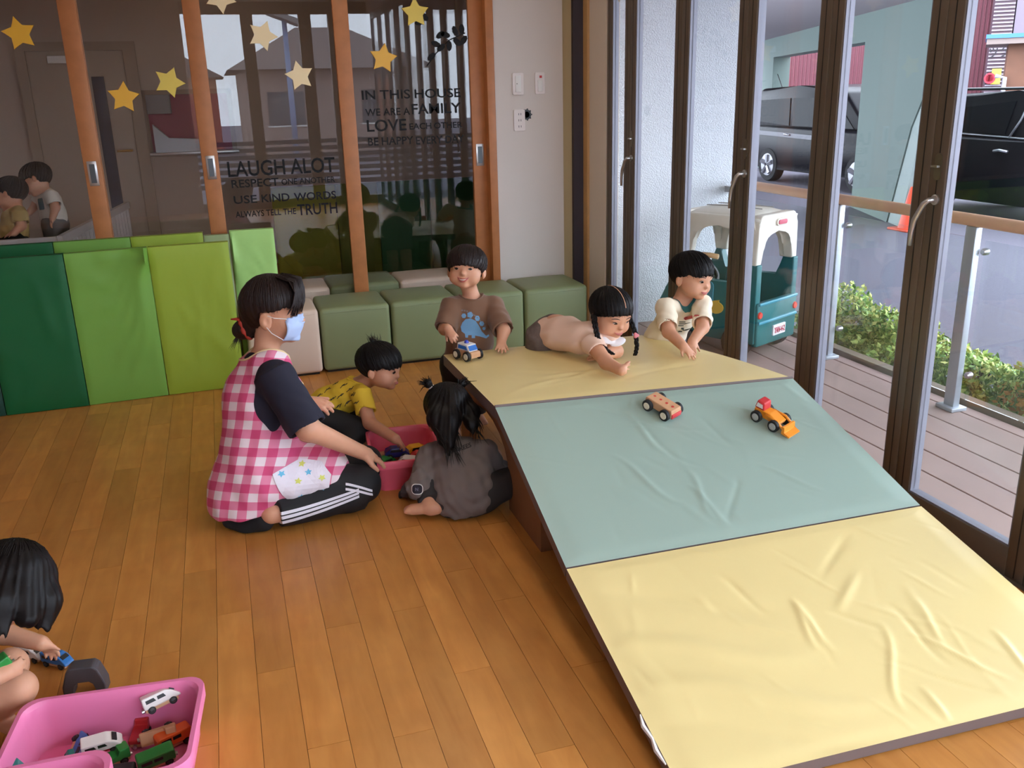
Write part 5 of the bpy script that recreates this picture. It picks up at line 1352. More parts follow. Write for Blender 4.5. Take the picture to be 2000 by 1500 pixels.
# ------------------------------------------------------------------ boy in yellow crouching at the toy box
def yellow_print():
    M = bpy.data.materials.new('yellow_tee'); M.use_nodes = True; nt = M.node_tree; N = nt.nodes; L = nt.links; b = N['Principled BSDF']
    b.inputs['Base Color'].default_value = rgb(214, 178, 40); b.inputs['Roughness'].default_value = 0.8
    return M
M_yt = mat('yellow_tee', rgb(216, 178, 44), 0.8, bump=(200, 0.2, 0.001))
fy = toddler('boy_yellow', 'toddler in a yellow tee crouching and reaching into the pink toy box', dict(
    shirt=M_yt, pants=M_dkpant, sleeve=0.62, cuff=0.044, loose=0.013, collar=M_yt, hem=((0.300, 3.895, 0.165), (-0.88, 0.25, -0.38)), seed=8, skin=M_skinD, wr=0.0022,
    hairhem=hem_fn(2.22, 1.98, 2.35, 0.80, 0.03), handN=dict(back=(0.5, 0.2, 0.8), thumb=-1, curl=(0.35, 0.35, 0.4, 0.4)),
    face=dict(smile=0.0, eye=(0.075, 0.034))))
rp = np.random.RandomState(12); M_ink = mat('print_ink', rgb(58, 52, 34), 0.8)
pp = []
for (x, y) in ((-0.13, 0.00), (-0.095, 0.028), (-0.06, 0.055), (-0.02, 0.045), (-0.065, -0.01), (-0.03, 0.0), (0.012, 0.028), (0.03, 0.005), (0.0, -0.03), (-0.10, -0.035), (0.045, -0.03), (-0.04, -0.045)):
    for j in range(4):
        a = rp.uniform(0.2, 1.2); l = rp.uniform(0.006, 0.011); cx, cy = x + (j - 1.5) * 0.0055, y + (j - 1.5) * 0.003 + rp.uniform(-0.003, 0.003)
        ca, sa = math.cos(a), math.sin(a); w2 = 0.0015
        pp.append([(cx - ca * l - sa * w2, cy - sa * l + ca * w2), (cx - ca * l + sa * w2, cy - sa * l - ca * w2), (cx + ca * l + sa * w2, cy + sa * l - ca * w2), (cx + ca * l - sa * w2, cy + sa * l + ca * w2)])
decal_on(fy['T'], poly_mesh(pp), fy['J']['chest'] - CAMF * 0.12 + CAMR * 0.02, CAMR, CAMU, -CAMF, M_ink, 'scribble_print', fy['shirt'], 0.0015)
bm = bmesh.new(); h = fy['h']
for i in range(26):
    a = rp.uniform(-0.5, 0.5); c = h.p(-0.15 + rp.uniform(-0.12, 0.10), rp.uniform(-0.14, 0.14), 0.50)
    dv = _u(h.u * 1.0 + h.f * rp.uniform(-1.0, 0.35) + h.l * rp.uniform(-0.5, 0.5)); l = rp.uniform(0.02, 0.045)
    add_tube(bm, [c, c + dv * l * 0.6, c + dv * l + h.f * rp.uniform(-0.012, 0.004)], [0.0022, 0.0015, 0.0003], 4)
stuff(to_obj('tuft', bm, M_hair, fy['cap'])); reparent(fy['root'])

# ------------------------------------------------------------------ girl in grey seen from behind
M_gray = mat('grey_tee', rgb(112, 102, 98), 0.85, bump=(250, 0.2, 0.001), noise=(6, 0.04))
M_charc = mat('charcoal_trousers', rgb(44, 42, 42), 0.85)
def gray_extra(X, h):
    P_ = h.p
    for (s, l0) in ((1, 0.40), (-1, 0.34)):
        dn = 1.0 if s > 0 else 0.62
        X.chain([P_(-0.18, s * 0.28, 0.10), P_(-0.36, s * l0, -0.30 * dn), P_(-0.48, s * (l0 - 0.05), -0.75 * dn), P_(-0.52, s * (l0 - 0.08), -1.10 * dn)], [0.20 * h.H, 0.19 * h.H, 0.13 * h.H, 0.03 * h.H], 0.02)
    X.chain([P_(-0.36, 0.0, 0.05), P_(-0.50, 0.18, -0.40), P_(-0.62, 0.28, -0.95)], [0.22 * h.H, 0.18 * h.H, 0.04 * h.H], 0.03)
fg = toddler('girl_gray', 'little girl in a grey tee with two small bunches sitting with her back turned', dict(
    shirt=M_gray, pants=M_charc, sleeve=1.5, cavity=False, cuff=0.056, loose=0.024, seed=5, skin=M_skin, wr=0.0040, wl=0.06, torso=(0.055, 0.084, 0.098, 0.105), flat=(0.75, 0.8, 0.88), pant=1.75, locks=300,
    hem=((0.74, 3.06, 0.012), (0, 0, -1)), hairhem=hem_fn(2.2, 2.2, 2.4), hairextra=gray_extra, lift=0.03,
    handN=dict(back=(-0.3, -0.2, 0.9), thumb=1, curl=(0.5, 0.5, 0.5, 0.5)), face=dict(eyes=True)))
h = fg['h']
M_band = mat('hair_band_white', rgb(230, 226, 226), 0.5)
for (l, sgn) in ((0.30, 1), (-0.30, -1)):
    c = h.p(-0.10, l, 0.44); dv = _u(h.u * 0.8 + h.l * sgn * 0.75 - h.f * 0.1)
    bm = bmesh.new(); ri = np.random.RandomState(int(20 + sgn))
    for i in range(70):
        b_ = c + (h.l * ri.normal() + h.f * ri.normal()) * 0.006
        e_ = dv + (h.l * ri.normal() + h.f * ri.normal() + h.u * ri.normal()) * 0.42; l_ = ri.uniform(0.025, 0.05)
        add_tube(bm, [b_, b_ + dv * 0.012, b_ + _u(dv + e_) * l_ * 0.7, b_ + _u(e_) * l_ + h.l * sgn * 0.012], [0.002, 0.0026, 0.0018, 0.0004], 4)
    Bn = Sdf(); Bn.ell(c + dv * 0.022, (0.017, 0.017, 0.019), None, 0.01); Bn.mesh('bunch', 0.0035, M_hair, fg['cap'], 1)
    stuff(to_obj('bunch_strands', bm, M_hair, fg['cap']))
    bm = bmesh.new(); e1 = _u(np.cross(dv, h.f)); e2 = np.cross(dv, e1)
    add_tube(bm, [c + dv * 0.004 + (e1 * math.cos(a) + e2 * math.sin(a)) * 0.0115 for a in np.linspace(0, 2 * PI, 15)], 0.0022, 5); to_obj('hair_band', bm, M_band, fg['cap'], smooth=True)
# loose long strands over the back
bm = bmesh.new(); ri = np.random.RandomState(77)
for i in range(90):
    l = ri.uniform(0.06, 0.44) if i % 6 else ri.uniform(-0.42, -0.3); a = h.p(-0.35 + 0.2 * abs(l), l, -0.05); L_ = ri.uniform(0.6, 1.35) if l > 0.12 else (ri.uniform(0.28, 0.42) if l > -0.3 else ri.uniform(0.5, 0.95))
    b_ = h.p(-0.52 + 0.15 * abs(l), l * 1.05 + ri.uniform(-0.08, 0.08), -0.05 - L_ * 0.55); c = h.p(-0.62 + ri.uniform(-0.06, 0.1), l * 0.95 + ri.uniform(-0.18, 0.18), -0.05 - L_)
    add_tube(bm, [a, (a + b_) / 2 - h.f * 0.008, b_, (b_ + c) / 2 - h.f * 0.004, c], [0.003, 0.0032, 0.0028, 0.002, 0.0004], 4)
stuff(to_obj('loose_strands', bm, M_hair, fg['cap']))
M_dark = mat('print_black', rgb(30, 28, 30), 0.8)
tm = flat_text('YANKEES', 0.016, 0.02)
n_ = _u(-CAMF * 0.8 + np.array((0.1, -0.3, 0.25)))
oo = fg['J']['neck'] * 0.62 + fg['J']['chest'] * 0.38
Ux = _u(CAMR * 0.93 + CAMU * 0.33)
decal_on(fg['T'], tm, oo - CAMF * 0.12 - CAMR * 0.016 - CAMU * 0.008, Ux, _u(np.cross(-CAMF, Ux)), -CAMF, M_dark, 'back_lettering', fg['shirt'], 0.0015)
pk = fg['J']['elN'] - CAMF * 0.12 - CAMR * 0.012 - CAMU * 0.004
decal_on(fg['T'], poly_mesh([rrect(0.044, 0.040, 0.014, 4)]), pk, CAMR, CAMU, -CAMF, M_white, 'patch_border', fg['shirt'], 0.0012)
decal_on(fg['T'], poly_mesh([rrect(0.038, 0.034, 0.012, 4)]), pk, CAMR, CAMU, -CAMF, mat('patch_navy', rgb(34, 30, 44), 0.7), 'patch', fg['shirt'], 0.0020)
decal_on(fg['T'], flat_text('N', 0.012, 0.02), pk - CAMR * 0.008 - CAMU * 0.006, CAMR, CAMU, -CAMF, mat('patch_grey', rgb(110, 110, 130), 0.7), 'patch_letter', fg['shirt'], 0.0027)
reparent(fg['root'])

# ------------------------------------------------------------------ girl with plaits lying over the ramp
M_pinkw = mat('pale_pink_blouse', rgb(226, 192, 172), 0.8, bump=(250, 0.15, 0.001))
M_plaid = mat('grey_plaid_shorts', rgb(104, 92, 88), 0.85, noise=(60, 0.15))
fp = toddler('girl_pink', 'little girl with plaits in a pale blouse leaning over the ramp', dict(
    shirt=M_pinkw, pants=M_plaid, sleeve=0.42, cuff=0.042, loose=0.014, seed=9, skin=M_skin, wr=0.0024, wl=0.06, torso=(0.05, 0.068, 0.074, 0.078), pant=0.7,
    hairhem=hem_fn(2.02, 2.02, 2.3, 0.75, 0.012), lift=0.008, lock_r=0.008,
    handN=dict(back=(-0.35, 0.75, 0.2), thumb=-1, curl=(0.15, 0.2, 0.25, 0.3), spread=0.35), handF=dict(back=(0, -0.3, 1), thumb=1, curl=(0.5, 0.5, 0.5, 0.5)),
    face=dict(smile=0.3, open_=0.012, eye=(0.08, 0.026), look=(0.02, -0.008)), foot=0.125))
h = fp['h']
def plait(pts, r, cap, tie=None):
    bm = bmesh.new(); pts = [np.array(p, float) for p in pts]
    # resample
    segs = []; 
    for i in range(len(pts) - 1):
        for t in np.linspace(0, 1, 8, endpoint=False): segs.append(pts[i] * (1 - t) + pts[i + 1] * t)
    segs.append(pts[-1]); n = len(segs)
    for ph in (0, 2 * PI / 3, 4 * PI / 3):
        path = []; rr = []
        for i, p in enumerate(segs):
            t = i / (n - 1); a = ph + t * n * 0.62
            path.append(p + (CAMR * math.cos(a) + CAMF * math.sin(2 * a) * 0.6) * r * 0.62); rr.append(r * 0.62 * (1 - 0.55 * t) + 0.0008)
        add_tube(bm, path, rr, 6)
    o = to_obj('plait', bm, M_hair, cap, smooth=True)
    if tie is not None:
        p = segs[tie]; Tt = Sdf()
        for a in range(3): Tt.ell(p + CAMR * 0.006 * math.cos(a * 2.1) + CAMU * 0.006 * math.sin(a * 2.1) - CAMF * 0.006, (0.0075, 0.0075, 0.0075), None, 0.003)
        Tt.mesh('hair_tie', 0.0025, mat('tie_pink', rgb(232, 140, 150), 0.5), o, 1)
    return o
c0 = h.p(-0.02, 0.44, -0.04); c1 = h.p(-0.02, -0.44, -0.04)
def at_cam(base, r, u, f): return base + CAMR * r + CAMU * u + CAMF * f
sgn = 1 if (c0 - c1) @ CAMR > 0 else -1
cR, cL = (c0, c1) if sgn > 0 else (c1, c0)
plait([cR, at_cam(cR, 0.018, -0.045, -0.02), at_cam(cR, 0.035, -0.095, -0.03), at_cam(cR, 0.040, -0.150, -0.03), at_cam(cR, 0.034, -0.185, -0.02)], 0.010, fp['cap'], 17)
plait([cL, at_cam(cL, 0.002, -0.05, -0.05), at_cam(cL, 0.012, -0.10, -0.06), at_cam(cL, 0.045, -0.145, -0.06), at_cam(cL, 0.075, -0.165, -0.06)], 0.011, fp['cap'])
bm = bmesh.new(); add_tube(bm, [h.p(-0.05 + 0.534 * math.sin(a), 0.0, 0.11 + 0.444 * math.cos(a)) for a in np.linspace(-0.5, 1.15, 8)], 0.0022, 4); to_obj('parting', bm, M_skin, fp['cap'])
# white flat collar
Cl = Sdf(); T = fp['T']; J = fp['J']; ax = _u(J['neck'] - J['chest'])
M_coll = mat('white_collar', rgb(232, 230, 234), 0.7)
for (r_, u_, f_, tw) in ((0.036, -0.036, -0.072, 0.25), (0.082, -0.046, -0.068, -0.30)):
    c_ = J['neck'] + CAMR * r_ + CAMU * u_ + CAMF * f_
    e1 = _u(CAMR * math.cos(tw) - CAMU * math.sin(tw)); e3 = _u(-CAMF * 0.8 + CAMU * 0.5); e2 = _u(np.cross(e3, e1))
    Cl.ell(c_, (0.036, 0.022, 0.009), np.stack([e1, e2, np.cross(e1, e2)]), 0.006)
Cl.mesh('collar', 0.0035, M_coll, fp['shirt'], 1)
reparent(fp['root'])

# ------------------------------------------------------------------ boy in the cream tee by the window
M_cream = mat('cream_tee', rgb(236, 222, 196), 0.8, bump=(250, 0.15, 0.001))
M_teal = mat('teal_rib', rgb(44, 104, 108), 0.8)
M_khaki = mat('beige_shorts', rgb(196, 172, 138), 0.8)
fw_ = toddler('boy_white', 'toddler in a cream tee with a teal collar leaning on the ramp by the window', dict(
    shirt=M_cream, pants=M_khaki, sleeve=0.84, cuff=0.043, loose=0.012, neck_hole=1.0, seed=13, skin=M_skin, wr=0.0018, pant=0.8, hem=((1.9, 3.80, 0.33), (0, 0, -1)),
    hairhem=hem_fn(2.14, 1.92, 2.30, 0.80, 0.03), lift=0.03,
    handN=dict(back=(0, -0.2, 1), thumb=-1, curl=(0.12, 0.12, 0.14, 0.16), spread=0.30), handF=dict(back=(0, -0.2, 1), thumb=1, curl=(0.15, 0.15, 0.15, 0.15), spread=0.2),
    face=dict(smile=0.2, open_=0.018, eye=(0.08, 0.024), look=(0.015, -0.006))))
T = fw_['T']; oc = fw_['J']['chest'] - CAMF * 0.13
bars = []
for (x, y, w2, h2) in ((0.012, -0.030, 0.030, 0.004), (0.014, -0.038, 0.034, 0.004), (0.008, -0.046, 0.026, 0.004), (0.018, -0.058, 0.014, 0.008), (0.030, -0.064, 0.020, 0.004), (0.010, -0.070, 0.018, 0.005)):
    bars.append([(x - w2 / 2, y - h2 / 2), (x + w2 / 2, y - h2 / 2), (x + w2 / 2, y + h2 / 2), (x - w2 / 2, y + h2 / 2)])
decal_on(T, poly_mesh(bars), oc, CAMR, CAMU, -CAMF, mat('print_green', rgb(66, 76, 66), 0.8), 'chest_print', fw_['shirt'], 0.0015)
decal_on(T, poly_mesh([circ(0.040, -0.014, 0.022, 0.009, 14)]), oc, CAMR, CAMU, -CAMF, mat('print_red', rgb(190, 86, 84), 0.8), 'chest_print', fw_['shirt'], 0.0015)
def rib_collar(fig, centre, r, material, off=0.0022):
    """neck ribbing: the strip of shirt round the neck opening, raised a little"""
    bm = bmesh.new(); bm.from_mesh(fig['shirt'].data); c = Vector(centre)
    bmesh.ops.delete(bm, geom=[f for f in bm.faces if (f.calc_center_median() - c).length > r], context='FACES')
    bm.normal_update()
    for v in list(bm.verts): v.co = v.co + v.normal * off
    return to_obj('collar', bm, material, fig['shirt'], smooth=True)
J = fw_['J']
rib_collar(fw_, J['neck'] + (J['head'] - J['neck']) * 0.10 + _u(fw_['h'].f * [1, 1, 0]) * 0.012, 0.068, M_teal)
reparent(fw_['root'])

# ------------------------------------------------------------------ girl in the left foreground
M_slate = mat('slate_tee', rgb(88, 82, 88), 0.85)
def front_extra(X, h):
    for s in (-1, 1):
        X.chain([h.p(-0.05, s * 0.31, 0.0), h.p(0.0, s * 0.37, -0.35), h.p(0.05, s * 0.34, -0.98)], [0.20 * h.H, 0.18 * h.H, 0.05 * h.H], 0.03)
        X.chain([h.p(-0.25, s * 0.25, 0.0), h.p(-0.30, s * 0.27, -0.35), h.p(-0.26, s * 0.24, -0.86)], [0.20 * h.H, 0.18 * h.H, 0.05 * h.H], 0.03)
    X.chain([h.p(-0.38, 0, 0.0), h.p(-0.42, 0, -0.60)], [0.2 * h.H, 0.12 * h.H], 0.03)
ff = toddler('girl_front', 'child with chin-length black hair playing with toy trains at the left edge', dict(
    shirt=M_slate, pants=mat('dark_shorts', rgb(60, 58, 66), 0.85), sleeve=0.55, cuff=0.045, seed=15, skin=M_skin, pant=0.62, hairextra=front_extra, hairhem=hem_fn(2.3, 2.3, 2.4), lift=0.02, hand=0.088,
    handF=dict(back=(-0.2, 0.2, 1), thumb=-1, curl=(0.35, 0.4, 0.45, 0.45)), handN=dict(back=(0.2, -0.7, 0.2), thumb=1, curl=(0.5, 0.5, 0.5, 0.5)), face=dict(eyes=True)))
reparent(ff['root'])
# ------------------------------------------------------------------ two boys in the room beyond
fa = toddler('boy_far', 'boy in a white tee and striped shorts standing in the room beyond the glass', dict(shirt=mat('white_tee_far', rgb(214, 204, 190), 0.8), pants=mat('striped_shorts', rgb(90, 84, 80), 0.8), pant=0.7, sleeve=0.8, seed=17, skin=M_skin, vox=0.006, locks=120, hand=0.08))
decal_on(fa['T'], poly_mesh([rrect(0.045, 0.07, 0.006, 2)]), fa['J']['chest'] * 0.5 + fa['J']['waist'] * 0.5 - CAMF * 0.12 - CAMR * 0.02, CAMR, CAMU, -CAMF, mat('print_teal', rgb(40, 84, 100), 0.8), 'chest_print', fa['shirt'], 0.002)
reparent(fa['root'])
fc = toddler('boy_far2', 'boy in a mustard tee in the room beyond the glass, at the left edge', dict(shirt=mat('mustard_tee', rgb(170, 142, 84), 0.8), pants=M_dkpant, sleeve=0.8, seed=19, skin=M_skinD, vox=0.006, locks=120, hand=0.08))
reparent(fc['root'])
# ------------------------------------------------------------------ the woman kneeling on the floor
J = {k: (np.array(v, float) if isinstance(v, tuple) else v) for k, v in JOINTS['teacher'].items()}
woman = empty('person', (J['pelvis'][0], J['pelvis'][1], 0.0), 'woman in a face mask and pink gingham apron kneeling beside the toy box', 'person')
h = HeadFrame(J['head'], J['f'], J['u'], J['H']); H = h.H
side = _u(J['shF'] - J['shN'])
B = Sdf(); head_prims(B, h, child=False)
B.cone(h.p(-0.10, 0, -0.22), J['neck'] + np.array((0.005, 0, -0.01)), 0.046, 0.046, 0.03)
torso_prims(B, J, (0.10, 0.135, 0.125, 0.15), (0.72, 0.74, 0.8), side, 0.05)
B.ell(J['chest'] + h.f * 0.07, (0.06, 0.11, 0.07), np.stack([_u(h.f), side, np.cross(h.f, side)]), 0.04)
for s in 'NF':
    B.cone(J['neck'] + (J['chest'] - J['neck']) * 0.25, J['sh' + s], 0.05, 0.052, 0.03)
    B.chain([J['sh' + s], J['el' + s], J['wr' + s]], [0.050, 0.041, 0.027], 0.02)
    B.chain([J['hip' + s], J['kn' + s]], [0.085, 0.062], 0.02); B.chain([J['kn' + s] + np.array((-0.02, 0, -0.02)), J['an' + s]], [0.055, 0.038], 0.02)
hand_prims(B, J['wrN'], J['hdN'] + np.array((0, 0, -0.012)), (0.15, -0.35, 0.9), 0.165, -1, (0.16, 0.18, 0.2, 0.25), 0.16, 0.2)
hand_prims(B, J['wrF'], J['hdF'], (0.2, -0.6, 0.6), 0.150, 1, (0.4, 0.45, 0.5, 0.55), 0.12, 0.2)
B.mesh('body', 0.0042, M_skin, woman, 1)
# navy tee
M_navy = mat('navy_tee', rgb(24, 24, 42), 0.85, bump=(220, 0.15, 0.001))
T = Sdf(); torso_prims(T, J, (0.10, 0.138, 0.13, 0.15), (0.72, 0.76, 0.8), side, 0.05, 0.010)
for s in 'NF':
    T.cone(J['neck'] + (J['chest'] - J['neck']) * 0.30, J['sh' + s], 0.055, 0.066, 0.04)
    e_ = J['sh' + s] + (J['el' + s] - J['sh' + s]) * 0.98; dv = _u(e_ - J['sh' + s])
    T.fcone(J['sh' + s], e_, 0.066, 0.072, 0.02); T.sub('cone', e_ - dv * 0.004, e_ + dv * 0.08, 0.062, 0.068, k=0.003)
T.sub('ell', J['neck'] + np.array((0.012, 0, 0.034)), (0.068, 0.064, 0.036), k=0.008)
T.wr = wrinkle(0.0016, 31, 0.07)
tee = T.mesh('shirt', 0.0048, M_navy, woman, 1)
# gingham apron
def gingham():
    M = bpy.data.materials.new('pink_gingham'); M.use_nodes = True; nt = M.node_tree; N = nt.nodes; L = nt.links; b = N['Principled BSDF']
    geo = N.new('ShaderNodeTexCoord')
    def stripe(vec):
        d_ = N.new('ShaderNodeVectorMath'); d_.operation = 'DOT_PRODUCT'; d_.inputs[1].default_value = vec; L.new(geo.outputs['Object'], d_.inputs[0])
        m1 = N.new('ShaderNodeMath'); m1.operation = 'FRACT'
        m0 = N.new('ShaderNodeMath'); m0.operation = 'DIVIDE'; m0.inputs[1].default_value = 0.066; L.new(d_.outputs['Value'], m0.inputs[0]); L.new(m0.outputs[0], m1.inputs[0])
        m2 = N.new('ShaderNodeMath'); m2.operation = 'GREATER_THAN'; m2.inputs[1].default_value = 0.5; L.new(m1.outputs[0], m2.inputs[0]); return m2
    a = stripe((0.93, -0.30, -0.22)); c = stripe((0.16, 0.30, 0.97))
    ad = N.new('ShaderNodeMath'); ad.operation = 'ADD'; L.new(a.outputs[0], ad.inputs[0]); L.new(c.outputs[0], ad.inputs[1])
    hf = N.new('ShaderNodeMath'); hf.operation = 'MULTIPLY'; hf.inputs[1].default_value = 0.5; L.new(ad.outputs[0], hf.inputs[0])
    cr = N.new('ShaderNodeValToRGB'); cr.color_ramp.interpolation = 'CONSTANT'
    cr.color_ramp.elements[0].color = rgb(232, 214, 220); e = cr.color_ramp.elements[1]; e.position = 0.75; e.color = rgb(206, 72, 118)
    e2 = cr.color_ramp.elements.new(0.25); e2.color = rgb(222, 130, 160)
    L.new(hf.outputs[0], cr.inputs[0]); L.new(cr.outputs[0], b.inputs['Base Color']); b.inputs['Roughness'].default_value = 0.8
    return M
M_ging = gingham()
A = Sdf()
n_, c_, wa, pv = J['neck'], J['chest'], J['waist'], J['pelvis']
A.econe(n_ + (c_ - n_) * 0.35, c_, 0.105, 0.152, side, 0.80, 0.05)
A.econe(c_, wa, 0.152, 0.150, side, 0.90, 0.05)
A.ell(c_ + h.f * 0.055 - np.array((0, 0, 0.02)), (0.085, 0.13, 0.11), np.stack([_u(h.f), side, np.cross(h.f, side)]), 0.04)
for s in 'NF':
    A.cone(n_ + (c_ - n_) * 0.28, n_ * 0.42 + J['sh' + s] * 0.58 + np.array((0, 0, -0.004)), 0.066, 0.074, 0.03)
bk = pv + np.array((-0.055, 0.01, -0.02)); 
A.econe(wa, bk, 0.150, 0.170, side, 0.80, 0.05)
A.econe(bk, bk + np.array((-0.02, 0, -0.05)), 0.165, 0.165, side, 0.75, 0.04)
thm = (J['hipN'] + J['hipF']) / 2 * 0.42 + (J['knN'] + J['knF']) / 2 * 0.58
A.econe(pv + np.array((0, 0, 0.02)), thm + np.array((0.0, -0.01, 0.035)), 0.190, 0.165, side, 0.62, 0.05)
A.sub('plane', (0, 0, 0.068), (0.10, 0, -1), k=0.006)
for s, mm in (('N', 1), ('F', 1)):
    out = -side if s == 'N' else side
    A.sub('ell', J['sh' + s] + out * 0.075 + np.array((0.006, 0, -0.100)), (0.108, 0.125, 0.150), np.stack([_u(np.cross((0, 0, 1), side)), side, (0, 0, 1)]), k=0.008)
A.sub('ell', n_ + np.array((0.018, 0, 0.015)), (0.102, 0.100, 0.056), k=0.008)
A.wr = wrinkle(0.0026, 41, 0.085, (1, 1, 0.3))
apron = A.mesh('apron', 0.0050, M_ging, woman, 2)
M_pock = mat('pocket_white', rgb(232, 226, 236), 0.8)
pc = np.array((0.139, 3.02, 0.20))
pcen = A.trace(pc - CAMF * 0.2, CAMF)[0]
pk_poly = [(-0.098, 0.040), (-0.02, 0.090), (0.055, 0.078), (0.092, 0.030), (0.080, -0.03), (0.045, -0.072), (-0.005, -0.090), (-0.045, -0.080), (-0.070, -0.04)]
pock = decal_on(A, poly_mesh([pk_poly]), pcen, CAMR, CAMU, -CAMF, M_pock, 'pocket', apron, 0.0045)
for (x, y, c) in ((-0.07, 0.040, 0), (0.015, 0.042, 0), (-0.015, 0.012, 1), (0.062, 0.020, 1), (-0.012, -0.052, 0), (0.068, -0.035, 0), (0.03, -0.068, 1), (-0.01, 0.072, 1)):
    st_ = [(x + a, y + b_) for a, b_ in star_poly(0.013, 0.0065, 1.57 + x * 9)]
    decal_on(A, poly_mesh([st_]), pcen, CAMR, CAMU, -CAMF, mat('star_blue', rgb(110, 188, 222), 0.8) if c == 0 else mat('star_lime', rgb(214, 216, 110), 0.8), 'pocket_star', pock, 0.0060)
# trousers with side stripes and socks
M_trk = mat('track_trousers', rgb(18, 18, 22), 0.75)
Q = Sdf(); Q.econe(wa * 0.3 + pv * 0.7, pv, 0.15, 0.165, side, 0.85, 0.04)
for s in 'NF':
    Q.chain([J['hip' + s], J['kn' + s] + np.array((0, 0, 0.008))], [0.098, 0.076], 0.03)
    k2 = J['kn' + s] + np.array((-0.02, 0, -0.022)); e_ = k2 + (J['an' + s] - k2) * 0.93
    Q.fcone(k2, e_, 0.070, 0.058, 0.02)
Q.sub('plane', (0, 0, 0.004), (0, 0, -1), k=0.01)
Q.wr = wrinkle(0.0016, 51, 0.07)
trs = Q.mesh('trousers', 0.0048, M_trk, woman, 1)
a0, a1 = J['anN'], J['knN']
def strip(y0a, y0b, y1a, y1b, x0, x1, n=10):
    out = []
    for i in range(n):
        t, u = i / n, (i + 1) / n
        f0 = lambda q, a, b_: a + (b_ - a) * (q ** 1.3)
        out.append([(x0 + (x1 - x0) * t, f0(t, y0a, y0b)), (x0 + (x1 - x0) * u, f0(u, y0a, y0b)), (x0 + (x1 - x0) * u, f0(u, y1a, y1b)), (x0 + (x1 - x0) * t, f0(t, y1a, y1b))])
    return out
sc_ = 3.28 / 1766.6
so = np.array(JOINTS['teacher']['anN']) - CAMF * 0.15
M_strp = mat('stripe_white', rgb(224, 222, 232), 0.7)
for (l0, l1, w0, w1) in ((-2, 40, 6.5, 5), (-11, 33, 6.5, 5), (-20.5, 26, 6, 5)):
    decal_on(Q, poly_mesh(strip(l0 * sc_, l1 * sc_, (l0 + w0) * sc_, (l1 + w1) * sc_, 14 * sc_, 165 * sc_)), so, CAMR, CAMU, -CAMF, M_strp, 'stripe', trs, 0.0018)
for (l0, l1, w0, w1) in ((52, 36, 5, 5), (42, 28, 5, 5)):
    decal_on(Q, poly_mesh(strip(l0 * sc_, l1 * sc_, (l0 + w0) * sc_, (l1 + w1) * sc_, 140 * sc_, 190 * sc_)), so, CAMR, CAMU, -CAMF, M_strp, 'stripe', trs, 0.0018)
for s in 'NF':
    K = Sdf(); foot_dir = _u(J['to' + s] - J['an' + s]); up0 = J['an' + s] + foot_dir * 0.02
    K.cone(J['an' + s] + foot_dir * 0.035 + np.array((0, 0, -0.022)), J['an' + s] + foot_dir * 0.10 + np.array((0, 0, -0.030)), 0.040, 0.036, 0.02)
    K.cone(J['an' + s] + foot_dir * 0.10 + np.array((0, 0, -0.032)), J['to' + s] + np.array((0, 0, 0.0)), 0.036, 0.026, 0.02)
    K.sub('plane', (0, 0, 0.003), (0, 0, -1), k=0.006)
    K.mesh('sock', 0.0045, mat('sock_black', rgb(20, 20, 22), 0.9), woman, 1)
# hair: cap, side-swept fringe, low bun and red scrunchie
def tex(X):
    X.chain([h.p(-0.26, 0, 0.0), h.p(-0.36, 0, -0.32)], [0.29 * H, 0.20 * H], 0.04)
    X.ell(h.p(-0.52, 0.0, -0.40), np.array((0.15, 0.16, 0.15)) * H, h.R, 0.02)
hemT = hem_fn(1.85, 2.0, 2.62, 0.9, 0.02)
cap, Hs = hair_cap('hair', h, hemT, M_hairB, woman, (0.47, 0.395, 0.425), (-0.06, 0, 0.13), (-0.12, 0.05, 0.5), tex)
strands('hair_locks', h, M_hairB, cap, 320, 61, (-0.12, 0.05, 0.5), (0.475, 0.40, 0.43), (-0.06, 0, 0.13), hemT, 0.010, 0.012)
bm = bmesh.new(); ri = np.random.RandomState(5)
near = -1 if (h.l @ CAMF) > 0 else 1
for i in range(120):
    l0 = ri.uniform(-0.22, 0.26) * 1.0; l1 = l0 * 1.05 + near * ri.uniform(0.0, 0.16)
    top = h.p(0.10 + ri.uniform(-0.08, 0.08), l0 * 0.8, 0.545); mid = h.p(0.37, l0 * 1.1, 0.34 + ri.uniform(-0.02, 0.02)); en = h.p(0.42 - 0.30 * abs(l1), l1 * 1.15, 0.00 + ri.uniform(-0.05, 0.08))
    add_tube(bm, [top, (top + mid) / 2 + (h.f * 0.06 + h.u * 0.06) * H, mid, (mid + en) / 2 + h.f * 0.03 * H, en], [0.0016, 0.0028, 0.0028, 0.0022, 0.0005], 4)
stuff(to_obj('fringe', bm, M_hairB, cap, smooth=True))
bm = bmesh.new()
for i in range(30):
    a = h.p(-0.52, ri.uniform(-0.08, 0.08), -0.42); dv = _u(-h.u + -h.f * ri.uniform(0.1, 0.7) + h.l * ri.uniform(-0.3, 0.3))
    add_tube(bm, [a, a + dv * 0.03, a + dv * ri.uniform(0.045, 0.085)], [0.0015, 0.0012, 0.0003], 4)
stuff(to_obj('bun_wisps', bm, M_hairB, cap))
bm = bmesh.new()
bcn = h.p(-0.44, 0.0, -0.35); dv = _u(-h.f * 0.8 - h.u * 0.4); e1 = _u(np.cross(dv, h.u)); e2 = np.cross(dv, e1)
add_tube(bm, [bcn + (e1 * math.cos(a) + e2 * math.sin(a)) * (0.041 + 0.003 * math.sin(a * 7)) for a in np.linspace(0, 2 * PI, 33)], [0.0075 + 0.002 * math.sin(k * 1.7) for k in range(33)], 7)
M_scr = mat('scrunchie_red', rgb(172, 52, 36), 0.7)
scr = to_obj('scrunchie', bm, M_scr, cap, smooth=True)
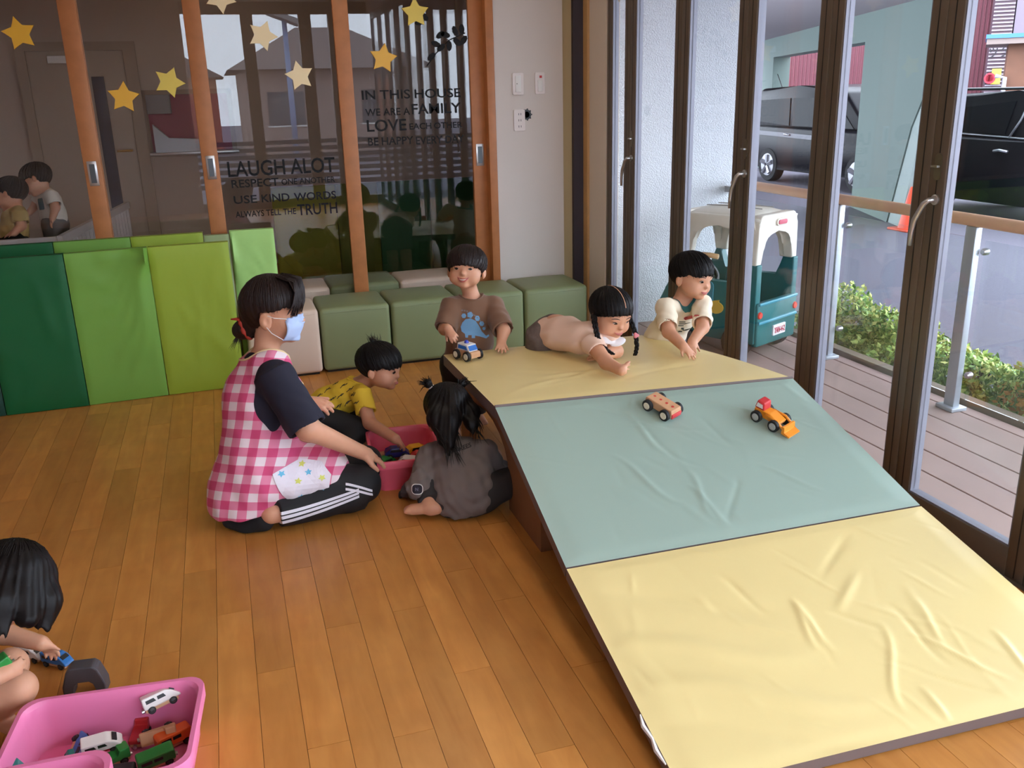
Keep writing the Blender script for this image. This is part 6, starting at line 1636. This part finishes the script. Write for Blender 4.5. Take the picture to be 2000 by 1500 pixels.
bm = bmesh.new(); q0 = h.p(-0.46, near * 0.12, -0.25); add_tube(bm, [q0, q0 - h.f * 0.02 + h.u * 0.012, q0 - h.f * 0.045 + h.u * 0.008], [0.006, 0.007, 0.003], 6); to_obj('scrunchie_tail', bm, M_scr, scr, smooth=True)
face_parts(B, h, woman, eye=(0.08, 0.022), mouth=False, el=0.145, eu=-0.02)
# pleated mask with ear loops
M_mask = mat('mask_blue', rgb(176, 196, 232), 0.8)
us = np.linspace(-0.43, -0.055, 22); ls = np.linspace(-0.29, 0.29, 25); V = []; F = []
HBw = Sdf(); HBw.p = B.p[:B.nhead]
for i, u in enumerate(us):
    lwv = ls * (0.86 + 0.14 * math.sin(PI * i / (len(us) - 1)))
    tt_ = i / (len(us) - 1); uuv = u + 0.07 * (1 - np.abs(ls) / 0.29) * (tt_ - 0.4)
    rowp = HBw.trace(np.array([h.p(0.6, a, max(b_, -0.40)) for a, b_ in zip(lwv, uuv)]), -h.f)
    for j, l in enumerate(ls):
        t = (u - us[0]) / (us[-1] - us[0]); lw = l * (0.86 + 0.14 * math.sin(PI * t))
        uu = u + 0.07 * (1 - abs(l) / 0.29) * (t - 0.4)
        p = rowp[j]
        fr_ = (p - h.c) @ h.f / H
        fr_ = max(min(fr_, 0.44), 0.30 + 0.12 * math.sin(PI * min(max(t, 0), 1)) - 1.9 * lw * lw)
        V.append(h.p(fr_ + 0.03 + 0.010 * math.sin(t * 4 * PI) * (1 - (abs(l) / 0.29) ** 4), lw, uu))
for i in range(len(us) - 1):
    for j in range(len(ls) - 1):
        a = i * len(ls) + j; F.append((a, a + 1, a + len(ls) + 1, a + len(ls)))
me = bpy.data.meshes.new('mask'); me.from_pydata([tuple(v) for v in V], [], F); mk = link('face_mask', me, M_mask, woman)
for p in me.polygons: p.use_smooth = True
sm_ = mk.modifiers.new('thickness', 'SOLIDIFY'); sm_.thickness = 0.002
for s in (-1, 1):
    for u0, jj in ((-0.085, len(us) - 2), (-0.40, 1)):
        bm = bmesh.new(); a = np.array(V[jj * len(ls) + (0 if s < 0 else len(ls) - 1)]); b_ = h.p(-0.06, s * 0.36, -0.02 if u0 > -0.2 else -0.17)
        md = (a + b_) / 2 + h.l * s * 0.02
        add_tube(bm, [a, md, b_], 0.0014, 5); to_obj('ear_loop', bm, M_white, mk)
# neckline binding of the apron
bm = bmesh.new(); pts = []
for a in np.linspace(0, 2 * PI, 33):
    o = n_ + np.array((0.018 + 0.108 * math.cos(a), 0.106 * math.sin(a), 0.10)); pts.append(o)
pts = list(A.trace(np.array(pts), np.array((0, 0, -1.0))))
add_tube(bm, pts, 0.0045, 6); to_obj('neck_binding', bm, mat('binding_cream', rgb(222, 196, 150), 0.8), apron, smooth=True)
reparent(woman)
# ================================================================== TOYS, BOXES, TOY TRUCK, PLAYPEN
M_pink = mat('pink_plastic', rgb(232, 128, 172), 0.38, spec=0.4)
M_pinkR = mat('rose_plastic', rgb(226, 96, 118), 0.4, spec=0.4)
def bin_box(label, cx, cy, w, l, hgt, rz, mt, z0=0.0):
    """tapered storage box with a stepped, outward rim"""
    t = empty('storage_box', (cx, cy, z0), label, 'storage box', None, rz)
    n = 6
    def ring(ww, ll, r): return rrect(ww, ll, r, n)
    prof_out = [(0.84, 0.0, 0.035), (0.845, 0.006, 0.04), (0.93, hgt - 0.035, 0.05), (0.935, hgt - 0.032, 0.05), (1.0, hgt - 0.030, 0.045), (1.0, hgt - 0.004, 0.045), (0.992, hgt, 0.044)]
    prof_in = [(0.925, hgt, 0.05), (0.915, hgt - 0.006, 0.055), (0.90, hgt - 0.010, 0.055), (0.895, hgt - 0.03, 0.05), (0.82, 0.010, 0.04), (0.80, 0.006, 0.035)]
    bm = bmesh.new(); rings = []
    for (s, z, r) in prof_out + prof_in:
        ww, ll = w - (1 - s) * 0.30, l - (1 - s) * 0.30
        rings.append([bm.verts.new((x, y, z)) for x, y in ring(ww, ll, r)])
    m_ = len(rings[0])
    for a, b_ in zip(rings[:-1], rings[1:]):
        for k in range(m_): bm.faces.new((a[k], a[(k + 1) % m_], b_[(k + 1) % m_], b_[k]))
    bm.faces.new(rings[0][::-1]); bm.faces.new(rings[-1])
    o = to_obj('box_shell', bm, mt, t); smooth_by_angle(o, 40)
    return t
bin_box('pink storage box full of toy trains at the lower left', -0.405, 1.945, 0.425, 0.335, 0.130, -0.10, M_pink)
bin_box('pink storage box whose corner shows at the bottom edge', -0.565, 1.560, 0.44, 0.33, 0.250, -0.03, M_pink)
bin_box('rose storage box of toy cars in front of the boy in yellow', 0.598, 3.478, 0.290, 0.400, 0.130, -0.09, M_pinkR)

M_wood = mat('toy_beech', rgb(206, 158, 118), 0.55, noise=(40, 0.05))
M_tyre2 = mat('toy_tyre', rgb(22, 22, 24), 0.6)
M_hubc = mat('toy_hub_cream', rgb(224, 214, 190), 0.5)
def toy_root(name, label, loc, fwd, up=(0, 0, 1), cat='toy car', group=None):
    f = Vector(fwd).normalized(); u = Vector(up).normalized(); l = u.cross(f).normalized(); f = l.cross(u).normalized()
    t = empty(name, loc, label, cat, group)
    mm = Matrix.Identity(3)
    for i in range(3): mm[i][0] = f[i]; mm[i][1] = l[i]; mm[i][2] = u[i]
    t.rotation_euler = mm.to_euler(); return t
def wheel(par, x, y, r, w, sgn, hub=M_hubc, tyre=None):
    o = (x, y, r); d = (0, sgn, 0)
    wl = lathe('wheel', [(r * 0.5, 0), (r * 0.9, 0), (r, 0.12 * w), (r, 0.88 * w), (r * 0.9, w), (r * 0.5, w)], o, d, tyre or M_tyre2, par, 18)
    lathe('hub', [(r * 0.62, 0), (r * 0.62, 0.0015), (r * 0.30, 0.0025), (r * 0.28, 0.0005)], (x, y + sgn * w, r), d, hub, wl, 16)
def four_wheels(t, wb, tw, r, w, hub=M_hubc):
    for x in (-wb / 2, wb / 2):
        for s in (-1, 1): wheel(t, x, s * tw / 2, r, w, s, hub)
def wooden_car(label, loc, fwd, up, front=None):
    t = toy_root('toy_car', label, loc, fwd, up)
    prism('body', [(-0.062, 0.014), (0.062, 0.014), (0.062, 0.030), (0.058, 0.044), (-0.058, 0.046), (-0.062, 0.040)], ((0, 0.028, 0), (1, 0, 0), (0, 0, 1), (0, -1, 0)), 0.056, M_wood, t, bev=0.003)
    for i in range(4): lathe('peg_dot', [(0.006, 0), (0.005, 0.0015)], (-0.042 + 0.028 * i, 0, 0.0445), (0, 0, 1), mat('peg_red', rgb(196, 60, 48), 0.5), t, 10)
    box('bumper', 0.060, 0.066, -0.026, 0.026, 0.012, 0.030, mat('toy_red', rgb(206, 56, 60), 0.4), t, bev=0.002)
    box('chassis', -0.055, 0.055, -0.020, 0.020, 0.008, 0.014, M_tyre2, t)
    four_wheels(t, 0.078, 0.062, 0.0215, 0.014); return t
rn = tuple(n2_)
wooden_car('wooden toy car with red dots rolling down the celadon panel', (1.436, 2.80, 0.380), (0.42, -0.86, -0.27), rn)
t = toy_root('toy_tractor', 'orange toy digger with a red cab rolling down the celadon panel', (1.795, 2.655, 0.338), (0.40, -0.87, -0.26), rn)
M_or = mat('toy_orange', rgb(240, 150, 40), 0.4); M_rd = mat('toy_red', rgb(206, 56, 60), 0.4)
prism('body', [(-0.06, 0.018), (0.045, 0.018), (0.05, 0.034), (0.0, 0.048), (-0.06, 0.044)], ((0, 0.022, 0), (1, 0, 0), (0, 0, 1), (0, -1, 0)), 0.044, M_or, t, bev=0.003)
prism('cab', [(-0.062, 0.044), (-0.020, 0.046), (-0.026, 0.076), (-0.056, 0.078)], ((0, 0.022, 0), (1, 0, 0), (0, 0, 1), (0, -1, 0)), 0.044, M_rd, t, bev=0.005, seg=3)
prism('cab_window', [(-0.056, 0.052), (-0.028, 0.053), (-0.032, 0.068), (-0.052, 0.069)], ((0, 0.0235, 0), (1, 0, 0), (0, 0, 1), (0, -1, 0)), 0.047, M_white, t)
for s in (-1, 1): tube('loader_arm', [(-0.01, s * 0.026, 0.040), (0.04, s * 0.028, 0.040), (0.078, s * 0.028, 0.020)], 0.005, M_or, t)
prism('bucket', [(0.070, 0.006), (0.104, 0.004), (0.106, 0.010), (0.080, 0.014), (0.078, 0.036), (0.068, 0.036)], ((0, 0.034, 0), (1, 0, 0), (0, 0, 1), (0, -1, 0)), 0.068, M_or, t, bev=0.002)
four_wheels(t, 0.074, 0.058, 0.022, 0.015, mat('hub_silver', rgb(190, 188, 186), 0.35, metal=0.5))
# police car under the boy's hand
t = toy_root('toy_car', 'wooden toy police car under the hand of the boy in brown', (0.925, 3.610, 0.4195), (0.42, -0.90, 0.0))
prism('body', [(-0.055, 0.014), (0.055, 0.014), (0.055, 0.034), (0.050, 0.040), (-0.055, 0.042)], ((0, 0.026, 0), (1, 0, 0), (0, 0, 1), (0, -1, 0)), 0.052, M_wood, t, bev=0.003)
prism('cab', [(-0.045, 0.041), (0.040, 0.040), (0.026, 0.068), (-0.038, 0.070)], ((0, 0.024, 0), (1, 0, 0), (0, 0, 1), (0, -1, 0)), 0.048, M_white, t, bev=0.003)
M_blu = mat('toy_blue', rgb(40, 108, 190), 0.35)
prism('windscreen', [(0.038, 0.045), (0.041, 0.045), (0.030, 0.064), (0.027, 0.064)], ((0, 0.021, 0), (1, 0, 0), (0, 0, 1), (0, -1, 0)), 0.042, M_blu, t)
prism('side_window', [(-0.034, 0.048), (0.026, 0.047), (0.020, 0.062), (-0.030, 0.064)], ((0, 0.0255, 0), (1, 0, 0), (0, 0, 1), (0, -1, 0)), 0.051, M_blu, t)
lathe('beacon', [(0.010, 0), (0.010, 0.006), (0.006, 0.012), (0.002, 0.013)], (-0.006, 0, 0.069), (0, 0, 1), mat('beacon_blue', rgb(50, 70, 180), 0.3), t, 14)
four_wheels(t, 0.068, 0.056, 0.022, 0.013)
def train(label, loc, fwd, up, body, kind='nose', under=None, group='toy trains in the pink box', name='toy_train'):
    """wooden railway carriage: bullet nose, windows, base, four small wheels, coupling magnets"""
    t = toy_root(name, label, loc, fwd, up, 'toy train', group)
    if kind == 'nose': prof = [(-0.042, 0.014), (0.048, 0.014), (0.046, 0.020), (0.030, 0.036), (0.014, 0.043), (-0.042, 0.044)]
    elif kind == 'car': prof = [(-0.042, 0.014), (0.042, 0.014), (0.042, 0.040), (0.038, 0.044), (-0.038, 0.044), (-0.042, 0.040)]
    else: prof = [(-0.042, 0.014), (0.042, 0.014), (0.042, 0.042), (0.018, 0.042), (0.016, 0.026), (-0.042, 0.026)]
    prism('body', prof, ((0, 0.0165, 0), (1, 0, 0), (0, 0, 1), (0, -1, 0)), 0.033, body, t, bev=0.003)
    if kind in ('nose', 'car'):
        for x0, x1 in ((-0.034, -0.010), (-0.006, 0.014)):
            prism('window', [(x0, 0.028), (x1, 0.028), (x1 - (0.004 if kind == 'nose' else 0), 0.037), (x0, 0.037)], ((0, 0.0172, 0), (1, 0, 0), (0, 0, 1), (0, -1, 0)), 0.0344, M_black, t)
        if kind == 'nose': prism('windscreen', [(0.026, 0.0335), (0.036, 0.030), (0.037, 0.032), (0.027, 0.039)], ((0, 0.011, 0.0015), (1, 0, 0), (0, 0, 1), (0, -1, 0)), 0.022, M_black, t)
    box('base', -0.040, 0.040, -0.013, 0.013, 0.006, 0.014, under or M_wood, t)
    for x in (-0.026, 0.026):
        for s in (-1, 1): wheel(t, x, s * 0.010, 0.0095, 0.007, s, mat('hub_dark', rgb(60, 58, 58), 0.4))
    for s in (-1, 1): lathe('magnet', [(0.005, 0), (0.005, 0.006)], (s * 0.042, 0, 0.011), (s, 0, 0), M_chrome, t, 10)
    return t
M_trW = mat('train_white', rgb(232, 226, 222), 0.35); M_trB = mat('train_blue', rgb(48, 118, 190), 0.35); M_trG = mat('train_green', rgb(44, 140, 62), 0.4)
M_trT = mat('train_teal', rgb(20, 128, 122), 0.4); M_trO = mat('train_orange', rgb(226, 96, 34), 0.4); M_trR = mat('train_red', rgb(186, 44, 46), 0.4); M_trK = mat('train_dark', rgb(52, 46, 54), 0.45)
b0 = 0.006
train('white toy train lying on top of the heap in the pink box', (-0.285, 2.070, 0.075), (0.8, 0.25, 0.12), (-0.2, 0.25, 0.9), M_trW)
train('blue-edged toy wagon lying on its side in the heap', (-0.300, 2.030, 0.035), (0.95, 0.3, 0.0), (0.1, -0.95, 0.3), M_wood, 'flat', M_trB)
train('orange toy wagon under the heap in the pink box', (-0.265, 2.005, b0), (0.9, 0.4, 0.0), (0, 0, 1), M_trO, 'car')
train('red toy wagon under the heap in the pink box', (-0.345, 2.060, b0), (0.2, 0.9, 0.0), (0, 0, 1), M_trR, 'flat')
train('white and red toy train left of the heap in the pink box', (-0.425, 2.015, 0.030), (0.98, 0.12, 0.0), (0, -0.25, 0.95), M_trW, 'nose', M_trR)
train('green flat toy wagon under the white and red train', (-0.405, 1.980, b0), (0.92, 0.35, 0.05), (0, 0, 1), M_trG, 'flat')
train('dark toy wagon at the front of the pink box', (-0.385, 1.910, b0), (0.98, -0.12, 0.0), (0, 0, 1), M_trK, 'car')
train('green toy engine at the front of the heap', (-0.300, 1.935, b0 + 0.01), (0.95, 0.25, 0.0), (0, -0.2, 1), M_trG, 'car')
train('blue toy train lying on its side at the left in the pink box', (-0.500, 2.045, 0.022), (0.25, 0.95, 0.1), (0.9, -0.2, 0.2), M_trB)
t = toy_root('toy_slide_piece', 'teal plastic toy track piece at the left in the pink box', (-0.545, 1.965, b0), (0.9, 0.2, 0), (0, 0, 1), 'toy part')
prism('deck', [(-0.06, 0), (0.06, 0), (0.07, 0.05), (0.055, 0.052), (0.04, 0.022), (-0.02, 0.02), (-0.045, 0.075), (-0.06, 0.078)], ((0, 0.03, 0), (1, 0, 0), (0, 0, 1), (0, -1, 0)), 0.06, M_trT, t, bev=0.003)
# trains in the hands of the child at the left, and the grey arch
train('white toy train coupled to the blue one under the hand at the left edge', (-0.668, 2.535, 0.0), (0.80, -0.60, 0), (0, 0, 1), M_trW, 'nose', None, 'toy trains on the floor')
train('blue toy train under the hand of the child at the left edge', (-0.592, 2.475, 0.0), (0.80, -0.60, 0), (0, 0, 1), M_trB, 'nose', None, 'toy trains on the floor')
train('green toy wagon held by the child at the left edge', (-0.640, 2.135, 0.205), (0.75, 0.35, 0.4), (-0.3, -0.2, 0.9), M_trG, 'flat', None, 'toy trains on the floor')
arch_o = [(-0.055, 0), (-0.055, 0.03), (-0.040, 0.075), (-0.028, 0.085), (0.028, 0.085), (0.040, 0.075), (0.055, 0.03), (0.055, 0), (0.030, 0), (0.028, 0.035), (0.016, 0.045), (-0.016, 0.045), (-0.028, 0.035), (-0.030, 0)]
ar_ = prism('toy_tunnel', arch_o, ((-0.500, 2.30, 0.0), (0.98, -0.12, 0), (0, 0, 1), (0.12, 0.98, 0)), 0.045, mat('tunnel_grey', rgb(74, 70, 74), 0.5), None, bev=0.004)
tag(ar_, 'dark grey toy tunnel arch behind the pink storage box', 'toy tunnel')
# toys in the rose box
g3 = 'toy cars in the rose box'
def small_car(label, loc, fwd, col, up=(0, 0, 1)):
    t = toy_root('toy_car', label, loc, fwd, up, 'toy car', g3)
    prism('body', [(-0.05, 0.012), (0.05, 0.012), (0.052, 0.026), (0.035, 0.034), (0.020, 0.050), (-0.026, 0.052), (-0.044, 0.036), (-0.052, 0.032)], ((0, 0.024, 0), (1, 0, 0), (0, 0, 1), (0, -1, 0)), 0.048, col, t, bev=0.006, seg=3)
    prism('window', [(-0.030, 0.036), (0.022, 0.036), (0.014, 0.047), (-0.024, 0.048)], ((0, 0.0247, 0), (1, 0, 0), (0, 0, 1), (0, -1, 0)), 0.0494, M_black, t)
    four_wheels(t, 0.062, 0.048, 0.015, 0.010); return t
small_car('indigo toy car on top in the rose box', (0.575, 3.510, 0.051), (0.95, -0.1, 0.05), mat('toy_indigo', rgb(46, 46, 120), 0.3))
small_car('yellow toy car at the back of the rose box', (0.665, 3.540, 0.036), (0.95, 0.15, 0.0), mat('toy_yellow', rgb(240, 178, 40), 0.4))
small_car('red toy car beside the yellow one in the rose box', (0.675, 3.475, 0.030), (0.9, -0.2, 0.0), M_rd)
small_car('green toy car in the rose box by the woman\'s fingers', (0.515, 3.465, 0.030), (0.7, 0.6, 0.0), M_trG)
small_car('white and indigo toy car lying in the rose box', (0.610, 3.420, 0.036), (0.85, -0.45, 0.1), M_trW)
for i, (x, y, z, rz) in enumerate(((0.560, 3.400, 0.051, 0.1), (0.515, 3.540, 0.048, 0.5), (0.590, 3.555, 0.027, 0.9), (0.560, 3.455, 0.018, 0.3), (0.650, 3.395, 0.018, 0.8), (0.535, 3.365, 0.018, 0.0), (0.645, 3.465, 0.011, 0.2))):
    bl = box('toy_block', -0.026, 0.026, -0.014, 0.014, 0.0, 0.026, M_wood, None, bev=0.002); bl.location = (x, y, z); bl.rotation_euler = (0.1, 0.1, rz)
    tag(bl, 'small plain wooden block among the toy cars in the rose box', 'block', 'wooden blocks in the rose box')
small_car('dark toy car with cream wheels on the floor beside the girl in grey', (0.572, 3.235, 0.0), (0.5, 0.86, 0.0), M_trK)

# ---- ride-on toy truck on the deck
TR = empty('ride_on_truck', (2.90, 4.78, DZ), 'green ride-on toy truck with a cream roof on the terrace', 'toy truck', None, 0.4334)
M_tg = mat('truck_green', rgb(26, 98, 100), 0.38, spec=0.45); M_tw = mat('truck_cream', rgb(228, 222, 206), 0.45); M_tt = mat('truck_teal_trim', rgb(66, 140, 158), 0.4)
# local frame: x right, y forward, z up; body 0.43 wide, rear at y=-0.31
HW = 0.215
def yz(name, poly, x0, th, mt, bev=0.012, par=TR): 
    o = prism(name, poly, ((x0, 0, 0), (0, 1, 0), (0, 0, 1), (1, 0, 0)), th, mt, par, bev=bev, seg=3); smooth_by_angle(o, 40); return o
def xz(name, poly, y0, th, mt, bev=0.012, par=TR):
    o = prism(name, poly, ((0, y0, 0), (1, 0, 0), (0, 0, 1), (0, 1, 0)), th, mt, par, bev=bev, seg=3); smooth_by_angle(o, 40); return o
arch_w = lambda cy, r: [(cy + r * math.cos(a), 0.09 + r * math.sin(a) * 1.0) for a in np.linspace(0, PI, 9)]
side_p = [(-0.31, 0.10)] + [p for p in arch_w(-0.185, 0.095)[::-1]] + [p for p in arch_w(0.215, 0.095)[::-1]] + [(0.36, 0.10), (0.38, 0.28), (0.30, 0.40), (0.24, 0.56), (0.20, 0.56), (0.17, 0.44), (-0.02, 0.44), (-0.06, 0.44), (-0.20, 0.44), (-0.235, 0.56), (-0.312, 0.56)]
for sx in (-HW, HW - 0.05): yz('side_panel', side_p, sx, 0.05, M_tg, 0.008)
xz('tailgate', [(-HW + 0.01, 0.08), (HW - 0.01, 0.08), (HW - 0.005, 0.34), (-HW + 0.005, 0.34)], -0.325, 0.04, M_tg)
for z in (0.325, 0.215): xz('tailgate_ridge', [(-HW + 0.015, z), (HW - 0.015, z), (HW - 0.015, z + 0.018), (-HW + 0.015, z + 0.018)], -0.336, 0.02, M_tt, 0.005)
yz('floor_pan', [(-0.30, 0.13), (0.33, 0.13), (0.33, 0.16), (-0.30, 0.16)], -HW + 0.04, 2 * HW - 0.08, M_tg, 0.004)
xz('bonnet', [(-HW + 0.02, 0.10), (HW - 0.02, 0.10), (HW - 0.03, 0.36), (-HW + 0.03, 0.36)], 0.26, 0.12, M_tg, 0.03)
xz('seat_back', [(-0.12, 0.16), (0.12, 0.16), (0.13, 0.45), (0.09, 0.54), (0.05, 0.58), (-0.05, 0.58), (-0.09, 0.54), (-0.13, 0.45)], -0.09, 0.06, mat('truck_seat', rgb(22, 78, 84), 0.45), 0.02)
yz('seat', [(-0.08, 0.16), (0.14, 0.16), (0.14, 0.25), (-0.06, 0.26)], -0.13, 0.26, mat('truck_seat', rgb(22, 78, 84), 0.45), 0.015)
# cream roof: two end arches, two side arches, dome
def arch_poly(hw, z0, z1, pillar_w, top_t, n=10):
    out = [(-hw, z0), (-hw * 0.93, z1 - 0.07)] + [(-hw * 0.93 + hw * 0.22 * (1 - math.cos(a)), z1 - 0.07 + 0.07 * math.sin(a)) for a in np.linspace(0, PI / 2, 5)][1:]
    out += [(-x, z) for x, z in out[::-1]]
    iw = hw - pillar_w; inn = [(iw, z0), (iw * 0.92, z1 - top_t - 0.10)] + [(iw * 0.92 * math.cos(a) ** 0.6, z1 - top_t - 0.10 + 0.10 * math.sin(a)) for a in np.linspace(0.2, PI / 2, 5)]
    inn += [(-x, z) for x, z in inn[::-1] if x > 1e-6]
    return out + inn
rear_arch = xz('rear_arch', arch_poly(HW, 0.555, 0.835, 0.055, 0.10), -0.300, 0.06, M_tw, 0.012)
front_arch = xz('front_arch', arch_poly(HW, 0.555, 0.835, 0.045, 0.09), 0.20, 0.05, M_tw, 0.012)
for sx in (-HW + 0.012, HW - 0.052):
    yz('side_arch', [(y - 0.025, z) for y, z in arch_poly(0.272, 0.555, 0.825, 0.085, 0.06)], sx, 0.04, M_tw, 0.010)
bm = bmesh.new(); rows = []
for i, y in enumerate(np.linspace(-0.30, 0.25, 9)):
    ey = 1 - abs((y + 0.025) / 0.28) ** 4
    rows.append([bm.verts.new((x, y, 0.812 + 0.045 * ey * (1 - abs(x / 0.20) ** 3))) for x in np.linspace(-0.195, 0.195, 11)])
for a, b_ in zip(rows[:-1], rows[1:]):
    for k in range(10): bm.faces.new((a[k], a[k + 1], b_[k + 1], b_[k]))
rf = to_obj('roof', bm, M_tw, TR, smooth=True); sd_ = rf.modifiers.new('thickness', 'SOLIDIFY'); sd_.thickness = 0.03
for x in (-0.06, 0.06): tube('roof_groove', [(x, -0.22, 0.857), (x, -0.02, 0.862), (x, 0.16, 0.857)], 0.003, mat('groove_grey', rgb(150, 146, 140), 0.6), rf)
xz('roof_badge', rrect(0.11, 0.042, 0.019, 4, 0.02, 0.785), -0.311, 0.014, M_tw, 0.004)
xz('roof_badge_red', rrect(0.088, 0.026, 0.012, 4, 0.02, 0.785), -0.315, 0.012, mat('badge_red', rgb(206, 92, 110), 0.5), 0.002)
pl = xz('number_plate', rrect(0.13, 0.062, 0.004, 2, 0.02, 0.155), -0.334, 0.012, mat('plate_white', rgb(228, 222, 226), 0.5), 0.002)
text_obj('plate_text', 'YAN-4-2', ((-0.036, -0.3352, 0.138), (1, 0, 0), (0, 0, 1)), 0.036, mat('plate_red', rgb(176, 36, 60), 0.5), pl, width=0.112, bold=0.02, thick=0.001)
for sx in (-1, 1):
    for y in (-0.185, 0.215):
        w_ = lathe('wheel', [(0.05, 0), (0.075, 0), (0.09, 0.015), (0.09, 0.065), (0.078, 0.08), (0.045, 0.08)], (sx * (HW - 0.055), y, 0.09), (sx, 0, 0), mat('truck_tyre', rgb(26, 25, 27), 0.6), TR, 24)
        lathe('hub_cap', [(0.046, 0), (0.044, 0.008), (0.02, 0.016), (0.004, 0.017)], (sx * (HW + 0.024), y, 0.09), (sx, 0, 0), mat('hub_cream2', rgb(206, 200, 186), 0.5), w_, 18)
for sx in (-1, 1):
    tube('door_grip', [(sx * (HW - 0.02), -0.03, 0.58), (sx * (HW - 0.01), 0.02, 0.585), (sx * (HW - 0.02), 0.09, 0.58)], 0.016, mat('grip_tan', rgb(206, 168, 116), 0.5), TR)
    lathe('tail_light', [(0.022, 0), (0.018, 0.008)], (sx * (HW - 0.03), -0.325, 0.27), (0, -1, 0), mat('tail_red', rgb(206, 66, 52), 0.4), TR, 14)
    prism('door_inset', rrect(0.17, 0.15, 0.03, 4, 0.06, 0.36), ((sx * (HW + 0.001) if sx > 0 else sx * (HW + 0.001), 0, 0), (0, 1, 0), (0, 0, 1), (sx, 0, 0)), 0.008, M_tt, TR, bev=0.003)
fish = [(0.035 * math.cos(a), 0.05 * math.sin(a)) for a in np.linspace(0.4, 2 * PI - 0.4, 14)] + [(0.045, -0.03), (0.045, 0.03)]
prism('fuel_flap', fish, ((-HW - 0.001, -0.05, 0.28), (0, 0.2, 0.98), (0, 0.98, -0.2), (-1, 0, 0)), 0.008, mat('flap_yellow', rgb(212, 172, 60), 0.5), TR, bev=0.002)
lathe('steering_wheel', [(0.075, 0), (0.08, 0.008), (0.075, 0.016), (0.06, 0.016), (0.055, 0.008), (0.06, 0)], (0, 0.17, 0.43), (0, -0.8, 0.6), M_black, TR, 24)

# ---- white playpen beyond the glass
PP = empty('playpen', (-1.5, 6.6, 0), 'white slatted playpen in the room beyond the glass', 'playpen')
M_pp = mat('playpen_white', rgb(200, 190, 186), 0.5)
def pen_side(a, b_, n):
    a, b_ = Vector(a), Vector(b_); d = (b_ - a).normalized()
    for z, hh in ((0.70, 0.05), (0.06, 0.04)):
        nrm_ = Vector((-d.y, d.x, 0)); prism('rail', [(0, z), ((b_ - a).length, z), ((b_ - a).length, z + hh), (0, z + hh)], (a - nrm_ * 0.015, d, (0, 0, 1), nrm_), 0.03, M_pp, PP)
    for k in range(n):
        p = a + (b_ - a) * ((k + 0.5) / n); box('slat', p.x - 0.012, p.x + 0.012, p.y - 0.012, p.y + 0.012, 0.0 if k in (0, n - 1) else 0.10, 0.70, M_pp, PP)
pen_side((-2.6, 6.0, 0), (-0.97, 6.0, 0), 18); pen_side((-0.955, 6.02, 0), (-0.72, 7.9, 0), 20)
reparent(PP)
